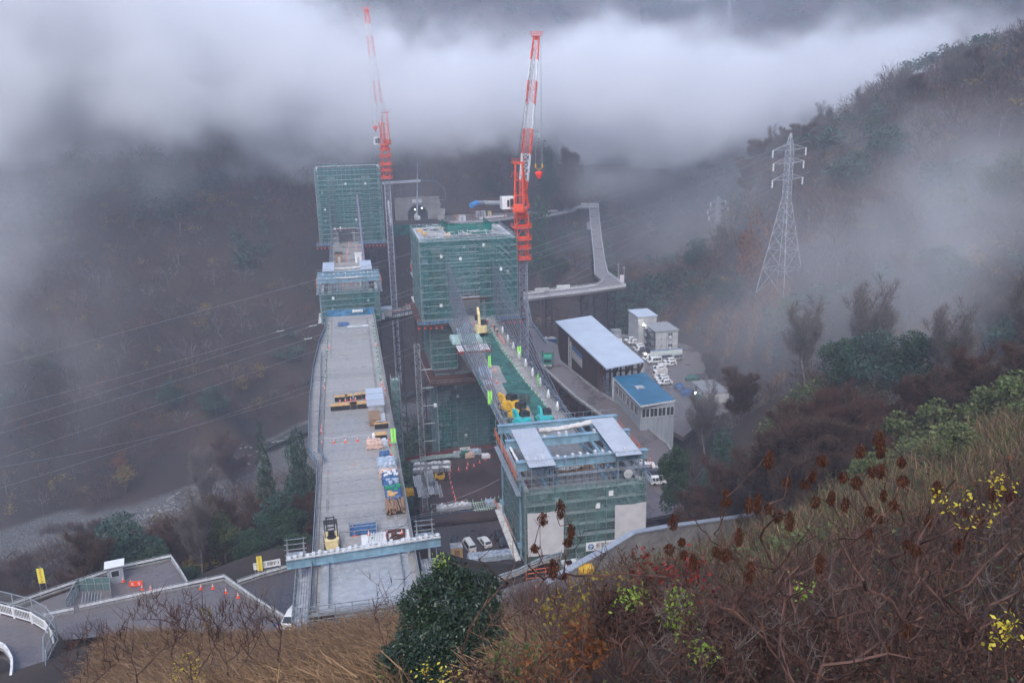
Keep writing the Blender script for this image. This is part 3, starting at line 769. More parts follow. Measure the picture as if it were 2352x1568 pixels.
# white roll of sheeting along the middle beams
def roll(name, label, p, q, r, m='offw', sag=.25, seed=0):
    g = random.Random(seed); b = MB(); p = np.array(p, float); q = np.array(q, float); n = 22; d = (q-p)/np.linalg.norm(q-p)
    a = np.cross(d, V3(0,0,1)); a /= np.linalg.norm(a); vs = []; K = 8
    for i in range(n+1):
        c = p+(q-p)*i/n-V3(0,0,sag*math.sin(math.pi*i/n)+g.uniform(-.05, .05)); rr = r*g.uniform(.75, 1.15)
        for k in range(K): th = 2*math.pi*k/K; w = rr*g.uniform(.88, 1.12); vs.append(c+a*w*math.cos(th)+V3(0,0,1)*w*math.sin(th)*.8)
    fs = [(i*K+k, i*K+(k+1) % K, (i+1)*K+(k+1) % K, (i+1)*K+k) for i in range(n) for k in range(K)]+[tuple(range(K)), tuple(range(n*K+K-1, n*K-1, -1))]
    b.add(vs, fs); o = b.build(name, m, smooth=True); tag(o, label, 'sheeting'); return o
roll('sheet_roll', 'thick off-white roll of sheeting lying between the two ribbed roofs', (27.5, 124.0, 5.0), (36.6, 125.0, 5.2), .55, seed=1)
roll('sheet_roll', 'thin off-white bundle slung low on the left of the near traveller front', (27.0, 113.2, 1.9), (30.2, 113.2, 2.0), .16, seed=2, sag=.15)
roll('sheet_roll', 'thin off-white bundle slung higher on the right of the near traveller front', (33.0, 113.2, 2.1), (36.6, 113.2, 2.3), .16, seed=3, sag=.2)
roll('sheet_roll', 'narrow white roll lying along the left edge of the near traveller', (23.0, 113.5, 3.4), (22.6, 122, 3.6), .22, 'white', seed=4)
roll('sheet_roll', 'pale roll of sheeting between the small roofs of the far traveller', (-4.9, 274, 5.0), (3.2, 274, 5.0), .4, seed=5)
roll('sheet_roll', 'pale sheeting draped on the front beam of the far traveller', (-4.5, 259.4, 4.8), (3.5, 259.4, 4.8), .3, seed=6)
# banners hung on the near traveller: plain cloths
def cloth(name, label, x0, x1, z0, z1, y, m='offw', seed=1):
    g = random.Random(seed); K, J = 14, 16; vs = []
    for j in range(J+1):
        for i in range(K+1):
            u, v = i/K, j/J
            vs.append((x0+(x1-x0)*u, y-.06-.05*math.sin(9*u+3*v)-.04*g.random(), z0+(z1-z0)*v-.12*math.sin(math.pi*u)*v+.02*math.sin(20*u)))
    fs = [(j*(K+1)+i, j*(K+1)+i+1, (j+1)*(K+1)+i+1, (j+1)*(K+1)+i) for j in range(J) for i in range(K)]
    vs2 = [(x, yy+.02, z) for x, yy, z in vs]; n = len(vs)
    b = MB().add(vs, fs); b.add(vs2, [f[::-1] for f in fs]); o = b.build(name, m, smooth=True); tag(o, label, 'banner'); return o
M['banner'] = mat('banner_cloth', (0.52, 0.51, 0.53), 0.75, 0.0, 0.06, 0.8)
cloth('banner', 'off-white banner on the left of the near traveller net wall', 22.9, 28.4, -9.6, -2.5, 111.0, 'banner', 1)
cloth('banner', 'off-white banner on the right of the near traveller net wall', 36.3, 41.2, -8.6, -2.7, 111.0, 'banner', 2)
nb = thing('name_banner', 'long white banner with black characters and blue round emblem, low on the net wall', 'banner', (34.5, 111.2, -9))
MB().box(31.9, 38.6, 111.14, 111.2, -9.95, -8.55).build('board', 'white', nb)
text_mesh('新東名高速道路', 1.0, 'ink', (35.9, 111.09, -9.27), (R(90), 0, 0), parent=nb, width=4.9)
em = MB(); em.lathe((0, 0, 0), [(.46, 0), (.46, .03)], 20); em.v = [(x+32.65, 111.11-z, y-9.25) for x, y, z in em.v]; em.build('emblem', 'inkb', nb)
ew = MB(); ew.box(32.58, 32.68, 111.03, 111.07, -9.62, -8.9); ew.box(32.38, 32.92, 111.03, 111.066, -9.18, -9.10); ew.beam((32.4, 111.05, -9.5), (32.9, 111.05, -9.2), .04); ew.build('emblem_mark', 'white', nb)

# launching beam at the near end of the left deck
lb = thing('launching_beam', 'long light blue steel girder lying across the near end of the left deck', 'girder', (0, 99.5, 0))
b = MB(); a0 = at(658, 1296, 1.2); a1 = at(1012, 1242, 1.2); a0[2] = a1[2] = 1.2; dd = (a1-a0)/np.linalg.norm(a1-a0)
b.beam(a0, a1, .12, 1.0); b.beam(a0+V3(0,0,.55), a1+V3(0,0,.55), .5, .08); b.beam(a0-V3(0,0,.55), a1-V3(0,0,.55), .5, .08)
L = np.linalg.norm(a1-a0)
for i in range(14): q = a0+dd*L*(i+.5)/14; b.beam(q-V3(0,0,.5), q+V3(0,0,.5), .42, .06)
b.build('beam', 'blue', lb)
b = MB()
for k in (-.55, .1): b.beam(a0+V3(0, k+.3, .75), a1+V3(0, k+.3, .75), .18, .16)
for i in range(26):
    q = a0+dd*L*(i+.5)/26; b.box(q[0]-.2, q[0]+.2, q[1]-.3, q[1]+.45, q[2]+.6, q[2]+.88+.12*(i % 3))
b.build('top_rail', 'pale', lb)
for (u, nm) in ((.06, 'end_rack'), (.90, 'end_rack')):
    q = a0+dd*L*u; b = MB()
    for dx in (-1.0, 1.0):
        for dy in (.4, 1.7): b.beam((q[0]+dx, q[1]+dy, q[2]+.5), (q[0]+dx, q[1]+dy, q[2]+2.6), .08)
    for z in (1.0, 1.7, 2.4):
        for dy in (.4, 1.7): b.beam((q[0]-1.3, q[1]+dy, q[2]+z), (q[0]+1.3, q[1]+dy, q[2]+z), .07)
    b.box(q[0]-1.2, q[0]+1.2, q[1]+.4, q[1]+1.7, q[2]+.55, q[2]+.62)
    b.build(nm, 'steel', lb)
b = MB()
for u in (.08, .22, .78, .92):
    q = a0+dd*L*u; b.beam((q[0], q[1], .02 if .15 < u < .85 else -6), (q[0], q[1], .65), .3)
b.build('support_post', 'steel', lb)
# side walk scaffolds at the near end
def side_scaffold(label, x0, x1, y0, y1, z0, z1):
    t = thing('walkway_scaffold', label, 'scaffolding', ((x0+x1)/2, y0, z0)); F = MB()
    for x in (x0, x1):
        for y in np.arange(y0, y1+.1, 1.2):
            F.beam((x, y, z0), (x, y, z1+1.3), .07)
        for z in list(np.arange(z0+1, z1+.1, 1.8))+[z1+.5, z1+1.1]: F.beam((x, y0, z), (x, y1, z), .06)
    for y in np.arange(y0, y1+.1, 1.2): F.beam((x0, y, z1), (x1, y, z1), .06)
    F.build('frame', 'steel', t)
    P = MB()
    for x in np.arange(x0+.15, x1-.1, .3): P.box(x, x+.24, y0, y1, z1-.05+.02*(int(x*10) % 2), z1)
    P.build('plank', 'grel', t)
    N = MB(); N.quad((x0-.05, y0, z0), (x0-.05, y1, z0), (x0-.05, y1, z1+1), (x0-.05, y0, z1+1)); N.build('net', 'net2', t)
    return t
side_scaffold('plank walkway on pipe scaffolding along the left of the near deck end', -9.3, -7.6, 87, 100, -6, -1.0)
side_scaffold('plank walkway on pipe scaffolding along the right of the near deck end', 6.2, 8.4, 86, 100, -6, -1.6)
es = thing('end_scaffold', 'silver pipe scaffold with mesh across the nearest end of the left deck', 'scaffolding', (-1, 86, -4))
F = MB()
for y, zt in ((87.4, 1.4), (86.2, .9), (85.0, .2)):
    for x in np.arange(-8.2, 7.2, 1.9): F.beam((x, y, -7), (x, y, zt), .08)
    for z in (zt-.1, zt-.6, zt-1.2, zt-2.2): F.beam((-8.6, y, z), (7.0, y, z+.1), .08)
for x in np.arange(-8.2, 7.2, 1.9):
    for z in (-.8, -2.2): F.beam((x, 85, z), (x, 87.4, z), .07)
F.build('frame', 'steel', es)
MB().box(-8.2, 6.8, 85.1, 87.2, -2.3, -2.22).build('plank', 'grel', es)
N = MB(); N.quad((-8.3, 84.9, -7), (6.9, 84.9, -7), (6.9, 84.9, -1.4), (-8.3, 84.9, -1.4)); N.build('net', 'net2', es)
# CRANES, PYLONS, WIRES, STAYS
def lattice(b, p, q, w0, w1, bay, r=.06, rb=.035, side=None, chord=None):
    """four-chord lattice between p and q; adds to MB b (braces) and chord (chords)"""
    p = np.array(p, float); q = np.array(q, float); L = np.linalg.norm(q-p); d = (q-p)/L
    u = np.array([1., 0, 0]) if side is None else np.array(side, float); u = u-d*(u@d); u /= np.linalg.norm(u); v = np.cross(d, u)
    n = max(1, int(round(L/bay))); cs = []
    for i in range(n+1):
        w = (w0+(w1-w0)*i/n)/2; c = p+d*L*i/n; cs.append([c+u*w*a+v*w*e for a, e in ((-1,-1),(1,-1),(1,1),(-1,1))])
    ch = chord or b
    for k in range(4): ch.beam(cs[0][k], cs[-1][k], r*2)
    for i in range(n):
        for k in range(4):
            a, c = cs[i][k], cs[i+1][(k+1) % 4]; a2, c2 = cs[i][(k+1) % 4], cs[i+1][k]
            if i % 2: b.beam(a, c, rb*2)
            else: b.beam(a2, c2, rb*2)
            b.beam(cs[i+1][k], cs[i+1][(k+1) % 4], rb*2)
    return b
def crane(name, label, base, zlo, ztop, boom_tip, head, facing, hookpx, left=False):
    """climbing tower crane: mast, orange climbing collar, slewing deck, cab, A-frame, lattice boom, hook"""
    x, y = base; t = thing(name, label, 'tower crane', (x, y, zlo))
    F = np.array([math.sin(facing), math.cos(facing), 0.]); S = np.array([F[1], -F[0], 0])
    mb = MB(); lattice(mb, (x, y, zlo), (x, y, ztop-13), 2.2, 2.2, 2.0, .13, .055, side=(1, 0, 0)); mb.build('mast', 'mast', t)
    # climbing frame: stacked octagonal collars with gangways
    c = MB(); o = MB(); zz = ztop-13
    for k, (dz, w, h) in enumerate(((0, 2.7, 1.5), (2.9, 2.7, 1.6), (5.3, 3.0, 2.4), (8.5, 3.1, 2.4))):
        z = zz+dz
        for sx in (-1, 1):
            for sy in (-1, 1): c.beam((x+sx*w/2, y+sy*w/2, z), (x+sx*w/2, y+sy*w/2, z+h+.8), .28)
        c.box(x-w/2, x+w/2, y-w/2-.06, y-w/2+.06, z+.3, z+.9); c.box(x-w/2-.06, x-w/2+.06, y-w/2, y+w/2, z+.3, z+.9); c.box(x+w/2-.06, x+w/2+.06, y-w/2, y+w/2, z+.3, z+.9)
        c.beam((x-w/2, y-w/2, z+.9), (x, y-w/2, z+h+.6), .18); c.beam((x+w/2, y-w/2, z+.9), (x, y-w/2, z+h+.6), .18)
        gw = w/2+1.0; c.prism([(x-gw, y-gw*.6), (x-gw*.6, y-gw), (x+gw*.6, y-gw), (x+gw, y-gw*.6), (x+gw, y+gw*.6), (x+gw*.6, y+gw), (x-gw*.6, y+gw), (x-gw, y+gw*.6)], z-.12, z)
        rp = [(x-gw, y+gw*.6), (x-gw, y-gw*.6), (x-gw*.6, y-gw), (x+gw*.6, y-gw), (x+gw, y-gw*.6), (x+gw, y+gw*.6)]
        for (a, b) in zip(rp[:-1], rp[1:]):
            for hh in (.55, 1.05): o.beam((*a, z+hh), (*b, z+hh), .07)
            for s in np.linspace(0, 1, 4): q = (a[0]+(b[0]-a[0])*s, a[1]+(b[1]-a[1])*s); o.beam((*q, z), (*q, z+1.05), .07)
    c.lathe((x, y, ztop-2.2), [(1.5, 0), (2.0, .3), (2.0, 1.2), (1.6, 1.4), (1.6, 2.2)], 16)
    c.build('climbing_frame', 'orange', t); o.build('gangway_rail', 'orange', t)
    # upper works
    u = MB(); P = lambda f, s, z: np.array([x, y, ztop+z])+F*f+S*s
    u.beam(P(-5.2, 0, .3), P(2.6, 0, .3), 3.0, .6)
    u.beam(P(-5.4, 0, 1.2), P(-3.4, 0, 1.2), 2.6, 1.6)
    u.build('slewing_deck', 'orange', t)
    r = MB()
    for s in (-1.9, 1.9):
        for h in (.9, 1.5): r.beam(P(-5.4, s, h), P(2.8, s, h), .07)
        for f in np.linspace(-5.4, 2.8, 7): r.beam(P(f, s, .3), P(f, s, 1.5), .07)
    r.build('deck_rail', 'orange', t)
    a = MB(); apex = P(-3.2, 0, 12.5)
    for s in (-1.1, 1.1):
        a.beam(P(1.6, s*1.5, .5), apex+S*s*.8, .42, .5); a.beam(P(-4.8, s*1.1, .5), apex+S*s*.8, .3, .3)
        a.beam(P(-1.2, s*1.2, 5.6), P(-4.4, s*.9, 5.6), .2)
    for h in (4, 8): a.beam(P(-.2-h*.24, -1.4, h), P(-.2-h*.24, 1.4, h), .25)
    a.beam(apex-S*1.6, apex+S*1.6, .5)
    for q0, z0 in ((-1.2, 9.2), (-.6, 12.6)):
        for s in (-1.7, 1.7): a.beam(apex+F*(q0)+S*s+V3(0,0,z0-12.5), apex+F*(q0-2.2)+S*s+V3(0,0,z0-12.5), .12)
        a.beam(apex+F*(q0-1)+V3(0,0,z0-12.6), apex+F*(q0-1.02)+V3(0,0,z0-12.5), 3.4, .1)
        for hh in (.5, 1.0):
            a.path([apex+F*q0-S*1.8+V3(0,0,z0-12.5+hh), apex+F*q0+S*1.8+V3(0,0,z0-12.5+hh), apex+F*(q0-2.2)+S*1.8+V3(0,0,z0-12.5+hh)], .07)
    a.build('back_mast', 'orange', t)
    # boom in painted bands
    foot = P(1.3, 0, 1.4); tip = np.array(boom_tip, float); bv = tip-foot; L = np.linalg.norm(bv); bd = bv/L
    bands = ([(.0, .14, 'orange'), (.14, .29, 'white'), (.29, .46, 'orange'), (.46, .64, 'white'), (.64, .80, 'orange'), (.80, .89, 'white'), (.89, 1.0, 'orange')]
             if left else [(0., .14, 'orange'), (.14, .30, 'white'), (.30, .45, 'orange'), (.45, .60, 'white'), (.60, .735, 'orange'), (.735, .86, 'white'), (.86, 1., 'orange')])
    for (s0, s1, m) in bands:
        w = lambda s: 1.1+1.1*min(1, s/.16)-.8*max(0, (s-.75)/.25)
        bb = MB(); lattice(bb, foot+bv*s0, foot+bv*s1, w(s0), w(s1), 1.7, .085, .045, side=S); bb.build('boom_section', M[m], t)
    pf = MB(); pf.box(tip[0]-1.2, tip[0]+1.2, tip[1]-1, tip[1]+1, tip[2], tip[2]+.15)
    for h in (.6, 1.1): pf.path([(tip[0]-1.5, tip[1]-1, tip[2]+h), (tip[0]+1.5, tip[1]-1, tip[2]+h), (tip[0]+1.5, tip[1]+1, tip[2]+h), (tip[0]-1.5, tip[1]+1, tip[2]+h), (tip[0]-1.5, tip[1]-1, tip[2]+h)], .08)
    for dx in np.linspace(-1.5, 1.5, 5): pf.beam((tip[0]+dx, tip[1]-1, tip[2]), (tip[0]+dx, tip[1]-1, tip[2]+1.1), .07)
    pf.box(tip[0]-.6, tip[0]+.6, tip[1]-.5, tip[1]+.5, tip[2]-.9, tip[2]); pf.build('tip_platform', 'orange', t)
    # luffing ropes and hoist ropes with hook block
    rp = MB()
    for s in (-.5, -.15, .25): rp.beam(apex+S*s, foot+bv*.93+S*s, .07)
    rp.build('luffing_rope', 'dark' if not left else 'grel', t)
    hk = np.array(head, float); hr = MB()
    for dx in (-.9, .9): hr.beam((hk[0]+dx, hk[1], tip[2]-.5), (hk[0]+dx, hk[1], hk[2]+2.2), .07)
    hr.beam((hk[0]+.65, hk[1], tip[2]-.5), (hk[0]+.65, hk[1], hk[2]+2.2), .06)
    hr.build('hoist_rope', 'steel', t)
    ye = MB()
    for dx in (-.9, .9): ye.beam((hk[0]+dx, hk[1], hk[2]+1.4), (hk[0]+dx, hk[1], hk[2]+2.4), .3)
    ye.path([(hk[0]-.9, hk[1], hk[2]+1.4), (hk[0], hk[1], hk[2]+.9), (hk[0]+.9, hk[1], hk[2]+1.4)], .1); ye.build('rope_socket', 'yel', t)
    hb = MB(); hb.lathe((hk[0], hk[1], hk[2]-1.0), [(.25, -.4), (.55, 0), (1.0, .9), (.95, 1.3), (.55, 1.5)], 12, .5); hb.build('hook_block', mat('hook_red', (.95, .05, .03), .4), t)
    hh = MB(); hh.path([(hk[0], hk[1], hk[2]-1.4), (hk[0]+.05, hk[1], hk[2]-1.9), (hk[0]+.35, hk[1], hk[2]-2.1), (hk[0]+.5, hk[1], hk[2]-1.8)], .16); hh.build('hook', 'dark', t)
    # operator's cab
    cx = -3.4 if not left else 2.6; C0 = P(1.2, cx, .9)
    w, dp, h = (2.2, 3.4, 3.1) if not left else (1.6, 2.0, 3.0)
    k = MB(); k.box(C0[0]-w*1.0, C0[0]+w*.55, C0[1]-dp/2, C0[1]+dp/2, C0[2]-.6, C0[2]+h-.6); cab = k.build('cab', 'white', t)
    k = MB(); k.box(C0[0]-.1, C0[0]+w*.50, C0[1]-dp/2-.04, C0[1]-dp/2-.01, C0[2]-.2, C0[2]+h-1.0); k.box(C0[0]-.9, C0[0]-.25, C0[1]-dp/2-.04, C0[1]-dp/2-.01, C0[2], C0[2]+h-1.3)
    k.box(C0[0]+w*.55+.01, C0[0]+w*.55+.04, C0[1]-dp/2+.2, C0[1], C0[2]-.2, C0[2]+h-1.0); k.build('window', 'glass', cab)
    return t
cr = at(1195, 735, 0); cl = at(903, 640, 0)
zt = 27.5
tipR = far(1232, 84, 223.0)
hookR = far(1238, 398, 222.5)
crane('tower_crane', 'near orange and white luffing crane with white cab and red hook, beside the right tower', (45.6, 222), -47, zt, tipR, hookR, R(20), None)
tipL = far(841, 24, 338.0); hookL = far(862, 292, 338)
crane('tower_crane', 'far left orange crane fading up into the cloud, behind the tall green tower', (17.2, 352), -62, 39.0, tipL, hookL, R(195), None, left=True)

# stay cables of the two bridges
def stays(label, x, ytow, ztop, dz, n, y0, dy, r=.11, sheath='dark', direction=1):
    for i in range(n):
        b = MB(); z = ztop-dz*i; yd = y0+dy*i
        b.tube((x, ytow, z), (x+.05, yd, .5), r, r, 6); s = b.build('stay_cable', sheath); tag(s, label, 'stay cable', label)
M['cable'] = mat('grey_stay_sheath', (0.13, 0.14, 0.17), 0.45, 0.1, 0.1)
stays('dark stay cable of the left fan down to the right deck', 25.0, 218.5, 15.4, .95, 10, 132.5, 8.2, sheath='cable')
stays('dark stay cable of the right fan down to the right deck', 36.5, 218.5, 15.8, .95, 11, 136.5, 7.2, sheath='cable')
stays('grey stay cable on the left edge in front of the far tower', -6.0, 356, 21, 1.2, 8, 286, 6.5, r=.10, sheath='cable')
pp = MB().tube((5.0, 354, 19.5), (5.0, 288, .8), .38, .38, 8).build('stay_pipe', mat('mauve_pipe', (.20, .17, .26), .5)); tag(pp, 'thick mauve stay pipe in front of the far tower', 'stay pipe')
pp = MB().tube((24.9, 219, -.2), (24.9, 131, .9), .20, .2, 8).build('pipe_bundle', 'steel'); tag(pp, 'steel pipe running along the left edge of the right deck', 'pipe')

# power pylons
def pylon(name, label, foot, top, basew, arms, topw=1.6, m='grel', waist=.62):
    t = thing(name, label, 'pylon', foot); fx, fy, fz = foot; H = top-fz; b = MB(); c = MB()
    a = R(25); rot = lambda x, y: (fx+x*math.cos(a)-y*math.sin(a), fy+x*math.sin(a)+y*math.cos(a))
    def wid(z): u = (z-fz)/H; return basew+(topw-basew)*min(1, u/waist) if u < waist else topw-(topw-.3)*max(0, (u-.90)/.10)
    zs = [fz];
    while zs[-1] < top-1: zs.append(zs[-1]+max(1.5, wid(zs[-1])*.75))
    zs[-1] = top
    P = lambda z, k: (*rot([-1, 1, 1, -1][k]*wid(z)/2, [-1, -1, 1, 1][k]*wid(z)/2), z)
    for z0, z1 in zip(zs[:-1], zs[1:]):
        for k in range(4):
            c.beam(P(z0, k), P(z1, k), .15); b.beam(P(z0, k), P(z1, (k+1) % 4), .07); b.beam(P(z0, (k+1) % 4), P(z1, k), .08); b.beam(P(z1, k), P(z1, (k+1) % 4), .09)
    c.build('leg_frame', m, t); b.build('bracing', m, t)
    for (h, L) in arms:
        z = fz+H*h; q = MB(); ins = MB()
        for s in (-1, 1):
            e = (*rot(s*L, 0), z+.3)
            for k in ((0, 3) if s < 0 else (1, 2)): q.beam(P(z, k), e, .12); q.beam(P(z+1.6, k), e, .10)
            for u in (.35, .6, .8):
                g0 = np.array(rot(s*L*u, 0)); q.beam((*g0, z), (*g0, z+1.3*(1-u)), .07)
            ins.tube(e, (e[0], e[1], e[2]-2.0), .22, .22, 6)
        q.build('cross_arm', m, t); ins.build('insulator', 'pale', t)
    return t
pf_ = far(1790, 700, 244)
PY = pylon('power_pylon', 'tall lattice power pylon standing on the right slope in mist', (pf_[0], pf_[1], hz(pf_[0], pf_[1])-1), far(1830, 300, 247)[2], 9.5, [(.72, 6.6), (.82, 6.6), (.90, 7.2)])
pf2 = far(1646, 552, 400)
pylon('power_pylon', 'small distant lattice power pylon below the misty right ridge', (pf2[0], pf2[1], pf2[2]-6), far(1652, 448, 400)[2], 6.5, [(.66, 6), (.78, 7), (.90, 5.2)], topw=1.4)
pf3 = far(1675, 20, 900); pylon('power_pylon', 'faint pylon on the far skyline above the cloud', (pf3[0], pf3[1], pf3[2]-26), pf3[2]+24, 9, [(.7, 8), (.8, 9), (.9, 7)], topw=1.6)
# overhead wires sweeping down to the left across the valley
ty = [444.6, 492, 514, 520, 552, 569, 594]; ly = [838, 939, 975, 995, 1052, 1072, 1120]; tx = [(1862, 322), (1790, 350), (1790, 395), (1858, 350), (1858, 395), (1786, 330), (1820, 412)]
for i in range(7):
    A = far(*tx[i], 247); B = far(0, ly[i], 190); ab = B-A
    r_ = ray(1435.5, ty[i]); # plan line crossing
    k = np.linalg.solve(np.array([[r_[0], -ab[0]], [r_[1], -ab[1]]]), (A-CAMP)[:2]); Mz = CAMZ+r_[2]*k[0]; s_ = k[1]
    den = s_*(s_-1); q2 = (Mz-A[2]-ab[2]*s_)/den if abs(den) > 1e-6 else 0
    q2 = min(max(q2, 0), 60)
    b = MB(); n = 40; pr = None
    for j in range(n+1):
        s = j/n*1.12; p = A+ab*s; p[2] += q2*s*(s-1)
        if pr is not None: b.tube(pr, p, .035, .035, 3, False)
        pr = p
    o = b.build('overhead_wire', 'steel'); tag(o, ['highest', 'second', 'third', 'fourth', 'fifth', 'sixth', 'lowest'][i]+' of the seven power wires sloping down to the left edge', 'wire', 'power wires across the valley')
    s = (.63, .70, .66, .68, .64, .66, .62)[i]; p = A+ab*s; p[2] += q2*s*(s-1); m = MB(); m.beam(p-V3(.9, .3, 0), p+V3(.9, .3, 0), .16); m.build('spacer_damper', 'pale', o, local=False)
# mobile crane by the far tunnel
mc = thing('mobile_crane', 'far mobile crane with thin upright boom before the tunnel mouth', 'mobile crane', (33, 418, 0))
p0 = at(958, 498, 1.5); top = far(959, 372, np.dot(p0-CAMP, _f));
b = MB(); b.tube(p0, p0+(top-p0)*.45, .42, .34, 6); b.tube(p0+(top-p0)*.45, top, .24, .12, 6); b.build('boom', 'mast', mc)
MB().box(p0[0]-1.3, p0[0]+1.3, p0[1]-3, p0[1]+3, .4, 1.7).build('carrier', 'white', mc); MB().box(p0[0]-1.3, p0[0]-.2, p0[1]-3.6, p0[1]-1.6, 1.7, 3.3).build('cab', 'white', mc)
w = MB()
for dy in (-2, 0, 2):
    for s in (-1.3, 1.1): w.add(*(lambda q: (q.v, q.f))(MB().tube((p0[0]+s, p0[1]+dy, .5), (p0[0]+s+.25, p0[1]+dy, .5), .5, .5, 10)))
w.build('wheel', 'tyre', mc)

# tunnel portals
pt = thing('tunnel_portal', 'grey concrete tunnel portal with dark arched mouth, far centre', 'tunnel portal', (34, 428, 0))
def archwall(name, cx, y, hw, top, r, m, parent, z0=-2, cz=None):
    b = MB(); n = 24; cz = 0.9 if cz is None else cz
    arc = [(cx+r*math.cos(math.pi*i/n), cz+r*math.sin(math.pi*i/n)) for i in range(n+1)]
    out = []
    for i in range(n+1):
        a = math.pi*i/n; c, s = math.cos(a), math.sin(a); k = min(hw/abs(c) if abs(c) > 1e-6 else 1e9, (top-cz)/s if s > 1e-6 else 1e9); out.append((cx+k*c, cz+k*s))
    b.strip([(x, y, z) for x, z in arc], [(x, y, z) for x, z in out])
    for s in (1, -1): b.quad((cx+s*r, y, z0), (cx+s*hw, y, z0), (cx+s*hw, y, cz), (cx+s*r, y, cz))
    b.strip([(x, y, z) for x, z in arc], [(x, y+14, z) for x, z in arc])
    return b.build(name, m, parent)
archwall('portal_wall', 35.2, 428, 11.2, 9.3, 5.0, 'cwall', pt)
MB().box(24, 46.4, 427.6, 428.9, 9.3, 9.7).build('coping', 'cwall', pt)
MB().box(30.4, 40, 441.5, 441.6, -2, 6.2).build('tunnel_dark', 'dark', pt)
MB().box(32.6, 37.4, 427.4, 427.5, 7.0, 8.8).build('name_plate', 'pale', pt)
for (dx, dz) in ((-1.2, 3.3), (2.2, 4.0)): tag(MB().lathe((35.2+dx, 429, dz), [(.12, 0), (.2, .15), (.12, .4)], 8).build('tunnel_lamp', 'lamp', pt))
# slope gangway and banner above the portal
gw = thing('slope_gangway', 'steel pipe gangway and stairs climbing the slope round the tunnel portal', 'gangway', (50, 432, 5))
pts = [far(964, 418, 452), far(1000, 420, 452), far(1022, 440, 445), far(1024, 464, 440), far(1008, 476, 436), far(1000, 500, 428)]
b = MB()
for p, q in zip(pts[:-1], pts[1:]):
    n = max(2, int(np.linalg.norm(q-p)/1.5))
    for h in (0, .6, 1.2): b.beam(p+V3(0,0,h), q+V3(0,0,h), .12)
    for i in range(n+1): c = p+(q-p)*i/n; b.beam(c-V3(0,0,1.2), c+V3(0,0,1.2), .1)
p, q = far(990, 463, 438), far(1020, 463, 438)
for h in (0, .9): b.beam(p+V3(0,0,h), q+V3(0,0,h), .12)
for i in range(10): c = p+(q-p)*i/9; b.beam(c, c+V3(0,0,.9), .08)
b.build('pipe_frame', 'mast', gw)
bn = thing('banner', 'long white banner strip with dark marks above the far tunnel portal', 'banner', tuple(far(930, 417, 452)))
p, q = far(860, 422, 432), far(966, 415, 434); b = MB(); b.beam((p+q)/2-(q-p)/2, q, .05, 1.3); b.build('cloth', 'white', bn)
s_ = strokes(0, np.linalg.norm(q-p), -.5, .5, 0, 26, 8); an = math.atan2((q-p)[1], (q-p)[0]); sl_ = (q-p)[2]/np.linalg.norm((q-p)[:2])
s_.v = [(p[0]+x*math.cos(an)-(yy-.04)*math.sin(an), p[1]+x*math.sin(an)+(yy-.04)*math.cos(an), p[2]+zz+x*sl_) for x, yy, zz in s_.v]; s_.build('marks', 'inkb', bn)
# second tunnel with the ventilation duct
p2 = thing('tunnel_portal', 'second dark tunnel mouth behind the blue and grey ventilation duct', 'tunnel portal', (74, 431, 0))
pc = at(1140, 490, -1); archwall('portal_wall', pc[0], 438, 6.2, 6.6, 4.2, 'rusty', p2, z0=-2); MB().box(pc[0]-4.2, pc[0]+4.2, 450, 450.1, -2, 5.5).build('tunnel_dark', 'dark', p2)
du = thing('ventilation_duct', 'fat ventilation duct with blue fan end on red trestles by the tunnel', 'duct', tuple(at(1100, 495, -1)))
a_, b_, c_, e_ = far(1082, 472, 414), far(1096, 466, 418), far(1112, 466, 428), far(1162, 467, 420)
MB().tube(a_, b_, 1.35, 1.35, 12).build('fan_housing', 'bluep', du, smooth=False); MB().tube(b_, c_, 1.1, 1.1, 12).build('duct_pipe', 'grel', du); MB().tube(c_, e_, 1.15, 1.15, 12).build('duct_pipe', 'grel', du)
MB().tube(e_, e_+(e_-c_)*.12, 1.3, 1.3, 12).build('duct_collar', 'bluep', du)
b = MB()
for q in (a_, b_, e_):
    for dx in (-.8, .8): b.beam((q[0]+dx, q[1], -1), (q[0]+dx, q[1], q[2]-1), .2)
    b.beam((q[0]-.8, q[1], q[2]-1.2), (q[0]+.8, q[1], 0), .12)
b.build('trestle', 'redp', du)
pl = MB(); pp_ = [tuple(at(*c, -1)[:2]) for c in [(1010, 505), (1060, 515), (1200, 500), (1240, 492), (1235, 486), (1180, 478), (1010, 486)]]; pl.prism([(x, y, 0) for x, y in pp_], -1.5, -1.0); struct(pl.build('tunnel_yard', 'asph2'))
railing('guard_railing', 'silver railing along the near edge of the far tunnel yard', 'railing', [tuple(at(*c, -1)) for c in [(1035, 513), (1120, 511), (1200, 500)]], bay=2.4, m='pale', post=.12, rail=.12, kick=.35)
bn = thing('banner', 'long white banner with reddish marks on the tunnel yard railing', 'banner', tuple(at(1150, 503, -1)))
p, q = at(1101, 505, -1)-V3(0, .2, -.9), at(1164, 499, -1)-V3(0, .2, -.9); MB().beam(p, q, .04, .9).build('cloth', 'white', bn)
s_ = strokes(0, np.linalg.norm(q-p), -.3, .3, 0, 24, 11); an = math.atan2((q-p)[1], (q-p)[0])
s_.v = [(p[0]+x*math.cos(an)-(yy-.04)*math.sin(an), p[1]+x*math.sin(an)+(yy-.04)*math.cos(an), p[2]+zz) for x, yy, zz in s_.v]; s_.build('marks', 'inkr', bn)
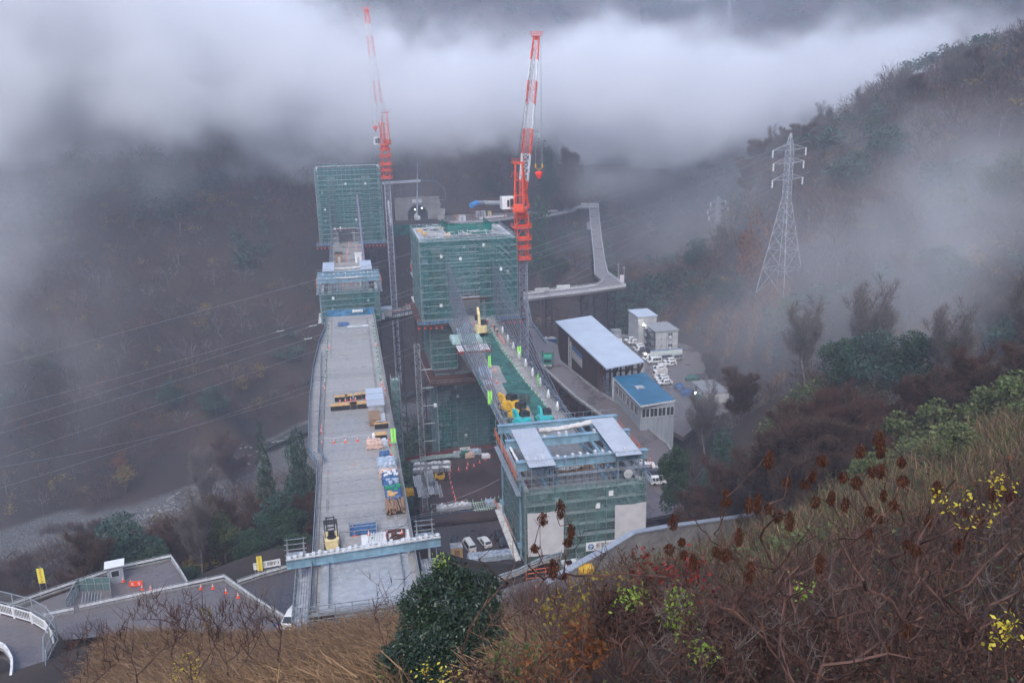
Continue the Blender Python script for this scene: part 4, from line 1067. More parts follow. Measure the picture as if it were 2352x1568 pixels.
def smallhut(px, py, w, d, h, m, label, z=-1, roofm=None, nm='container'):
    p = at(px, py, z); t = thing(nm, label, 'container', tuple(p)); MB().box(p[0]-w/2, p[0]+w/2, p[1], p[1]+d, z, z+h).build('body', m, t)
    MB().box(p[0]-w/2-.1, p[0]+w/2+.1, p[1]-.1, p[1]+d+.1, z+h, z+h+.12).build('roof', roofm or m, t)
    MB().box(p[0]-w*.2, p[0]+w*.15, p[1]-.04, p[1]-.01, z+.1, z+h*.8).build('door', 'grel', t); return t
smallhut(1052, 507, 3.6, 4, 2.3, 'wood', 'brown storage box left of the white van in the tunnel yard')
smallhut(1062, 507, 3.2, 3, 2.4, 'pale', 'pale container just left of the white van in the tunnel yard')
smallhut(1098, 500, 2.2, 2.5, 3.0, 'pale', 'narrow pale container right of the white van, nearest it')
smallhut(1111, 498, 2.1, 2.5, 2.7, 'pale', 'second narrow pale container right of the white van')
smallhut(1125, 497, 1.8, 2.0, 2.4, 'cream', 'third narrow cream container right of the white van')
# green retaining box right below the portal, and the temporary works deck behind the nearer tower
gb = MB().box(21, 30, 399, 401, -4.5, 0.2).build('screen_wall', 'netd'); tag(gb, 'green panel wall on the deck end left of the tunnel mouth', 'panel')
st_ = thing('works_scaffold', 'cluttered pipe scaffolding across the deck before the tunnel mouth', 'scaffolding', (34, 300, 0)); b = MB(); g_ = random.Random(12)
for x in np.arange(24, 44, 1.5): b.beam((x, 300, -3), (x, 300, 3), .1)
for z in (0, 1, 2, 3): b.beam((23, 300, z), (45, 300, z), .09)
for k in range(60):
    x, y, z = g_.uniform(24, 44), g_.uniform(300, 330), g_.uniform(.2, 3); b.beam((x, y, z), (x+g_.uniform(-3, 3), y, z+g_.uniform(-.5, .8)), .12)
b.build('frame', 'steel', st_)
b = MB()
for k in range(14): x, y = g_.uniform(24, 44), g_.uniform(302, 330); b.box(x, x+g_.uniform(.6, 2), y, y+1.5, 0, g_.uniform(.5, 1.6))
b.build('stored_material', 'blue', st_)['kind'] = 'stuff'
# concrete fin beside the portal
fn = MB(); fn.yprism([(415, -2), (426, 9), (426.8, 9), (428, -2)], 20.5, 21.3); fn = fn.build('retaining_wall', 'pale'); tag(fn, 'pale sloping concrete wing wall left of the tunnel portal', 'wall')
sl_ = thing('rock_slope', 'sprayed concrete slope between the stairs and the tunnel portal', 'slope', (48, 426, 0))
b = MB(); q = [tuple(c) for c in (far(1005, 505, 424), far(1020, 505, 424), far(1022, 480, 432), far(1008, 478, 434))]; b.quad(*q); b.quad(*[(x+.3, y+1.2, z) for x, y, z in q]); b.build('face', 'cwall', sl_)
# ROADS, PLATFORMS, YARD
def zroad(y): return float(np.interp(y, [146, 168, 190, 207, 230, 246, 270, 295], [-25.2, -22.5, -21.3, -20.5, -18.5, -17, -16, -14]))
def road_at(px, py):
    z = -22.
    for _ in range(12): p = at(px, py, z); z = zroad(p[1])
    return at(px, py, z)
Lp = [(1203, 700), (1213, 748), (1228, 800), (1242, 841), (1289, 885), (1329, 920), (1388, 962), (1440, 1010), (1475, 1060), (1478, 1100), (1470, 1150), (1468, 1195)]
Rp = [(1212, 694), (1222, 744), (1255, 790), (1285, 831), (1316, 856), (1375, 903), (1428, 933), (1491, 990), (1531, 1021), (1548, 1050), (1572, 1110), (1590, 1170)]
Lw = [road_at(*p) for p in Lp]; Rw = [road_at(*p) for p in Rp]
b = MB(); b.strip(Lw, Rw); b.strip([p-V3(0,0,.6) for p in Rw], [p-V3(0,0,.6) for p in Lw]); b.strip([p-V3(0,0,.6) for p in Lw], Lw); b.strip(Rw, [p-V3(0,0,.6) for p in Rw])
struct(b.build('road', 'asph'))
railing('guard_rail', 'long steel guard rail on brackets along the left side of the wet road', 'guard rail', Lw[3:8], h=.9, bay=2.2, rails=(.8, .45), post=.14, rail=.11, m='pale', kick=.22)
railing('guard_rail', 'low rail along the right side of the wet road past the shed', 'guard rail', Rw[3:10], h=.8, bay=2.5, rails=(.7, .35), post=.12, rail=.12, m='grel', kick=.35)
railing('guard_rail', 'blue and pale guard rail above the road bend near the crane foot', 'guard rail', Rw[0:3], h=.9, bay=2.2, rails=(.8, .45), post=.14, rail=.14, m='blue', kick=.35)
ap = MB(); q = [at(1217, 745, -16.2), at(1247, 777, -16.8), at(1280, 790, -17.2), at(1290, 838, -18.3), at(1242, 841, -18.5)]; ap.add([p+V3(0,0,.01) for p in q], [(0, 1, 2, 3, 4)]); struct(ap.build('paved_apron', 'asph'))
# trestle legs under the road
def trestle(label, pts, zdown, w=5.5, m='rusty', every=6.0):
    t = thing('trestle', label, 'trestle', tuple(pts[0])); b = MB()
    for p, q in zip(pts[:-1], pts[1:]):
        p = np.array(p, float); q = np.array(q, float); L = np.linalg.norm(q-p); d = (q-p)/L; nr = V3(d[1], -d[0], 0); n = max(1, int(L/every)); pr = None
        for i in range(n+1):
            c = p+d*L*i/n; a_, c_ = c-nr*w/2, c+nr*w/2; za = zdown if zdown is not None else min(hz(*a_[:2]), a_[2]-2)-1; zc = zdown if zdown is not None else min(hz(*c_[:2]), c_[2]-2)-1
            b.beam((*a_[:2], za), a_-V3(0,0,.6), .4); b.beam((*c_[:2], zc), c_-V3(0,0,.6), .4); b.beam(a_-V3(0,0,.8), c_-V3(0,0,.8), .4)
            z = a_[2]-5
            while z > za+3:
                b.beam((*a_[:2], z), (*c_[:2], z), .22); b.beam((*a_[:2], z), (*c_[:2], min(z+4.5, c_[2]-.6)), .16)
                if pr is not None: b.beam((*a_[:2], z), (*pr[:2], min(z+4.5, pr[2]-.6)), .16)
                z -= 5
            pr = a_
        b.beam(p-V3(0,0,1)-nr*w/2, q-V3(0,0,1)-nr*w/2, .3, .7); b.beam(p-V3(0,0,1)+nr*w/2, q-V3(0,0,1)+nr*w/2, .3, .7)
    b.build('steel_frame', m, t); return t
mid = [(a+c)/2 for a, c in zip(Lw, Rw)]
trestle('rusty steel trestle carrying the wet road beside the right deck', mid[3:8], None)

# elevated pier road to the far side of the valley
Z1, Z2, Z3 = -14., -9., -4.
eo = [at(1203, 688, Z1), at(1260, 681, Z1), at(1345, 671, Z1), at(1437, 658, Z1), at(1412, 640, Z1+.5), at(1396, 628, Z1+1)]
ei = [at(1203, 676, Z1), at(1260, 669, Z1), at(1340, 660, Z1), at(1372, 655, Z1), at(1385, 646, Z1+.5), at(1366, 630, Z1+1)]
def zfar(y): return float(np.interp(y, [320, 500], [-13, -7]))
def at_far(px, py):
    z = -10.
    for _ in range(12): p = at(px, py, z); z = zfar(p[1])
    return at(px, py, z)
eo += [at_far(*p) for p in [(1389, 600), (1382, 550), (1377, 505), (1374, 470)]]
ei += [at_far(*p) for p in [(1365, 600), (1360, 550), (1356, 510), (1354, 479)]]
b = MB(); b.strip(ei, eo); b.strip([p-V3(0,0,.8) for p in eo], [p-V3(0,0,.8) for p in ei]); b.strip(eo, [p-V3(0,0,.8) for p in eo]); b.strip([p-V3(0,0,.8) for p in ei], ei)
struct(b.build('pier_road', 'asph2'))
o2 = [at(1374, 470, -7), at(1330, 470, -6.5), at(1300, 471, -6), at(1255, 488, -4), at(1200, 490, -2.5)]
i2 = [at(1374, 477, -7), at(1330, 477, -6.5), at(1318, 485, -6), at(1260, 497, -4), at(1200, 499, -2.5)]
b = MB(); b.strip(i2, o2); b.strip([p-V3(0,0,.8) for p in o2], [p-V3(0,0,.8) for p in i2]); b.strip([p-V3(0,0,.8) for p in i2], i2)
struct(b.build('pier_road', 'asph2'))
b = MB(); q = [at_far(1356, 509), at_far(1347, 510), at_far(1349, 527), at_far(1358, 526)]; b.add([p+V3(0,0,.02) for p in q]+[p-V3(0,0,.6) for p in q], [(0,1,2,3), (7,6,5,4), (0,4,5,1), (1,5,6,2), (2,6,7,3)]); struct(b.build('pier_road', 'asph2'))
kw = dict(h=1.0, rails=(.95, .5), m='pale', group='railings of the elevated pier road')
railing('road_railing', 'pale railing on the near side of the elevated pier road, right of the crane mast', 'railing', eo[:4], bay=2.4, post=.22, rail=.16, kick=.5, **kw)
railing('road_railing', 'pale railing on the back side of the lower pier road leg', 'railing', ei[:5], bay=3, post=.14, rail=.14, kick=.45, **kw)
railing('road_railing', 'pale railing along the right edge of the long straight pier road', 'railing', eo[3:], bay=4, post=.2, rail=.16, kick=.5, **kw)
railing('road_railing', 'pale beaded railing along the left edge of the long straight pier road', 'railing', ei[5:], bay=4, post=.24, rail=.16, kick=.5, **kw)
railing('road_railing', 'pale railing on the near side of the far pier road leg', 'railing', i2, bay=3, post=.22, rail=.18, kick=.7, **kw)
railing('road_railing', 'pale railing on the back side of the far pier road leg', 'railing', o2, bay=4, post=.16, rail=.16, kick=.5, **kw)
md = lambda A, B: [(a+c)/2 for a, c in zip(A, B)]
trestle('dark steel trestle under the lower leg of the elevated pier road', md(eo[:4], ei[:4]), None, m='dark', w=5, every=8)
trestle('dark steel trestle under the long straight part of the pier road', md(eo[5:], ei[5:]), None, m='dark', w=5, every=18)
trestle('dark steel trestle under the far leg of the pier road', md(i2, o2), None, m='dark', w=4.5, every=9)
def lamp_post(px, py, z, h, label):
    p = at(px, py, z); t = thing('lamp_post', label, 'lamp post', tuple(p)); MB().tube(p, p+V3(0,0,h), .1, .07, 6).build('pole', 'pale', t); MB().box(p[0]-.45, p[0]+.3, p[1]-.15, p[1]+.15, h+z, h+z+.2).build('lamp_head', 'pale', t)
lamp_post(1420, 648, -14, 7.0, 'left lamp post on the sharp corner of the pier road')
lamp_post(1433, 656, -14, 7.0, 'right lamp post on the sharp corner of the pier road')
lamp_post(1300, 471, -6, 8.0, 'lamp post at the far bend of the pier road')
def flat_sign(name, label, px, py, z, w, h, m, txt=None, tm='ink', vertical=False, lift=.6, rz=0, rows=1, n=8, ink='ink', post=True):
    p = at(px, py, z); t = thing(name, label, 'sign', tuple(p), rz)
    MB().box(-w/2, w/2, -.03, .03, lift, lift+h).build('board', m, t, local=True)
    if post:
        q = MB()
        for s in (-1, 1): q.beam((s*w*.45, .05, -.2), (s*w*.45, .05, lift+h*.9), .06)
        q.build('post', 'steel', t, local=True)
    if txt:
        if vertical:
            for i, c in enumerate(txt):
                tx = text_mesh(c, h/len(txt)*.86, tm, (0, 0, 0), (R(90), 0, 0)); tx.parent = t; tx.location = (0, -.045, lift+h-(i+.5)*h/len(txt))
        else:
            tx = text_mesh(txt, h*.72, tm, (0, 0, 0), (R(90), 0, 0), width=w*.9); tx.parent = t; tx.location = (0, -.045, lift+h/2)
    elif ink: s = strokes(-w*.46, w*.46, lift+h*.1, lift+h*.9, -.032, n, int(px), rows); s.build('marks', ink, t, local=True)
    return t
flat_sign('sign', 'pale long sign board on the lower pier road leg, nearest the crane', 1245, 671, -14, 5.5, 1.1, 'cladw', n=10)
flat_sign('sign', 'green and white long sign board on the lower pier road leg', 1294, 665, -14, 5.2, 1.2, 'white', n=7, ink='inkg')
flat_sign('sign', 'white notice board at the right corner of the pier road', 1428, 650, -14, 1.6, 2.6, 'white', n=3, rows=4, ink='inkr')
flat_sign('sign', 'pale sign on the far leg of the pier road', 1270, 489, -4, 5.0, .9, 'cladw', n=7, ink='inkr')

# works platforms below the decks
PZ = -30.0
def plat(name, poly, z, m, th=.7):
    b = MB(); b.prism([(x, y, 0) for x, y in poly], z-th, z); return struct(b.build(name, m))
plat('works_platform', [(10.6, 163.5), (46, 163.5), (46, 199.5), (13.5, 199.5)], PZ, 'rust')
plat('works_platform', [(8, 131), (60, 131), (62, 163.4), (46, 163.4), (10.6, 163.4)], PZ-1.0, 'plates')
plat('works_platform', [(46.1, 163.5), (60, 163.5), (57, 190), (46.1, 199)], PZ-1.2, 'plates')
trestle('dark steel trestle under the left side of the works platforms', [(14, 197, PZ-.5), (12, 165, PZ-.8), (12, 133, PZ-1.5)], None, m='dark', w=4, every=8)
trestle('dark steel trestle under the far side of the works platforms', [(14, 198, PZ-.5), (44, 198, PZ-.5)], None, m='dark', w=3, every=7)
railing('works_railing', 'pipe railing with small boards along the front of the rust coloured platform', 'railing', [at(940, 1200, PZ), at(970, 1190, PZ), at(1140, 1162, PZ)], bay=2.0, m='steel', post=.08, rail=.07, panel='bnet', ph=(.0, .18))
railing('works_railing', 'red brown railing along the far side of the rust coloured platform', 'railing', [at(935, 1060, PZ), at(960, 1052, PZ), at(1080, 1030, PZ), at(1148, 1028, PZ)], bay=2.0, m='redp', post=.09, rail=.08, panel='redp', ph=(0, .5))
railing('works_railing', 'pipe railing behind the grey parked car platform', 'railing', [at(955, 1205, PZ-1), at(1000, 1255, PZ-1), at(1010, 1300, PZ-1)], bay=2, m='steel')
flat_sign('sign', 'small pale sign reading 上りP1 on the far railing of the rust coloured platform', 1068, 1041, PZ, 2.6, .9, 'white', txt='上り線P1', lift=.8)
# boards walk beside the near traveller, with an orange rail
bw = thing('side_gangway', 'snow pale board gangway with orange rail beside the near traveller', 'gangway', (21, 140, PZ))
A = at(1136, 1155, PZ+1); B = at(1212, 1292, PZ+1); d_ = (B-A)/np.linalg.norm(B-A); nr = V3(d_[1], -d_[0], 0)
b = MB(); g_ = random.Random(3); n = 18
for i in range(n):
    p = A+(B-A)*i/n; q = A+(B-A)*(i+.96)/n; k = -nr*g_.uniform(2.4, 3.2); b.add([p, q, q+k, p+k, p-V3(0,0,.1), q-V3(0,0,.1), q+k-V3(0,0,.1), p+k-V3(0,0,.1)], [(0,1,2,3), (7,6,5,4), (0,4,5,1), (1,5,6,2), (2,6,7,3), (3,7,4,0)])
b.build('board', 'offw', bw)
b = MB()
for h in (.5, 1.0): b.beam(A+V3(0,0,h), B+V3(0,0,h), .08)
for i in range(15): p = A+(B-A)*i/14; b.beam(p, p+V3(0,0,1.05), .07)
b.build('orange_rail', 'orail', bw)

# yard with shed and offices
yd = [at(1245, 792, -19.9), at(1283, 830, -21)];
plat('yard', [(63, 275), (92, 292), (114, 268), (112, 214), (101, 205), (90, 200), (80, 190), (75.5, 206), (64, 236)], -27.6, 'asph', 1.2)
def ribs(b, x0, x1, y, z0, z1, step, d=.12, axis='x'):
    for q in np.arange(x0, x1, step):
        if axis == 'x': b.box(q, q+d, y-d, y, z0, z1)
        else: b.box(y-d, y, q, q+d, z0, z1)
sh = thing('shed', 'big open ended shed with dark rusty sheet walls and pale blue white roof', 'shed', (69, 230, -28))
z0s, rz = -29, -12.4
b = MB()
b.box(63.3, 63.6, 209, 253, z0s, rz); b.box(63.6, 74.5, 252.7, 253, z0s, rz)
for y in np.arange(209, 253, .8): b.box(63.12, 63.3, y, y+.4, z0s, rz)
b.build('rusty_wall', mat('dark_rusty_sheet', (0.045, 0.025, 0.022), .7, .2, .35, .5, stretch=(3, 3, .15)), sh)
b = MB()
b.add([(63.6, 203.3, rz), (75.2, 206.5, rz), (75.5, 258, rz), (62.5, 254.1, rz), (63.6, 203.3, rz+.35), (75.2, 206.5, rz+.35), (75.5, 258, rz+.35), (62.5, 254.1, rz+.35)], [(3,2,1,0), (4,5,6,7), (0,1,5,4), (1,2,6,5), (2,3,7,6), (3,0,4,7)])
b.build('roof', 'roofw', sh)
b = MB(); [b.beam((63.5-k*.02, 204.5+k*1.12, rz+.37), (75.25, 207.6+k*1.12, rz+.37), .05) for k in range(44)]; b.build('roof_seam', 'roofw', sh)
b = MB()
for x in (64.2, 67.6, 71, 74.4):
    b.beam((x, 209, z0s), (x, 209, rz), .5)
    b.beam((x, 209, rz-3.2), (x+1.5, 209, rz-.2), .3); b.beam((x, 209, rz-4), (x, 205.4, rz-.1), .3)
for y in np.arange(214, 252, 5): b.beam((74.4, y, z0s), (74.4, y, rz), .45); b.beam((74.4, y, rz-3), (74.4, y+2, rz-.2), .28)
b.beam((64, 209, rz-2.5), (74.6, 209, rz-2.5), .35); b.build('steel_frame', 'rusty', sh)
b = MB(); b.box(62.95, 63.1, 238.6, 239.8, z0s, rz-1); b.box(62.95, 63.1, 236.4, 237.4, z0s, rz-1.8)
for z in np.arange(-24, -14, 2.0): b.beam((62.9, 238.4, z), (62.9, 236.6, z+1.6), .12)
b.build('patch_panel', 'cladw', sh)
b = MB(); b.quad((63.05, 235.5, -18.6), (63.05, 224.5, -18.6), (63.05, 224.5, -14.8), (63.05, 235.5, -14.8)); sb = b.build('sign_board', 'white', sh)
b = MB(); b.box(62.95, 63.03, 224.5, 235.5, -15.9, -14.8); b.build('blue_header', 'inkb', sb)
s_ = strokes(0, 9.6, -1.45, 1.3, 0, 12, 5, 2); s_.v = [(63.0+y_, 235-x, -17.1+z_) for x, y_, z_ in s_.v]; s_.build('marks', 'ink', sb)
b = MB()
for x, y in ((66, 180), (67.8, 181.5)):
    pass
si = thing('silo', 'pale upright steel silos under the open end of the big shed', 'silo', (68, 206, -30))
for i, (x, y) in enumerate(((66.6, 206.3), (69.2, 207.0), (71.6, 207.4))): MB().lathe((x, y, -29), [(.6 if i else .35, 0), (.6 if i else .35, 12.6+i*.2), (.15, 13.0+i*.2)], 12).build('tank', 'pale', si)
# building with the blue roof
bb = thing('blue_roof_building', 'grey clad workshop with a bright blue roof next to the big shed', 'building', (70, 194, -26))
wz0, wz1 = -28, -15.3
b = MB(); b.box(65.9, 74.4, 182.8, 203.6, wz0, wz1);
ribs(b, 66.1, 74.4, 182.8, wz0, wz1, .62, .05); ribs(b, 183, 203.6, 65.9, wz0, wz1, .62, .05, 'y'); b.build('wall', 'cladg', bb)
b = MB(); b.add([(65.4, 181.6, -14.8), (74.8, 183.3, -14.8), (75.0, 205.6, -14.8), (65.7, 203.8, -14.8), (65.4, 181.6, -15.25), (74.8, 183.3, -15.25), (75.0, 205.6, -15.25), (65.7, 203.8, -15.25)], [(0,1,2,3), (7,6,5,4), (4,5,1,0), (5,6,2,1), (6,7,3,2), (7,4,0,3)]); rf = b.build('roof', 'roofb', bb)
b = MB(); [b.beam((65.6+k*.02, 182+k*.9, -14.78), (74.9, 183.7+k*.9, -14.78), .05) for k in range(24)]; b.build('seam', 'roofb', rf)
ed = MB(); ed.beam((65.4, 181.5, -15.0), (74.8, 183.2, -15.0), .12, .4); ed.beam((65.35, 181.6, -15.0), (65.65, 203.8, -15.0), .12, .35); ed.build('eave_trim', 'pale', rf)
vt = MB().box(68.4, 70.6, 193, 195, -14.78, -14.55).build('hatch', 'grel', rf)
def window(parent, x0, x1, z0, z1, y=None, x=None, lines=2):
    """window on a wall facing -Y (given y) or facing -X (given x)"""
    fr = MB(); gl = MB()
    P = (lambda u, v, o: (u, y-o, v)) if y is not None else (lambda u, v, o: (x-o, u, v))
    def slab(b, u0, u1, v0, v1, o0, o1):
        vs = [P(u0,v0,o0),P(u1,v0,o0),P(u1,v1,o0),P(u0,v1,o0),P(u0,v0,o1),P(u1,v0,o1),P(u1,v1,o1),P(u0,v1,o1)]
        b.add(vs, [(0,3,2,1),(4,5,6,7),(0,1,5,4),(1,2,6,5),(2,3,7,6),(3,0,4,7)])
    slab(gl, x0, x1, z0, z1, .06, .09)
    for k in range(lines+1): u = x0+(x1-x0)*k/lines; slab(fr, u-.05, u+.05, z0-.05, z1+.05, .06, .14)
    slab(fr, x0, x1, z1, z1+.1, .06, .14); slab(fr, x0, x1, z0-.1, z0, .06, .14);
    w = fr.build('window', 'pale', parent); gl.build('pane', 'glass', w); return w
for i in range(4): window(bb, 66.2+i*2.06, 68.1+i*2.06, -18.3, -16.2, y=182.8)
for i in range(6): window(bb, 184.5+i*3.05, 187+i*3.05, -18.6, -16.4, x=65.9)
# site offices
def office(label, X0, X1, Y0, Y1, z0, z1, m='cladw', roofm='roofg', floors=3):
    t = thing('site_office', label, 'building', ((X0+X1)/2, Y0, z0)); MB().box(X0, X1, Y0, Y1, z0, z1).build('wall', m, t)
    MB().box(X0-.4, X1+.4, Y0-.4, Y1+.4, z1, z1+.3).build('roof', roofm, t)
    f = MB(); n = max(1, int(round((X1-X0)/1.9))); nz = floors*1
    for i in range(n+1): x = X0+(X1-X0)*i/n; f.beam((x, Y0-.08, z0), (x, Y0-.08, z1), .13)
    for j in range(nz+1): z = z0+(z1-z0)*j/nz; f.beam((X0, Y0-.08, z), (X1, Y0-.08, z), .13); f.beam((X0-.08, Y0, z), (X0-.08, Y1, z), .13)
    for i in range(n):
        for j in range(nz):
            x = X0+(X1-X0)*i/n; w_ = (X1-X0)/n; z = z0+(z1-z0)*j/nz; h = (z1-z0)/nz
            f.beam((x, Y0-.06, z), (x+w_, Y0-.06, z+h), .05); f.beam((x+w_, Y0-.06, z), (x, Y0-.06, z+h), .05)
    ny = int((Y1-Y0)/1.9)
    for i in range(ny+1): y = Y0+(Y1-Y0)*i/ny; f.beam((X0-.08, y, z0), (X0-.08, y, z1), .13)
    f.build('frame', 'steel', t); return t
o1 = office('front three storey site office with grey ribbed roof and crossed braces', 98.6, 106.4, 260.5, 271, -27.6, -19.9)
for z in (-22.4, -26.2):
    w = window(o1, 102.9, 104.5, z, z+1.9, y=260.4, lines=2)
    MB().box(103.1, 103.9, 259.4, 260.1, z+.1, z+.9).build('air_unit', 'white', o1)
st = MB()
for k in range(3): st.beam((97, 261.5, -27.6+k*2.5), (97, 265.5, -25.1+k*2.5), 1.2, .12); st.box(96, 98.5, 260.5, 262.5, -25.2+k*2.5, -25.1+k*2.5)
st.beam((98.3, 260.7, -27.6), (98.3, 260.7, -20), .15); st.beam((96.1, 260.7, -27.6), (96.1, 260.7, -20), .15)
st.build('stair', 'dark', o1)
office('rear taller site office with white panelled roof behind the front one', 96.8, 103.4, 273, 283, -27.6, -17.8, roofm='roofw')
MB()
pb = flat_sign('notice_board', 'wide white information board with small pictures in front of the site office', 1530, 826, -27.6, 11, 3.2, 'white', n=22, rows=6, ink='inkg', lift=.4)
MB().box(-5.5, 5.5, -.06, -.035, 3.3, 3.6).build('blue_header', 'inkb', pb, local=True)
def hut(label, X0, X1, Y0, Y1, z0, z1, m='cladw', roofm='roofg', nm='hut', win=2, rz=0):
    cx, cy = (X0+X1)/2, (Y0+Y1)/2; t = thing(nm, label, nm.replace('_', ' '), (cx, cy, z0), rz); w, d, h = (X1-X0)/2, (Y1-Y0)/2, z1-z0
    MB().box(-w, w, -d, d, 0, h).build('wall', m, t, local=True)
    b = MB(); b.box(-w-.2, w+.2, -d-.2, d+.2, h, h+.14)
    for x in np.arange(-w-.2, w+.15, .45): b.box(x, x+.12, -d-.2, d+.2, h+.14, h+.2)
    b.build('roof', roofm, t, local=True)
    MB().box(-.45, .45, -d-.05, -d-.01, 0.05, 2.0).build('door', 'grel', t, local=True)
    for i in range(win):
        y = -d+(i+.7)*2*d/(win+.4); q = MB(); q.box(-w-.06, -w-.01, y-.4, y+.4, h*.5, h*.8); q.build('window', 'glass', t, local=True)
    return t
hut('white portable hut with streaky roof at the right end of the yard', 95.5, 102.0, 211, 222, -27.6, -24.6, roofm='roofg', nm='portable_hut')
hut('long low grey container behind the car park', 82.5, 87, 283, 286, -27.6, -25.2, m='cladg', nm='container', win=0)
hut('small grey container beside the long low one behind the car park', 90.5, 93.4, 281, 284, -27.6, -24.6, m='cladg', nm='container', win=0)
hw = MB().box(80, 92, 276, 276.2, -27.6, -25.9).build('hoarding', 'white'); tag(hw, 'white hoarding fence behind the first parked cars', 'hoarding')
for i, (px, py, lab) in enumerate([(1483, 815, 'lit work lamp at the foot of the site office'), (1478, 748, 'lit lamp on the upper landing of the site office'), (1597, 905, 'lit lamp beside the white portable hut')]):
    p = at(px, py, -27.6 if i == 0 else -20.2 if i == 1 else -24.5); t = thing('work_lamp', lab, 'lamp', tuple(p)); MB().lathe(p, [(.12, 0), (.3, .2), (.3, .5), (.1, .7)], 10).build('bulb', 'lamp', t); MB().beam(p-V3(0,0,1.5), p, .06).build('pole', 'dark', t)
# green nets and stored plant at the yard end
for i, (px, py, w, h, m, lab) in enumerate([(1590, 872, 4.5, 1.6, 'gsheet', 'rolled green netting heap at the yard end'), (1602, 888, 3.4, 1.2, 'bsheet', 'blue sheeted heap beside the rolled green netting'), (1580, 905, 4.2, 1.6, 'bsheet', 'blue covered plant parked at the yard end'), (1605, 915, 5.0, 1.2, 'gsheet', 'dark green net spread by the portable hut'), (1560, 890, 3.0, 1.4, 'bsheet', 'blue covered pump between cars and green netting')]):
    p = at(px, py, -27.6); g_ = random.Random(i); b = MB(); n, mm = 12, 7; vs = []
    for j in range(mm+1):
        for k in range(n): th = 2*math.pi*k/n; rr = math.cos(j/mm*math.pi/2)**.6*g_.uniform(.8, 1.15); vs.append((p[0]+w/2*rr*math.cos(th), p[1]+w*.4*rr*math.sin(th), -27.6+h*math.sin(j/mm*math.pi/2)*g_.uniform(.85, 1.1)))
    b.add(vs, [(j*n+k, j*n+(k+1) % n, (j+1)*n+(k+1) % n, (j+1)*n+k) for j in range(mm) for k in range(n)]); o = b.build('covered_heap', m); tag(o, lab, 'heap')
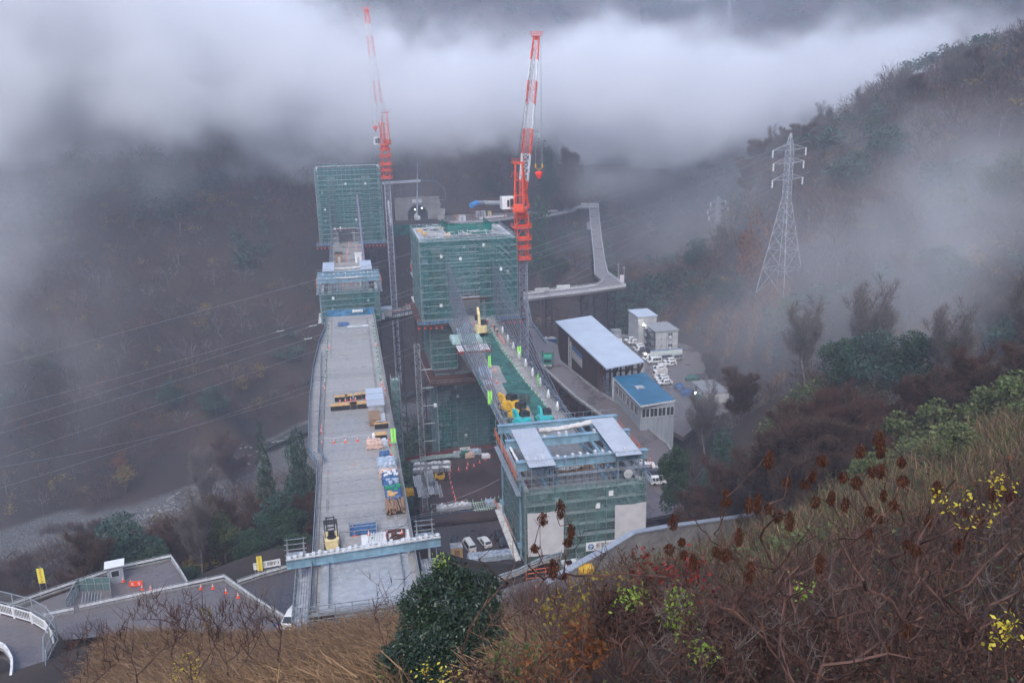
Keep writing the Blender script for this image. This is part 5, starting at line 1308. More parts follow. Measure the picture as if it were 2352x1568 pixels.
# VEHICLES, MACHINES, CLUTTER, PEOPLE
def vehicle(kind, paint, label, name='car', L=4.3, W=1.7, H=1.5):
    """front points to -Y locally"""
    t = thing(name, label, {'van': 'van', 'kei_van': 'van'}.get(name, 'car')); hl = L/2; hw = W/2
    if kind == 'van': prof = [(-hl, .35), (-hl, .85), (-hl+.45, 1.05), (-hl+1.05, H-.08), (-hl+1.4, H), (hl-.12, H), (hl, H-.5), (hl, .35)]; gy = (-hl+.95, hl-.1); gz = (1.05, H-.16)
    elif kind == 'kei': prof = [(-hl, .35), (-hl, .9), (-hl+.2, 1.05), (-hl+.65, H-.06), (-hl+.9, H), (hl-.08, H), (hl, H-.5), (hl, .35)]; gy = (-hl+.6, hl-.1); gz = (1.05, H-.16)
    elif kind == 'hatch': prof = [(-hl, .3), (-hl, .72), (-hl+.9, .9), (-hl+1.6, H-.08), (-hl+2.0, H), (hl-.5, H-.06), (hl-.1, .95), (hl, .8), (hl, .3)]; gy = (-hl+1.2, hl-.35); gz = (.93, H-.12)
    else: prof = [(-hl, .3), (-hl, .72), (-hl+1.1, .88), (-hl+1.8, H-.06), (-hl+2.2, H), (hl-1.1, H-.04), (hl-.25, .98), (hl, .95), (hl, .3)]; gy = (-hl+1.4, hl-.6); gz = (.93, H-.12)
    belt = gz[0]-.05; n = len(prof); vs = []
    def hwid(z): return hw if z <= belt else hw-(z-belt)/(H-belt)*.17
    # cross-section loft: sides lean in above the belt, edges rounded by an inner ring
    for s in (-1, 1):
        for (y, z) in prof: vs.append((s*(hwid(z)-(.10 if z > H-.1 or z < .36 else 0)), y, z))
    for s in (-1, 1):
        for (y, z) in prof: k = .965; vs.append((s*(hwid(z)-.05 if False else s and s*0+s*(hwid(z)-.0)*1.0) if False else s*(hwid(z)-.16), y, z+(.035 if z > H-.1 else 0)))
    b = MB(); f = []
    A, B, C, D = 0, n, 2*n, 3*n
    for i in range(n):
        j = (i+1) % n
        f += [(C+i, C+j, D+j, D+i), (A+i, A+j, C+j, C+i), (B+j, B+i, D+i, D+j)]
    f += [tuple(A+i for i in range(n-1, -1, -1)), tuple(B+i for i in range(n))]
    b.add(vs, f); b.build('body', paint, t, local=True)
    g = MB(); e = .012
    ys0 = gy[0]+.45 if kind in ('van', 'kei') else gy[0]+.35
    for s in (-1, 1):
        w0, w1 = hwid(gz[0])+e, hwid(gz[1])+e; nwin = 3 if kind in ('van', 'kei', 'wagon') else 2; a0, a1 = ys0, gy[1]-.12
        for k in range(nwin):
            p0 = a0+(a1-a0)*k/nwin+.05; p1 = a0+(a1-a0)*(k+1)/nwin-.05; q0 = p0+(.22 if k == 0 else 0); q1 = p1-(.18 if (k == nwin-1 and kind not in ('van', 'kei')) else 0)
            g.quad((s*w0, p0, gz[0]), (s*w0, p1, gz[0]), (s*w1, q1, gz[1]), (s*w1, q0, gz[1]))
    def on(y0, z0, y1, z1, wa, wb, o): g.quad((-wa, y0+o, z0+abs(o)*.5), (wa, y0+o, z0+abs(o)*.5), (wb, y1+o, z1+abs(o)*.5), (-wb, y1+o, z1+abs(o)*.5))
    if kind == 'van': on(-hl+.47, 1.08, -hl+1.02, H-.12, hw-.16, hw-.24, -.03); on(hl-.015, H-.55, hl-.10, H-.1, hw-.16, hw-.24, .03)
    elif kind == 'kei': on(-hl+.22, 1.08, -hl+.62, H-.1, hw-.14, hw-.22, -.03); on(hl-.01, H-.55, hl-.07, H-.08, hw-.16, hw-.24, .03)
    elif kind == 'hatch': on(-hl+.95, .93, -hl+1.57, H-.1, hw-.14, hw-.24, -.03); on(hl-.12, .98, hl-.46, H-.12, hw-.2, hw-.28, .03)
    else: on(-hl+1.15, .91, -hl+1.77, H-.09, hw-.14, hw-.24, -.03); on(hl-.28, 1.0, hl-1.05, H-.07, hw-.2, hw-.28, .03)
    g.build('window', 'glass', t, local=True)
    for s in (-1, 1):
        for y in (-hl+.75, hl-.75):
            MB().tube((s*(hw-.2), y, .31), (s*(hw+.01), y, .31), .31, .31, 12).build('wheel', 'tyre', t, local=True)
    for s in (-1, 1):
        MB().box(s*(hw-.28)-.17, s*(hw-.28)+.17, -hl-.02, -hl+.03, .62, .8).build('headlight', 'steel', t, local=True)
        MB().box(s*(hw-.12)-.08, s*(hw-.12)+.08, hl-.02, hl+.02, .75, 1.1).build('tail_light', 'inkr', t, local=True)
    q = MB(); q.box(-hw+.1, hw-.1, -hl-.03, -hl, .38, .55); q.box(-.28, .28, hl, hl+.02, .5, .64); q.build('bumper_grille', 'dark', t, local=True)
    return t
proto = {}
def park(key, args, px, py, z, rz, label, group=None, name=None, zf=None):
    p = at(px, py, z) if zf is None else zf(px, py)
    if key not in proto: t = vehicle(*args[:2], label, **args[2]); proto[key] = t; t.location = tuple(p); t.rotation_euler = (0, 0, rz)
    else: t = dup(proto[key], tuple(p), rz, label)
    if group: t['group'] = group
    return t
VW = ('van', 'white', dict(name='van', L=4.7, W=1.72, H=2.0)); VS = ('van', 'silver', dict(name='van', L=4.7, W=1.72, H=2.0)); KW = ('kei', 'white', dict(name='van', L=3.4, W=1.48, H=1.9))
KD = ('kei', 'navy', dict(name='van', L=3.4, W=1.48, H=1.85)); HW = ('hatch', 'white', dict(name='car', L=4.1, W=1.7, H=1.52)); WW = ('wagon', 'white', dict(name='car', L=4.5, W=1.7, H=1.5)); VD = ('van', 'navy', dict(name='van', L=4.6, W=1.8, H=1.85))
G1 = 'cars and vans parked in the works yard'
yz = -27.6
for i, (key, a, X, Y, rz, lab) in enumerate([
    ('ww', WW, 1100, 430, 100, 'white estate car parked first, farthest toward the hoarding'), ('ww', WW, 1135, 457, 98, 'white estate car second from the hoarding, roof racks plain'),
    ('kw', KW, 1185, 512, 108, 'small white van partly under the stair of the site office'), ('kw', KW, 1200, 535, 106, 'second small white van just nearer than the one by the stair'),
    ('kd', KD, 1232, 566, 112, 'small dark van parked alone beside the small white vans'), ('vw', VW, 1303, 625, 100, 'white van left of the two silver vans, behind another white van'),
    ('vw', VW, 1352, 657, 95, 'big white van in front of the left silver van'), ('vs', VS, 1443, 628, 96, 'silver van left of centre before the information board'), ('vs', VS, 1572, 625, 95, 'silver van at the right end before the information board'),
    ('hw', HW, 1508, 652, 100, 'white hatchback nearest behind the big white van, right side'), ('hw', HW, 1518, 682, 98, 'white hatchback right side, second nearer row'),
    ('hw', HW, 1402, 712, 100, 'white hatchback at the top of the near diagonal row'), ('kw', KW, 1398, 745, 100, 'small white truck like van below the top hatchback of the near row'),
    ('ww', WW, 1425, 824, 98, 'white estate car just below the box truck'), ('hw', HW, 1438, 852, 98, 'white hatchback second below the box truck'), ('ww', WW, 1462, 880, 96, 'white estate car last in the near diagonal row')]):
    px, py = (2100+X/2.614)/1.7415, (1200+Y/2.614)/1.7415
    park(key, a, px, py, yz, R(rz-90-90), lab, G1)
# front of local model is -Y; yard cars face left of the photo
bt = thing('box_truck', 'white box truck with small red mark in the middle of the near diagonal row', 'truck', tuple(at(1745.5*0+(2100+1412/2.614)/1.7415, (1200+790/2.614)/1.7415, yz)), R(-82))
MB().box(-.85, .85, -1.0, 2.2, .6, 2.3).build('cargo_box', 'offw', bt, local=True); MB().yprism([(-2.3, .35), (-2.3, 1.0), (-2.0, 1.8), (-1.1, 1.85), (-1.1, .35)], -.82, .82).build('cab', 'white', bt, local=True)
q = MB(); q.quad((-.7, -2.31, 1.05), (.7, -2.31, 1.05), (.65, -2.06, 1.75), (-.65, -2.06, 1.75)); q.quad((-.83, -2.1, 1.05), (-.83, -1.3, 1.05), (-.83, -1.3, 1.7), (-.83, -1.95, 1.7)); q.build('window', 'glass', bt, local=True)
MB().box(-.4, .1, -2.36, -2.33, .75, .98).build('mark', 'inkr', bt, local=True)
for s in (-1, 1):
    for y in (-1.7, 1.3): MB().tube((s*.6, y, .32), (s*.84, y, .32), .32, .32, 12).build('wheel', 'tyre', bt, local=True)
pfz = PZ-1.0
park('kd', KD, 1098.0/1.0*0+(1500+830/2.613)/1.7415, (1700+1262/2.613)/1.7415, pfz, R(172), 'dark grey small van parked first from the left on the grey platform')
park('vw', VW, (1500+985/2.613)/1.7415, (1700+1290/2.613)/1.7415, pfz, R(190), 'white van seen from behind, second on the grey platform')
park('hw', HW, (1500+1148/2.613)/1.7415, (1700+1245/2.613)/1.7415, pfz, R(194), 'white hatchback third on the grey platform, tail towards us')
park('vd', VD, (1500+1315/2.613)/1.7415, (1700+1228/2.613)/1.7415, pfz, R(8), 'dark grey van fourth on the platform beside the board gangway')
zf = lambda X, Y: road_at((1900+X/2.4125)/1.7415, (1650+Y/2.4125)/1.7415)
for key, a, X, Y, rz, lab in [('vw', VW, 1515, 500, 70, 'white van half hidden behind the traveller, farthest of the roadside four'), ('vw', VW, 1610, 548, 78, 'big white van second of the roadside four'),
     ('vd', VD, 1655, 605, 80, 'dark van third of the roadside four between two white ones'), ('kw', KW, 1710, 672, 84, 'small white van nearest of the roadside four')]:
    park(key, a, (1900+X/2.4125)/1.7415, (1650+Y/2.4125)/1.7415, 0, R(rz), lab, 'vans parked on the road by the traveller', zf=lambda px, py: road_at(px+14, py+4)+V3(0,0,.02))
park('vd', VD, (2100+28/2.614)/1.7415, (1200+620/2.614)/1.7415, -20, R(200), 'small dark car half hidden by the right deck fence near the green truck', zf=lambda px, py: road_at(px, py))
park('vw', VW, (1550+1256/4.276)/1.7415, (650+985/4.276)/1.7415, -1, R(-85), 'white van in the far tunnel yard')
park('ww', WW, 673, 1425, -6, R(165), 'white car half hidden behind the walkway scaffold, bottom left')
# green dump truck coming down the road
dt = thing('dump_truck', 'green dump truck with raised tailboards coming down the wet road', 'dump truck', tuple(road_at(1258, 836)), R(-14))
MB().yprism([(-3.9, .6), (-3.9, 1.7), (-3.75, 2.6), (-3.3, 2.85), (-2.3, 2.85), (-2.3, .6)], -1.2, 1.2).build('cab', 'green', dt, local=True)
q = MB(); q.box(-1.25, 1.25, -2.1, 3.6, 1.0, 1.3); q.box(-1.25, -1.15, -2.1, 3.6, 1.3, 2.5); q.box(1.15, 1.25, -2.1, 3.6, 1.3, 2.5); q.box(-1.15, 1.15, -2.1, -2.0, 1.3, 2.7); q.box(-1.15, 1.15, 3.5, 3.6, 1.3, 2.3); q.build('dump_body', 'green', dt, local=True)
q = MB(); q.add([(-1.25, -2, 2.5), (-1.25, 3.6, 2.5), (-1.75, 3.4, 3.4), (-1.75, -1.6, 3.4)], [(0,1,2,3)]); q.add([(1.25, -2, 2.5), (1.25, 3.6, 2.5), (1.75, 3.4, 3.4), (1.75, -1.6, 3.4)], [(0,1,2,3)]); q.build('side_flap', 'green', dt, local=True)
MB().box(-1.1, 1.1, -1.9, .6, 2.3, 2.75).build('tarp_cover', mat('truck_tarp', (.04, .42, .24), .5), dt, local=True)
q = MB(); q.quad((-1.05, -3.93, 1.75), (1.05, -3.93, 1.75), (1.0, -3.79, 2.55), (-1.0, -3.79, 2.55)); q.build('windscreen', 'glass', dt, local=True)
MB().box(-1.15, 1.15, -4.02, -3.9, .45, 1.2).build('bumper', 'steel', dt, local=True)
for s in (-1, 1):
    for y in (-3.1, 1.2, 2.6): MB().tube((s*.9, y, .5), (s*1.22, y, .5), .5, .5, 12).build('wheel', 'tyre', dt, local=True)
    MB().box(s*.85-.2, s*.85+.2, -4.06, -4.02, .7, .95).build('headlight', 'white', dt, local=True)
# blue skip
sk = thing('skip', 'blue open skip full of rubble beside the shed corner', 'skip', tuple(at(1263, 786, -18.8))); MB().add([(-1.8,-.9,0),(1.8,-.9,0),(1.8,.9,0),(-1.8,.9,0),(-2.1,-1.1,1.3),(2.1,-1.1,1.3),(2.1,1.1,1.3),(-2.1,1.1,1.3)], [(0,3,2,1),(0,1,5,4),(1,2,6,5),(2,3,7,6),(3,0,4,7),(4,5,6,7)]).build('bin', 'bsheet', sk, local=True)
b = MB(); g_ = random.Random(1)
for i in range(16): x, y = g_.uniform(-1.7, 1.7), g_.uniform(-.8, .8); b.box(x-.25, x+.25, y-.2, y+.2, 1.2, 1.3+g_.uniform(.1, .5))
b.build('rubble', 'offw', sk, local=True)['kind'] = 'stuff'

# excavators
def excavator(name, label, paint, loc, rz, swing=0.0, reach='folded', s=1.0):
    t = thing(name, label, 'excavator', loc, rz)
    for sx in (-1, 1):
        b = MB(); b.yprism([(-1.7, .12), (-1.9, .35), (-1.7, .68), (1.7, .68), (1.9, .35), (1.7, .12), (1.3, 0), (-1.3, 0)], sx*.85-.26, sx*.85+.26)
        for y in np.arange(-1.7, 1.8, .3): b.box(sx*.85-.29, sx*.85+.29, y, y+.14, .66, .73); b.box(sx*.85-.29, sx*.85+.29, y, y+.14, -.0, .05)
        b.build('track', 'tyre', t, local=True)
    MB().box(-.6, .6, -.8, .8, .3, .78).build('undercarriage', 'dark', t, local=True)
    def put(b, nm, m, parent=t):
        b.xform((0, 0, 0), swing); return b.build(nm, m, parent, local=True)
    b = MB(); b.prism([(-1.25, -1.3), (-.2, -1.4), (1.25, -1.3), (1.3, .6), (1.1, 1.55), (.5, 1.85), (-.5, 1.85), (-1.1, 1.55), (-1.3, .6)], .8, 1.5); put(b, 'house', paint)
    b = MB(); b.prism([(.05, -.6), (1.2, -.6), (1.2, 1.2), (1.0, 1.65), (.4, 1.8), (-.4, 1.8), (-1.0, 1.65), (-1.2, 1.2), (-1.2, .35), (.05, .35)], 1.5, 2.1); put(b, 'engine_cover', paint)
    b = MB(); b.yprism([(-1.35, 1.5), (-1.35, 2.2), (-1.1, 2.95), (.3, 2.95), (.35, 1.5)], -1.22, -.25); put(b, 'cab', 'glass')
    b = MB()
    for x in (-1.24, -.23):
        b.beam((x, -1.35, 1.5), (x, -1.35, 2.2), .09); b.beam((x, -1.35, 2.2), (x, -1.1, 2.95), .09); b.beam((x, -1.1, 2.97), (x, .3, 2.97), .09); b.beam((x, .33, 1.5), (x, .3, 2.95), .09); b.beam((x, -.4, 1.5), (x, -.4, 2.95), .07)
    b.box(-1.2, -.27, -1.08, .3, 2.95, 3.02); put(b, 'cab_frame', 'dark')
    def limb(nm, pts, w, m=paint):
        b = MB()
        for (p, q, h) in pts: b.beam((.15, *p), (.15, *q), w, h)
        return put(b, nm, m)
    if reach == 'folded':
        limb('boom', [((-1.0, 1.5), (-1.7, 2.7), .5), ((-1.7, 2.7), (-2.6, 2.7), .42)], .42); limb('arm', [((-2.6, 2.8), (-2.2, 1.0), .34)], .3)
        b = MB(); b.yprism([(-2.6, 1.2), (-2.2, .5), (-1.6, .35), (-1.7, .9), (-2.1, 1.3)], -.25, .55); put(b, 'bucket', 'dark')
    else:
        limb('boom', [((-.9, 1.6), (-1.5, 3.8), .6), ((-1.5, 3.8), (-2.8, 5.2), .5)], .5); limb('arm', [((-2.7, 5.3), (-4.3, 3.4), .4)], .36)
        b = MB(); b.yprism([(-4.2, 3.5), (-4.6, 2.8), (-4.3, 2.1), (-3.7, 2.4), (-3.8, 3.2)], -.35, .65); put(b, 'bucket', 'dark')
    b = MB(); b.beam((.15, -1.2, 1.5), (.15, -2.0, 2.4), .14); put(b, 'cylinder', 'steel')
    if s != 1: t.scale = (s, s, s)
    return t
def dk(px, py): return tuple(at(px, py, .01))
excavator('excavator', 'cream and yellow excavator with raised boom at the far end of the green netting', 'cream', dk(1105, 768), R(180), R(0), 'up', 1.15)
excavator('excavator', 'yellow excavator with folded arm, the farther of the yellow pair', 'yel', dk(1172, 948), R(200), R(10), 'folded', 1.12)
excavator('excavator', 'yellow excavator with folded arm, the nearer of the yellow pair', 'yel', dk(1192, 968), R(200), R(5), 'folded', 1.12)
excavator('excavator', 'teal excavator left of the pale puddle, in front of the yellow pair', 'teal', dk(1200, 985), R(200), R(0), 'folded', 1.05)
excavator('excavator', 'teal excavator standing alone by the right fence of the right deck', 'teal', dk(1250, 978), R(185), R(0), 'folded', 1.0)
# forklifts
def forklift(label, paint, loc, rz, s=1.0):
    t = thing('forklift', label, 'forklift', loc, rz)
    b = MB(); b.prism([(-.65, -.6), (.65, -.6), (.65, 1.0), (.5, 1.35), (-.5, 1.35), (-.65, 1.0)], .25, 1.05); b.build('counterweight', paint, t, local=True)
    MB().lathe((0, .6, 1.05), [(.42, 0), (.42, .06), (.3, .1)], 12).build('cap_ring', 'dark', t, local=True)
    b = MB()
    for x in (-.55, .55):
        b.beam((x, -.7, .9), (x, -.6, 2.15), .09); b.beam((x, .6, 1.0), (x, .35, 2.15), .09)
    for y in np.arange(-.6, .4, .2): b.beam((-.55, y, 2.16), (.55, y, 2.16), .06)
    b.beam((-.58, -.6, 2.15), (-.58, .38, 2.15), .08); b.beam((.58, -.6, 2.15), (.58, .38, 2.15), .08); b.build('overhead_guard', 'dark', t, local=True)
    MB().box(-.28, .28, -.2, .3, 1.0, 1.35).build('seat', 'dark', t, local=True)
    b = MB()
    for x in (-.35, .35): b.beam((x, -1.0, .1), (x, -1.0, 2.3), .1); b.beam((x, -1.05, .12), (x, -2.1, .1), .12, .06)
    for z in (.3, 1.2, 2.2): b.beam((-.38, -1.0, z), (.38, -1.0, z), .08)
    b.build('mast', 'dark', t, local=True)
    for x in (-.6, .6):
        for y in (-.65, .85): MB().tube((x-.12, y, .3), (x+.12, y, .3), .3, .3, 12).build('wheel', 'tyre', t, local=True)
    t.scale = (s, s, s); return t
forklift('black caged machine with yellow rounded tail near the blue girder', 'cream', dk(763, 1250), R(183), 1.45)
forklift('yellow forklift parked among the stored materials on the rust coloured platform', 'yel', tuple(at((1500+700/2.613)/1.7415, (1700+565/2.613)/1.7415, PZ)), R(80), 1.2)

# cones
def cone_proto(label, m, loc, grp, h=.7):
    t = thing('traffic_cone', label, 'traffic cone', loc, group=grp)
    b = MB(); b.box(-.2, .2, -.2, .2, 0, .04); b.lathe((0, 0, .04), [(.15, 0), (.03, h-.04)], 8); b.build('body', m, t, local=True)
    b = MB(); b.lathe((0, 0, h*.42), [(.112, 0), (.087, h*.2)], 8); b.lathe((0, 0, h*.76), [(.065, 0), (.04, h*.16)], 8); b.build('reflective_band', 'white', t, local=True)
    return t
CN = {}
def cone(col, px, py, z, where, grp, h=1.0, pos=None):
    p = tuple(at(px, py, z)+V3(0,0,.012)) if pos is None else pos
    lab = f'{col} cone {where}'
    if col not in CN: CN[col] = cone_proto(lab, {'orange': 'conered', 'green': 'conegreen'}[col], p, grp); CN[col].scale = (1.1, 1.1, 1.1); return CN[col]
    return dup(CN[col], p, 0, lab, grp)
def c2(X, Y): return (1150+X/2.6133)/1.7415, (1200+Y/2.6133)/1.7415
def c3(X, Y): return (1100+X/2.09)/1.7415, (1800+Y/2.09)/1.7415
def c4(X, Y): return (1650+X/2.613)/1.7415, (1200+Y/2.613)/1.7415
def c5(X, Y): return (1900+X/2.4125)/1.7415, (1650+Y/2.4125)/1.7415
def c7(X, Y): return (1500+X/2.6133)/1.7415, (1700+Y/2.6133)/1.7415
def c8(X, Y): return (X/1.8816)/1.7415, (1900+Y/1.8816)/1.7415
def cones(col, pts, f, z, where, grp):
    for X, Y in pts: cone(col, *f(X, Y), z, where, grp)
cones('green', [(427,268),(425,303),(422,338),(420,375),(419,420),(412,452),(414,490),(414,535),(407,580),(407,622),(401,676),(398,725),(398,745),(397,790),(397,810),(393,850),(393,866)], c2, 0, 'in the far left row of the long grey deck', 'green cones down the left of the long deck')
cones('green', [(896,243),(897,275),(903,312),(903,350),(911,385),(919,425),(928,505),(933,548),(939,590),(949,640),(950,685),(952,705),(961,745),(967,765),(968,815),(972,835)], c2, 0, 'in the far right row of the long grey deck', 'green cones down the right of the long deck')
cones('orange', [(437,498),(927,478)], c2, 0, 'alone among green cones of the long deck', 'odd orange cones among the green ones')
cones('orange', [(382,918),(389,938),(985,885),(987,922),(980,958),(1022,945),(1035,1022),(360,1338),(353,1385)], c2, 0, 'by the side fences midway down the long grey deck', 'orange cones by the fences midway')
cones('orange', [(606,1060),(662,1052),(713,1048),(820,1040),(710,1092),(550,1075)], c2, 0, 'between the plywood topped tables', 'orange cones among the plywood tables')
cones('orange', [(361,1505),(486,1492),(608,1484),(732,1474),(852,1464)], c2, 0, 'in the roped row across the long grey deck', 'orange cones with a rope across the deck')
cones('orange', [(1038,1465),(1062,1465),(1072,1515)], c2, 0, 'beside the lime green fence sign on the long deck', 'orange cones beside the lime sign')
cones('orange', [(973,45),(882,98),(984,90),(992,135),(1001,190),(1013,240),(1023,290),(1031,345),(1040,400),(1049,442)], c3, 0, 'in the line right of the tarped stacks on the long deck', 'orange cones in line by the tarped stacks')
cones('orange', [(653,668),(668,714),(785,710)], c3, 0, 'round the caged trolley near the blue girder', 'orange cones round the caged trolley')
cones('orange', [(938,715),(1062,702),(1077,768),(823,808)], c3, 0, 'round the white sheet with rusty frames', 'orange cones round the white sheet')
cones('green', [(817,736)], c3, 0, 'alone at the left corner of the white sheet', None)
cones('green', [(798,290),(815,315),(838,340),(850,365),(857,388),(877,415),(893,440),(906,455),(914,468),(928,492),(948,522),(967,550),(986,580),(1001,610),(1022,640),(1047,668),(1067,705),(1092,738),(1110,770),(1139,805),(1161,835),(1190,875),(1217,910),(1244,948),(1286,985),(1317,1025),(1357,1065),(1387,1110),(1413,1150),(1473,1240),(1484,1290)], c4, 0, 'in the rope row dividing the right deck', 'green cones in the row down the right deck')
cones('orange', [(577,330),(620,385),(645,412),(668,438),(684,458),(872,325),(904,372),(922,395),(938,422),(954,448),(840,275),(765,285),(643,250),(555,258),(566,250)], c4, 0, 'round the cream excavator at the far end of the right deck', 'orange cones round the cream excavator')
cones('orange', [(824,710),(868,745),(801,768),(820,802),(828,836),(881,868),(827,898),(799,935),(866,1105)], c4, 0, 'on the bare concrete left of the green netting', 'orange cones left of the green netting')
cones('orange', [(970,415),(1034,430),(1093,395),(1158,365),(875,470),(960,458),(1205,330),(790,480),(778,520),(783,565),(795,610),(808,660),(820,710),(834,755),(843,795)], c7, PZ, 'on the rust coloured works platform', 'orange cones on the rust coloured platform')
cones('green', [(676,850),(770,840),(867,820),(963,805),(975,848),(983,875),(1023,805),(1115,795),(1158,785),(1210,775),(1252,775),(1293,765),(588,860),(597,920),(1060,845),(1068,880)], c7, PZ, 'along the front of the rust coloured works platform', 'green cones along the works platform')
cones('orange', [(928,800),(988,826),(1072,858),(1135,862)], c8, -6, 'between the guard cabin and the lower road rail', 'orange cones by the guard cabin')
cones('orange', [(1514,855),(1604,852),(1702,885),(1793,920),(2090,1165)], c8, -6, 'on the muddy bend of the lower left road', 'orange cones on the muddy road bend')
cones('orange', [(18,455),(1090,1345),(1112,1345),(1066,1360)], c7, 0 if False else PZ-1, 'by the pale tarped heap on the grey platform', 'orange cones by the tarped heap')
f12 = lambda X, Y: ((1250+X/4.48)/1.7415, (950+Y/4.48)/1.7415)
cones('orange', [(501,860),(564,868),(646,862),(724,862),(798,848),(692,835)], f12, 0, 'in the row under the far traveller', 'orange cones under the far traveller')
cones('orange', [(605,430),(610,400),(612,370),(615,340),(618,310),(622,280),(627,250),(575,680),(583,650),(647,190),(650,150),(655,110),(662,60),(768,230),(780,180),(785,150),(877,350),(919,340),(921,240)], f12, 0, 'in the line on the deck before the left tower', 'orange cones on the deck before the left tower')
cones('orange', [(1274,1385),(1345,1370),(1415,1352),(1491,1338),(1565,1325),(1633,1305),(1702,1290),(1768,1270),(1684,1215),(1734,1225),(1751,1248)], f12, -12, 'on the brown gantry behind the right tower', 'orange cones on the brown gantry')
# brown gantry between the decks with the safety boards
P_ = [f12(1150, 1440), f12(1900, 1290), f12(1880, 1180), f12(1230, 1330)]
q = [at(*p, -12) for p in P_]; b = MB(); b.add([*q, *[p-V3(0,0,.8) for p in q]], [(3,2,1,0), (4,5,6,7), (0,1,5,4), (1,2,6,5), (2,3,7,6), (3,0,4,7)]); struct(b.build('works_platform', 'rust'))
sf = thing('safety_boards', 'row of white boards with safety characters and green cross on the brown gantry', 'sign', tuple(q[0]))
a_, c_ = at(*f12(1400, 1520), -12), at(*f12(1790, 1432), -12)
A_ = q[0]-V3(0,0,.3); B_ = q[1]-V3(0,0,.3); pn = MB(); pn.quad(A_-V3(0,.06,1.5), B_-V3(0,.06,1.5), B_-V3(0,.06,-.6), A_-V3(0,.06,-.6)); pn.build('panel', 'bnet', sf)
an = math.atan2((B_-A_)[1], (B_-A_)[0])
for i, ch in enumerate('安全+第一管理'):
    u = .32+.095*i; p = A_+(B_-A_)*u; o = V3(math.sin(an), -math.cos(an), 0)
    bo = MB(); w = V3(math.cos(an), math.sin(an), 0)*.62; bo.add([p-w-V3(0,0,1.1)+o*.12, p+w-V3(0,0,1.1)+o*.12, p+w+V3(0,0,.2)+o*.12, p-w+V3(0,0,.2)+o*.12, p-w-V3(0,0,1.1)+o*.16, p+w-V3(0,0,1.1)+o*.16, p+w+V3(0,0,.2)+o*.16, p-w+V3(0,0,.2)+o*.16], [(0,3,2,1),(4,5,6,7),(0,1,5,4),(1,2,6,5),(2,3,7,6),(3,0,4,7)])
    bd_ = bo.build('board', 'white', sf); text_mesh(ch, 1.15 if ch != '+' else 1.6, 'ink' if ch != '+' else 'conegreen', p-V3(0,0,.45)+o*.2, (R(90), 0, an), parent=bd_)
hut('small pale roofed cabin at the left end of the brown gantry', q[0][0]-.5, q[0][0]+5, q[0][1]+.5, q[0][1]+4.5, -12, -9.5, roofm='roofw', nm='cabin', win=1)
b = MB(); g_ = random.Random(5);
for k in range(40): u, v = g_.random(), g_.uniform(.3, .95); p = (q[0]*(1-u)+q[1]*u)*(1-v)+(q[3]*(1-u)+q[2]*u)*v; L_ = g_.uniform(.8, 3); a_ = g_.uniform(-.3, .4); b.beam(p+V3(0,0,.2), p+V3(L_*math.cos(a_), L_*math.sin(a_), g_.uniform(.1, .5)), .14)
tag(b.build('pipe_heap', 'grel'), 'heap of grey pipes and props strewn on the brown gantry', 'pipe heap', kind='stuff')
trestle('dark trestle under the brown gantry between the bridges', [q[0]-V3(0,-2,.4), q[1]-V3(0,-2,.4)], None, m='dark', w=4, every=7)

# ropes between cones
def rope(label, pts, f, z, m='offw', h=.6, col='rope'):
    b = MB(); ps = [at(*f(*p), z)+V3(0,0,h) for p in pts]
    for p, q in zip(ps[:-1], ps[1:]):
        pr = p
        for i in range(1, 6): s = i/5; c = p+(q-p)*s-V3(0,0,.25*math.sin(math.pi*s)); b.tube(pr, c, .035, .035, 4, False); pr = c
    o = b.build('rope', m); tag(o, label, 'rope'); return o
rope('striped rope strung on the orange cones across the long deck', [(361,1475),(608,1452),(732,1442),(935,1425)], c2, 0)
rope('dark rope strung from the right fence to the white sheet corner', [(1105,625),(1062,668),(938,690),(817,700)], c3, 0, 'dark')
rope('thin red line laid diagonally over the long deck', [(440,192),(660,120),(885,38)], c3, 0, 'conered', .06)
rope('yellow rope across the near end of the green netting', [(1110,1030),(1180,1018),(1280,985)], c4, 0, 'yel', .15)
rope('yellow rope across the middle of the green netting', [(800,745),(930,712),(1047,678)], c4, 0, 'yel', .15)
rope('yellow dashed rope slanting across the long deck', [(255,1085),(385,1057),(620,985),(780,940),(1000,870)], c2, 0, 'yel', .1)
rope('pale rope stretched across the rust coloured platform', [(600,905),(860,790),(1300,590)], c7, PZ, 'offw', .6)
rope('white rope on the green cones along the platform front', [(588,850),(770,830),(963,798),(983,868),(1000,905)], c7, PZ)

# plywood tables, huts and stacks on the long deck
def table(label, X, Y, w, d, h=.95, split=1, f=c2):
    p = at(*f(X, Y), 0); t = thing('plywood_table', label, 'table', tuple(p))
    for i in range(split): MB().box(p[0]-w/2+w*i/split+.02, p[0]-w/2+w*(i+1)/split-.02, p[1], p[1]+d, h, h+.06).build('top', 'ply', t)
    MB().box(p[0]-w/2+.05, p[0]+w/2-.05, p[1]+.06, p[1]+d-.05, 0.02, h-.1).build('netted_crate', 'dark', t)
    b = MB()
    for sx in (-1, 1):
        for yy in (.04, d-.04): b.beam((p[0]+sx*(w/2-.05), p[1]+yy, 0.02), (p[0]+sx*(w/2-.05), p[1]+yy, h), .06)
    b.build('leg', 'steel', t); return t
for a in [('back row plywood table, leftmost, on the long deck', 560, 1062, 2.5, 1.2), ('back row plywood table, second from left, with a tool on it', 643, 1052, 1.5, 1.2), ('back row plywood table, third from left', 739, 1040, 1.6, 1.2), ('back row plywood table, rightmost, on the long deck', 838, 1028, 2.5, 1.2)]: table(*a)
table('front row long plywood table left of the gap', 590, 1152, 5.0, 1.6, split=3); table('front row long plywood table right of the gap', 793, 1135, 4.9, 1.6, split=3)
g_ = random.Random(8)
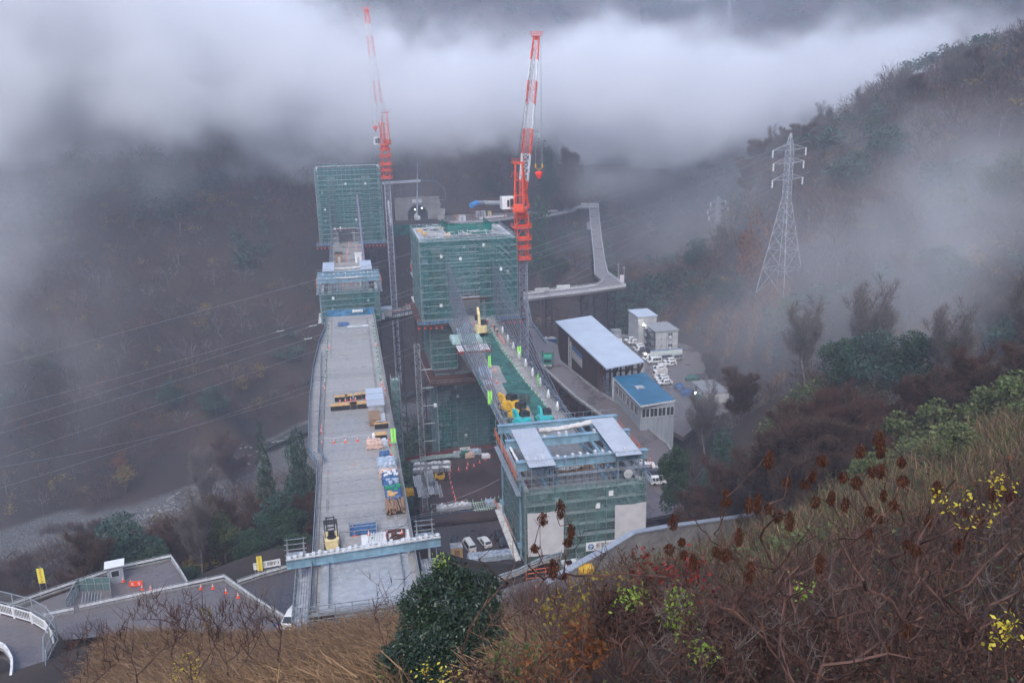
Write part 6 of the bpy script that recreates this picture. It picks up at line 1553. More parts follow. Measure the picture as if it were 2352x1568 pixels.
def stack(label, X, Y, w, d, h, m, f=c3, z=0, lumps=True, nm='tarped_stack', cat='stack', extra=None, seed=None, base='dark'):
    p = at(*f(X, Y), z); t = thing(nm, label, cat, tuple(p)); g = random.Random(seed or int(X*7+Y));
    MB().box(p[0]-w/2+.06, p[0]+w/2-.06, p[1]+.06, p[1]+d-.06, z+.01, z+h*.55).build('load', base, t)
    K, J = 10, 8; b = MB(); vs = []
    for j in range(J+1):
        for i in range(K+1):
            u, v = i/K, j/J; e = min(u, 1-u, v, 1-v); zz = z+h*(1-.18*(e < .01)) + (g.uniform(-.12, .12)*h if lumps else 0); vs.append([p[0]-w/2+w*u, p[1]+d*v, zz])
    fs = [(j*(K+1)+i, j*(K+1)+i+1, (j+1)*(K+1)+i+1, (j+1)*(K+1)+i) for j in range(J) for i in range(K)]
    ring = [i for i in range(K+1)]+[j*(K+1)+K for j in range(1, J+1)]+[J*(K+1)+i for i in range(K-1, -1, -1)]+[j*(K+1) for j in range(J-1, 0, -1)]
    n = len(vs);
    for k, i in enumerate(ring):
        x, y, zz = vs[i]; vs.append([x+(x-p[0])*.05+g.uniform(-.06, .06), y+(y-p[1]-d/2)*.05, z+h*g.uniform(.02, .2)])
    for k in range(len(ring)): k2 = (k+1) % len(ring); fs.append((ring[k], n+k, n+k2, ring[k2]))
    b.add(vs, fs); b.build('cover', m, t);
    if extra:
        q = MB()
        for k in range(extra[1]): x, y = p[0]+g.uniform(-.4, .4)*w, p[1]+g.uniform(.1, .9)*d; q.box(x-g.uniform(.15, .4), x+g.uniform(.15, .4), y-.2, y+.3, z+h, z+h*1.0+g.uniform(.08, .3))
        q.build('loose_item', extra[0], t)['kind'] = 'stuff'
    return t
for i, (px0, lab) in enumerate([((915, 1020), 'far white corrugated hut roof of three in a row'), ((922, 1085), 'middle white corrugated hut roof of three in a row'), ((930, 1150), 'near grey corrugated hut roof of three in a row')]):
    p = at(*c2(px0[0], px0[1]+60), 0); t = thing('site_cabin', lab, 'cabin', tuple(p)); w = 3.3
    MB().box(p[0]-w/2+.2, p[0]+w/2-.2, p[1], p[1]+2.6, 0.02, 2.1).build('wall', 'grel', t); b = MB()
    for k in range(16): x = p[0]-w/2+w*k/16; b.box(x, x+w/16*.6, p[1]-.2, p[1]+2.9, 2.12, 2.2); b.box(x, x+w/16, p[1]-.2, p[1]+2.9, 2.08, 2.12)
    b.build('roof', 'roofw' if i < 2 else 'ribroof', t)
b = MB(); p = at(*c2(918, 1320), 0); t = thing('board_box', 'long brown board topped box below the corrugated cabins', 'box', tuple(p)); MB().box(p[0]-.95, p[0]+.95, p[1], p[1]+4.6, .02, 1.3).build('box', 'wood', t); MB().box(p[0]-1, p[0]+1, p[1]-.05, p[1]+4.7, 1.3, 1.36).build('lid', 'wood', t)
p = at(*c2(985, 1320), 0); t = thing('pipe_rack', 'rack of grey tubes beside the brown board box', 'rack', tuple(p)); b = MB()
for k in range(9): b.tube((p[0]-.9+k*.2, p[1], 1.0), (p[0]-.9+k*.2, p[1]+4, 1.0), .08, .08, 6)
b.build('tube', 'pale', t); b = MB();
for y in (.3, 3.6): b.beam((p[0]-1, p[1]+y, .02), (p[0]-1, p[1]+y, 1.1), .08); b.beam((p[0]+.9, p[1]+y, .02), (p[0]+.9, p[1]+y, 1.1), .08)
b.build('frame', 'steel', t)
table('small orange board topped trestle below the tube rack', 985, 1345, 2.6, .6); table('square plywood box beside the roped cones', 982, 1480, 2.1, 1.6, 1.2)
stack('grey wire crate of fittings near the roped cones', 988, 1545, 2.2, 1.6, .9, 'grel', f=c2, extra=('pale', 10), nm='crate', cat='crate')
stack('small white box standing at the roped cone row', 915, 1450, .9, .8, .9, 'white', f=c2, lumps=False, nm='box', cat='box', base='white')
stack('round peach sheeted bundle beside the roped cones', 912, 1560, 2.6, 2.0, 1.3, 'peach', f=c2, nm='sheeted_bundle', cat='bundle')
stack('dark blue sheeted crate at the top of the stack line', 920, 75, 1.6, 1.4, 1.0, 'bsheet')
stack('pale blue tarped square stack on the right of the long deck', 943, 180, 2.9, 3.3, 1.4, 'gtarp')
stack('peach sheet bundle between the pale and dark blue stacks', 950, 235, 2.6, 1.6, 1.1, 'peach')
stack('blue netted crate of white bags, farthest of the blue crates', 968, 290, 2.4, 2.6, 1.3, 'bsheet', extra=('white', 9))
stack('blue netted crate of white and grey bags, second of the blue crates', 985, 345, 2.3, 1.8, 1.2, 'bsheet', extra=('gtarp', 9))
stack('blue netted crate with green items, third of the blue crates', 993, 400, 2.3, 1.9, 1.2, 'bsheet', extra=('conegreen', 7))
stack('blue netted crate with wooden items, nearest of the blue crates', 1003, 450, 2.3, 1.7, 1.2, 'bsheet', extra=('ply', 7))
p = at(*c3(1005, 540), 0); t = thing('timber_stack', 'stack of dark timber lengths at the near end of the stack line', 'timber stack', tuple(p)); b = MB()
for k in range(26): x = p[0]-1.3+2.6*g_.random(); b.beam((x, p[1]-g_.uniform(-.3, .5), .2+g_.random()*1.0), (x+g_.uniform(-.2, .2), p[1]+3.4+g_.uniform(-.5, .4), .2+g_.random()*1.1), .2)
b.build('timber', 'wood', t); MB().box(p[0]-1.2, p[0]+1.2, p[1]+.1, p[1]+2.8, .02, .6).build('pallet', 'dark', t)
b = MB(); p = at(*c3(740, 710), 0); t = thing('caged_trolley', 'pipe caged trolley with blue base near the blue girder', 'trolley', tuple(p)); MB().box(p[0]-1.8, p[0]+1.8, p[1], p[1]+2.4, .15, .5).build('base', 'bsheet', t)
for x in (-1.8, 1.8):
    for y in (0, 1.2, 2.4): b.beam((p[0]+x, p[1]+y, .1), (p[0]+x, p[1]+y, 2.1), .08)
for z in (.8, 1.4, 2.0):
    for y in (0, 2.4): b.beam((p[0]-1.9, p[1]+y, z), (p[0]+1.9, p[1]+y, z), .07)
    for x in (-1.8, 1.8): b.beam((p[0]+x, p[1], z), (p[0]+x, p[1]+2.4, z), .07)
b.build('cage', 'steel', t)
p = at(*c3(945, 790), 0); t = thing('ground_sheet', 'white ground sheet carrying rusty frames behind the blue girder', 'sheet', tuple(p)); MB().box(p[0]-3.4, p[0]+3.2, p[1]-.2, p[1]+3.6, .012, .05).build('sheet', 'white', t)
b = MB()
for (x0, y0, x1, y1) in [(0, .6, 2.2, 1.2), (2.2, 1.2, 2.4, 3.0), (0, .6, 0, 3.0), (0, 3, 2.4, 3), (.4, 1.0, 1.2, 2.4), (.6, 2.2, 2.0, 1.4)]: b.beam((p[0]+x0, p[1]+y0, .3), (p[0]+x1, p[1]+y1, .35), .25, .3)
b.build('rusty_frame', 'rusty', t); b = MB()
for k in range(6): b.beam((p[0]-2.6+k*.35, p[1], .2), (p[0]-2.4+k*.35, p[1]+3.3, .25), .14)
b.build('batten', 'pale', t)
for X, Y, lab in [(453, 965, 'left dark hatch plate on the smooth new pour'), (1065, 875, 'right dark hatch plate on the smooth new pour')]:
    p = at(*c3(X, Y), .03); tag(MB().box(p[0]-.75, p[0]+.75, p[1]-.7, p[1]+.9, .03, .16).build('hatch_plate', 'grel'), lab, 'hatch plate')
p = at(*c2(583, 262), 0); t = thing('hatch_guard', 'dark blue railed hatch at the far end of the long deck', 'hatch', tuple(p)); MB().box(p[0]-1.4, p[0]+1.4, p[1]-1, p[1]+2.6, .01, .25).build('cover', 'bsheet', t); b = MB(); b.path([(p[0]-1.5, p[1]-1.1, 1), (p[0]+1.5, p[1]-1.1, 1), (p[0]+1.5, p[1]+2.7, 1), (p[0]-1.5, p[1]+2.7, 1), (p[0]-1.5, p[1]-1.1, 1)], .07); b.build('rail', 'steel', t)
p = at(*c2(737, 272), 0); t = thing('floor_banner', 'white strip banner with green mark lying on the far end of the long deck', 'banner', tuple(p)); MB().box(p[0]-2.7, p[0]+2.7, p[1]-.5, p[1]+.7, .012, .05).build('cloth', 'white', t); MB().box(p[0]-1.4, p[0]+1.3, p[1]-.05, p[1]+.25, .052, .06).build('mark', 'inkg', t)
p = at(*f12(690, 765), 0); t = thing('floor_banner', 'white strip banner lying on the deck under the far traveller', 'banner', tuple(p)); MB().box(p[0]-2.2, p[0]+2.2, p[1]-.5, p[1]+.7, .012, .05).build('cloth', 'white', t)
hut('brown hut with dark roof on the deck before the left tower', -4.9, -2.4, 312, 315, 0.01, 3.2, m='wood', roofm='dark', nm='wooden_hut', win=0)
hut('small white cabin on the deck before the left tower', 2.1, 4.4, 310, 313, 0.01, 3.0, m='white', roofm='white', nm='white_cabin', win=0)
# lime and yellow warning flags
def flag(label, px, py, z, txt, m, h=2.6, w=.85, lift=.3, rz=0, tm='inkg'):
    return flat_sign('warning_flag', label, px, py, z, w, h, m, txt=txt, tm=tm, vertical=True, lift=lift, rz=rz)
flag('lime green upright warning sign on the right fence of the long deck', *c2(1112, 1508), 0, '墜落危険注意', 'lime')
flag('lime green warning sign high on the right fence of the right deck', *c4(1117, 612), 0, '墜落危険注意', 'lime')
flag('lime green warning sign on the pipe frames in the middle of the right deck', *c4(806, 715), 0, '墜落危険注意', 'lime', w=.6)
flag('lime green warning sign on the left fence of the right deck above the yellow excavators', *c4(812, 1100), 0, '墜落危険注意', 'lime')
flag('narrow lime warning sign seen edge on, right fence of the right deck', *c4(1313, 915), 0, '墜落注意', 'lime', w=.35)

# right deck: green netting, bags, frames
def sheet(label, pts, f, m, z=.015, seed=1, nm='net_sheet', cat='netting'):
    P0 = [at(*f(*p), 0)[:2] for p in pts]; n = len(P0)//2; Lf, Rt = P0[:n], P0[n:][::-1]; g = random.Random(seed); K = 14; vs = []; rows = 0
    for (a, c), (a2, c2_) in zip(zip(Lf[:-1], Rt[:-1]), zip(Lf[1:], Rt[1:])):
        for s in range(8):
            u = s/8; A = a+(a2-a)*u; C = c+(c2_-c)*u
            for k in range(K+1): q = A+(C-A)*k/K; vs.append((q[0]+g.uniform(-.06, .06), q[1]+g.uniform(-.1, .1), z+abs(g.gauss(0, .045))))
            rows += 1
    for k in range(K+1): q = Lf[-1]+(Rt[-1]-Lf[-1])*k/K; vs.append((q[0], q[1], z+.02))
    rows += 1
    fs = [(j*(K+1)+i, j*(K+1)+i+1, (j+1)*(K+1)+i+1, (j+1)*(K+1)+i) for j in range(rows-1) for i in range(K)]
    o = MB().add(vs, fs).build(nm, m, smooth=True); tag(o, label, cat); return o
sheet('dark green netting laid over the far half of the right deck', [(610,355),(690,470),(745,560),(800,680),(905,685),(950,790),(990,862),(1165,840),(1085,735),(1045,672),(985,600),(925,520),(880,440),(835,345)], c4, 'gsheet', seed=1)
sheet('crumpled green netting laid over the near half of the right deck', [(935,868),(968,930),(1010,1010),(1090,1040),(1210,1110),(1265,1220),(1300,1330),(1490,1330),(1440,1230),(1405,1150),(1340,1040),(1290,985),(1230,910),(1165,845)], c4, 'gsheet', seed=2, z=.02)
sheet('dark green netting under the parked excavators', [(885,1090),(930,1200),(1010,1320),(1300,1335),(1200,1200),(1130,1110)], c4, 'gsheet', seed=3, z=.018)
stack('clear sheeted bales at the far left of the right deck', 535, 350, 3.0, 2.6, 1.0, 'gtarp', f=c4); stack('pale green sheeted bales in the long row on the right deck', 580, 460, 7.0, 6.2, 1.1, mat('pale_green_sheet', (.36, .50, .48), .4, 0, .2, 1.5, bump=.5), f=c4)
stack('round blue sheeted bundle near the excavator on the right deck', 570, 300, 1.9, 1.7, 1.1, 'gtarp', f=c4, nm='sheeted_bundle', cat='bundle'); stack('blue grey sheeted machine left of the green netting', 770, 820, 2.4, 4.4, 1.5, 'gtarp', f=c4, nm='sheeted_machine', cat='bundle')
p = at(*c4(655, 550), 0); t = thing('pipe_crate', 'red and white striped crate rows of tubes on the right deck', 'crate', tuple(p)); b = MB(); rb_ = MB()
for j in range(4):
    for k in range(16): b.tube((p[0]-3.6+k*.46, p[1]+j*1.25, .5), (p[0]-3.6+k*.46, p[1]+j*1.25+.95, .62), .17, .17, 6)
    rb_.box(p[0]-3.9, p[0]+3.9, p[1]+j*1.25-.25, p[1]+j*1.25, .02, .5)
b.build('tube', 'white', t); rb_.build('red_rack', 'redp', t)
p = at(*c4(778, 880), 0); t = thing('board_stack', 'white board lying with a green edge left of the green netting', 'board', tuple(p)); MB().box(p[0]-1.2, p[0]+1.2, p[1]-.4, p[1]+2.4, .1, .3).build('board', 'white', t); MB().box(p[0]-1.4, p[0]-1.2, p[1]-.5, p[1]+2.5, .02, .36).build('edge', 'conegreen', t)
for i, (X, Y, lab) in enumerate([(760, 500, 'farthest folding pipe frame'), (755, 590, 'middle folding pipe frame'), (750, 690, 'nearest folding pipe frame')]):
    p = at(*c4(X, Y), 0); b = MB()
    for z in (.8, 1.6, 2.4): b.path([(p[0]-1.4, p[1], z-.3), (p[0], p[1]-.8, z), (p[0]+1.4, p[1], z-.3), (p[0], p[1]+.8, z), (p[0]-1.4, p[1], z-.3)], .07)
    for dx, dy in ((-1.4, 0), (0, -.8), (1.4, 0), (0, .8)): b.beam((p[0]+dx, p[1]+dy, .02), (p[0]+dx, p[1]+dy, 2.6), .07)
    tag(b.build('pipe_stand', 'steel'), lab+' standing left of the green netting', 'pipe frame')
p = at(*c4(1140, 1105), 0); b = MB()
for z in (.6, 1.2, 1.8): b.beam((p[0]-1.6, p[1], z), (p[0]+1.6, p[1], z), .08); b.beam((p[0]-1.6, p[1]+1.2, z), (p[0]+1.6, p[1]+1.2, z), .08)
for x in np.arange(-1.6, 1.7, .8): b.beam((p[0]+x, p[1], .02), (p[0]+x, p[1], 1.9), .08); b.beam((p[0]+x, p[1]+1.2, .02), (p[0]+x, p[1]+1.2, 1.9), .08)
tag(b.build('pipe_stand', 'rusty'), 'low brown pipe frame beside the yellow excavators', 'pipe frame')
# walkway stanchions and cross pipes on the right side of the right deck, wrapped anchors
b = MB()
for y in np.arange(133, 212, 3.1):
    b.beam((35.2, y, .02), (35.2, y, 1.9), .06); b.beam((36.8, y, .02), (36.8, y, 1.9), .06); b.beam((34.9, y, 1.6), (37.2, y, 1.6), .07)
for z in (.9, 1.7): b.beam((35.2, 133, z), (35.2, 212, z), .05)
tag(b.build('pipe_guard', 'steel'), 'pipe guard frames along the stay anchors, right side of the right deck', 'pipe guard')
b = MB()
for y in np.arange(133, 212, 3.1): b.beam((24.7, y, .02), (24.7, y, 2.0), .07); b.beam((24.4, y, 1.7), (26.3, y, 1.7), .07); b.beam((26.0, y, .02), (26.0, y, 1.8), .05)
for z in (.9, 1.6): b.beam((26.0, 133, z), (26.0, 212, z), .05)
tag(b.build('pipe_guard', 'steel'), 'pipe guard frames along the stay anchors, left side of the right deck', 'pipe guard')
an_ = None
for i, (X, Y) in enumerate([(943,350),(999,440),(1056,520),(1118,620),(1184,700),(1257,800),(1335,900),(1420,1030),(1515,1160)]):
    p = at(*c4(X, Y), 0)
    if an_ is None: an_ = MB().lathe((0, 0, 0), [(.32, 0), (.38, .6), (.26, 1.3), (.1, 1.9)], 8).build('wrapped_anchor', 'white', smooth=True); an_.location = tuple(p); tag(an_, 'white wrapped stay anchor by the right fence of the right deck', 'anchor', 'white wrapped stay anchors')
    else: dup(an_, tuple(p))
b = MB(); p = at(*c5(1010, 700), 0)
tm = thing('timber_stack', 'stack of pale wrapped timbers and beams on the deck inside the near traveller', 'timber stack', (31.5, 118, 0))
for k in range(30): x, y = g_.uniform(29.5, 33.5), g_.uniform(117, 120.5); L_ = g_.uniform(1.5, 4.5); b.beam((x-L_/2, y, g_.uniform(.15, .9)), (x+L_/2, y+g_.uniform(-.1, .1), g_.uniform(.15, .9)), .2)
b.build('timber', 'wood', tm); b = MB()
for k in range(12): x, y = g_.uniform(29, 33.5), g_.uniform(117, 120.5); L_ = g_.uniform(1, 2.5); b.beam((x-L_/2, y, .9+g_.uniform(0, .2)), (x+L_/2, y, .9+g_.uniform(0, .2)), .28, .2)
b.build('wrapped_timber', 'offw', tm)
# round vent discs on travellers
for (px, py, lab, yy) in [(1155.6, 1007, None, None)]: pass
for (x, y, z, lab) in [(25.6, 112.0, -.3, 'round white spoked disc at the left corner inside the near traveller'), (38.7, 112.2, 1.6, 'round orange rimmed disc at the right corner inside the near traveller'), (-6.4, 258, .5, 'round white disc at the left of the far traveller'), (5.8, 258, .6, 'round white disc at the right of the far traveller')]:
    b = MB(); b.lathe((0, 0, 0), [(.7, 0), (.7, .08)], 16); b.v = [(x+a, y-c, z+bb_) for a, bb_, c in b.v]; tag(b.build('round_disc', 'cladw'), lab, 'disc')
# stored materials on the rust coloured platform
mg = lambda X, Y: at(*c7(X, Y), PZ)
b = MB();
for k in range(24):
    u = g_.random(); p = mg(480+330*u, 400-60*u+g_.uniform(-25, 10)); L_ = g_.uniform(4, 9); b.tube(p+V3(-L_/2, 0, .6+g_.uniform(0, .5)), p+V3(L_/2, g_.uniform(-.4, .4), .6+g_.uniform(0, .5)), .12, .12, 5)
tag(b.build('pipe_heap', mat('greenish_sheet', (.22, .30, .28), .5, 0, .25, 2)), 'long greenish heap of sheeted pipes at the back of the rust coloured platform', 'pipe heap', kind='stuff')
sk_i = 0
for (X0, Y0, n) in [(445, 450, 7), (440, 505, 7)]:
    for i in range(n):
        p = mg(X0+i*52, Y0-i*3.5); t = thing('wire_crate', 'grey wire crate heaped with white bags on the rust coloured platform' if sk_i < 7 else 'grey wire crate of fittings in the nearer row on the rust coloured platform', 'crate', tuple(p), group='wire crates on the rust platform'); sk_i += 1
        b = MB(); b.box(p[0]-.95, p[0]+.95, p[1], p[1]+1.2, PZ+.02, PZ+.9); b.build('crate', 'grel', t); b = MB()
        for k in range(9): x, y = p[0]+g_.uniform(-.8, .8), p[1]+g_.uniform(.1, 1.1); b.lathe((x, y, PZ+.85), [(.3, 0), (.32, .15), (.12, .35)], 6)
        b.build('bag', 'white' if (i*7+n) % 3 else 'grel', t)['kind'] = 'stuff'
for i, (X, Y, n, L_, lab) in enumerate([(450, 650, 5, 3.5, 'grey plank bundle left of the white panels'), (510, 660, 5, 4.2, 'white panel bundle, first from the left'), (545, 670, 5, 4.4, 'white panel bundle, second from the left'), (580, 640, 6, 5.2, 'tallest white panel bundle behind the others'), (610, 655, 4, 4.6, 'white panel bundle at the right of the tall one'), (490, 760, 5, 4.8, 'white panel bundle nearest the front left'), (540, 770, 4, 4.0, 'grey panel bundle at the front middle'), (600, 735, 5, 3.8, 'white and grey panel bundle at the front right'), (660, 730, 4, 4.2, 'brown and grey plank bundle beside the ladder')]):
    p = mg(X, Y); b = MB()
    for k in range(n): b.box(p[0]-.75+k*.34, p[0]-.5+k*.34, p[1]-g_.uniform(0, .6), p[1]+L_*1.5+g_.uniform(-.5, .5), PZ+.3+.1*(k % 2), PZ+.55+.1*(k % 2))
    b.box(p[0]-.8, p[0]+.8, p[1]+.6, p[1]+.8, PZ+.02, PZ+.3); tag(b.build('panel_bundle', 'pale' if 'white' in lab else 'grel'), lab+' on the rust coloured platform', 'panel bundle')
p = mg(690, 740); b = MB()
for s in (-.35, .35): b.beam(p+V3(s, -1, .2), p+V3(s, 5, .5), .1)
for k in range(9): b.beam(p+V3(-.35, -.7+k*.65, .22+k*.03), p+V3(.35, -.7+k*.65, .22+k*.03), .08)
tag(b.build('ladder', 'pale'), 'pale ladder lying on the rust coloured platform', 'ladder')
stack('dark netted crate behind on the rust coloured platform', 868, 350, 2, 1.6, 1.6, 'grel', f=c7, z=PZ, nm='crate', cat='crate'); stack('second dark netted crate behind on the rust coloured platform', 930, 345, 2.2, 1.6, 1.5, 'gsheet', f=c7, z=PZ, nm='crate', cat='crate')
stack('peach sheeted bundle at the back of the rust coloured platform', 993, 348, 2.2, 1.6, 1.3, 'peach', f=c7, z=PZ, nm='sheeted_bundle', cat='bundle'); stack('blue sheeted bundle at the back of the rust coloured platform', 1057, 315, 2.8, 1.6, 1.3, 'gtarp', f=c7, z=PZ, nm='sheeted_bundle', cat='bundle'); stack('white sheeted bundle by the back cones of the rust coloured platform', 1162, 352, 1.9, 1.2, 1.1, 'white', f=c7, z=PZ, nm='sheeted_bundle', cat='bundle')
stack('long pale tarped heap on the grey platform in front of the parked vans', 1240, 1425, 9.5, 2.4, 1.3, 'gtarp', f=c7, z=PZ-1)
stack('white wrapped beams behind the front railing of the rust coloured platform', 835, 895, 7.5, 1.8, 1.1, 'grel', f=c7, z=PZ, extra=('white', 18))
stack('blue tarp stack next to the orange railed gangway', 1212, 855, 2.2, 2.0, 1.1, 'gtarp', f=c7, z=PZ)
stack('yellow generator beside the tall stair tower', 362, 745, 2.0, 1.6, 1.5, 'yel', f=c7, z=PZ, nm='generator', cat='generator')
p = mg(1120, 870); b = MB()
for k in range(8): b.beam(p+V3(-1.6+k*.5, -1.5, .3), p+V3(-1.6+k*.5, 2.6, .3), .2, .2)
for y in (-1.2, 2.2): b.beam(p+V3(-2.2, y, .5), p+V3(2.6, y, .5), .15)
tag(b.build('formwork', mat('pale_green_steel', (.42, .52, .46), .5)), 'pale green steel formwork frame lying by the platform front', 'formwork')
tb = thing('toilet_cabin', 'grey and orange portable toilet cabin at the front of the grey platform', 'cabin', tuple(at(*c7(858, 1390), PZ-1))); MB().box(-1.1, 1.1, -.6, 1.4, 0, 2.5).build('body', 'ply', tb, local=True); MB().box(-1.2, 1.2, -.7, 1.5, 2.5, 2.65).build('roof', 'grel', tb, local=True); MB().box(-.5, .5, -.64, -.61, .1, 2.1).build('door', 'wood', tb, local=True)
# tall ladder mast with hoops, and stair tower beside the left deck
lm = thing('ladder_mast', 'tall thin lattice ladder mast with lamp arms beside the long grey deck', 'ladder mast', (12.2, 166, PZ)); b = MB(); lattice(b, (12.4, 170, PZ), (12.4, 170, 7.5), 1.1, 1.1, 1.3, .05, .03); b.build('mast', 'steel', lm)
b = MB()
for z, s in ((-2, 1), (2, 1), (-6, 1), (-10, 1), (-14, 1), (-19, 1)): b.beam((12.9, 170, z), (15.2, 170, z), .1); b.beam((15.2, 170, z), (15.3, 169.6, z+.25), .1)
b.build('arm', 'pale', lm); MB().lathe((15.6, 169.6, -6.3), [(.1, 0), (.35, .1), (.3, .7)], 8).build('camera_lamp', 'white', lm)
stw = thing('stair_tower', 'pipe scaffold stair tower hung on the right side of the long deck', 'scaffolding', (7.3, 167, -16)); scaffold_faces(stw, 6.4, 8.3, 166, 168.4, -16, 1.2, 1.9, 1.2, 'flr', seed=6, notices=0, stair=False, netm='net2', planks=True)
# lower trees of steel: post under traveller front, small gate
sg2 = thing('stair_cage', 'green netted stair cage in front of the near traveller base', 'scaffolding', (28.5, 108, -14)); scaffold_faces(sg2, 27.2, 30.2, 106, 110, -14.5, -10.2, 1.8, 1.2, 'flr', seed=7, notices=0, stair=True, netm='net2')
b = MB()
for z in (-12.2, -11.6, -13): b.beam((22.5, 110.6, z), (42, 110.6, z), .09)
for x in np.arange(22.5, 42, 1.5): b.beam((x, 110.6, -14), (x, 110.6, -11.5), .08)
tag(b.build('orange_railing', 'orail'), 'orange pipe railing below the near traveller front', 'railing')

# people
def person(label, loc, rz, suit='cloth', vest=None, helmet='white', pose='stand', arm=.15):
    t = thing('person', label, 'person', loc, rz)
    me = bpy.data.meshes.new('body'); J = [(0,0,.95),(0,0,1.15),(0,0,1.42),(0,-.01,1.52),(0,-.02,1.66),(-.11,0,.88),(-.13,-.03,.48),(-.13,.02,.07),(-.13,-.14,.04),(.11,0,.88),(.14,.06,.48),(.14,.1,.07),(.14,-.06,.04),
         (-.2,0,1.38),(-.28,-.04,1.1),(-.26,-.04-arm,.87),(.2,0,1.38),(.28,.02,1.1),(.27,-.04-arm*.6,.87),(-.26,-.07-arm,.78),(.27,-.07-arm*.6,.78)]
    E = [(0,1),(1,2),(2,3),(3,4),(0,5),(5,6),(6,7),(7,8),(0,9),(9,10),(10,11),(11,12),(2,13),(13,14),(14,15),(15,19),(2,16),(16,17),(17,18),(18,20)]
    Rr = [.15,.14,.15,.06,.105,.095,.07,.05,.045,.095,.07,.05,.045,.07,.05,.04,.07,.05,.04,.035,.035]
    me.from_pydata(J, E, []); o = bpy.data.objects.new('body', me); COL.objects.link(o); o.modifiers.new('skin', 'SKIN'); ss = o.modifiers.new('sub', 'SUBSURF'); ss.levels = 1; ss.render_levels = 1
    for i, v in enumerate(me.skin_vertices[0].data): v.radius = (Rr[i], Rr[i]*.8); v.use_root = (i == 0)
    dg = bpy.context.evaluated_depsgraph_get(); m2 = bpy.data.meshes.new_from_object(o.evaluated_get(dg)); bpy.data.objects.remove(o)
    m2.name = 'body'; m2.materials.clear(); m2.materials.append(M['skin']); m2.materials.append(M[suit])
    for p in m2.polygons: z = sum(m2.vertices[i].co.z for i in p.vertices)/len(p.vertices); p.material_index = 0 if (z > 1.5 or (.72 < z < .86 and abs(m2.vertices[p.vertices[0]].co.x) > .2)) else 1
    bo = bpy.data.objects.new('body', m2); COL.objects.link(bo); bo.parent = t
    MB().lathe((0, -.02, 1.7), [(.15, -.02), (.14, .03), (.1, .1), (.03, .14)], 10).build('helmet', helmet, t, smooth=True, local=True)
    if vest: MB().lathe((0, 0, 1.0), [(.19, 0), (.2, .2), (.23, .38), (.1, .46)], 10, .75).build('vest', vest, t, local=True)
    MB().box(-.17, -.07, -.2, .06, .0, .09).build('boot', 'dark', t, local=True); MB().box(.09, .19, -.12, .14, .0, .09).build('boot', 'dark', t, local=True)
    return t
person('worker in dark clothes and white helmet, farther of the two by the right cones', dk(*c4(857, 325)), R(20), arm=.1)
person('worker in dark clothes with arms together, nearer of the two by the right cones', dk(*c4(887, 372)), R(-30), arm=.3)
person('worker in orange vest beside the ladder at the right tower opening', dk(*c4(785, 265)), R(160), vest='hiviz', helmet='white', arm=.2)
person('worker in yellow clothes beside the cones under the far traveller', tuple(at(*f12(866, 890), .01)), R(0), suit='cream', helmet='white', arm=.25)
person('worker in dark clothes and yellow helmet at the information board in the yard', tuple(at((2100+1240/2.614)/1.7415, (1200+520/2.614)/1.7415, yz)), R(60), suit='inkb', helmet='white')

# LOWER LEFT ROAD
LZ = -6.0
def lp(X, Y, z=LZ): return at(*c8(X, Y), z)
b = MB(); b.add([lp(*q) for q in [(340, 1075), (600, 1025), (1420, 850), (1690, 790), (1800, 850), (2230, 1140), (2240, 1200), (1700, 1215), (1350, 1150), (480, 1240)]], [tuple(range(10))]); b.add([p-V3(0,0,.5) for p in b.v and [np.array(v) for v in b.v]], []); o = b.build('road', 'asph'); struct(o)
lo_ = [lp(*q) for q in [(340, 1078), (560, 1035), (1420, 852), (1690, 792), (1700, 1215), (1350, 1150), (480, 1240)]]
b = MB(); b.prism([tuple(p[:2]) for p in [lp(200, 990, -6.5), lp(900, 730, -6.5), lp(1290, 630, -6.5), lp(1420, 850, -6.5), lp(560, 1045, -6.5), lp(340, 1080, -6.5), lp(240, 1060, -6.5)]], -7.1, -6.5); struct(b.build('works_platform', 'asph'))
b = MB(); b.prism([tuple(p[:2]) for p in [lp(1790, 825, -6.6), lp(2300, 690, -6.6), lp(2340, 1150, -6.6), lp(2230, 1150, -6.6)]], -7.2, -6.6); struct(b.build('works_platform', 'plates'))
def beamrail(label, pts, z=LZ, kick=.35, grp=None):
    P3 = [lp(*q, z) for q in pts]; t = railing('guard_rail', label, 'guard rail', P3, h=1.0, bay=2.2, rails=(.95,), post=.09, rail=.05, m='steel')
    kb = MB(); [kb.beam(p+V3(0,0,.1), q+V3(0,0,.1), .25, .2) for p, q in zip(P3[:-1], P3[1:])]; kb.build('kerb', 'cwall', t)
    b = MB()
    for p, q in zip(P3[:-1], P3[1:]): b.beam(p+V3(0,0,.62), q+V3(0,0,.62), .1, .3)
    b.build('crash_beam', 'pale', t); return t
beamrail('pale crash beam rail along the outer left edge behind the guard cabin', [(60, 1010), (430, 880), (900, 720), (1290, 635)], -6.5)
beamrail('pale crash beam rail down the right side of the guard cabin platform', [(1290, 635), (1360, 740), (1425, 850)], -6.5)
beamrail('long pale crash beam rail between the lower road and the cabin platform', [(600, 1020), (1420, 845), (1690, 788)])
beamrail('short pale crash beam rail left of the mesh stair on the lower road', [(330, 1080), (560, 1035)])
beamrail('pale crash beam rail running down from the bend to the walkway scaffold', [(1690, 788), (1930, 960), (2230, 1150)])
beamrail('thin pale rail behind the plated platform left of the long deck', [(1790, 830), (2000, 760), (2240, 695)], -6.6)
gc = thing('guard_cabin', 'small grey guard cabin with white roof and window beside the lower left road', 'guard cabin', tuple(lp(880, 790, -6.5)), R(12))
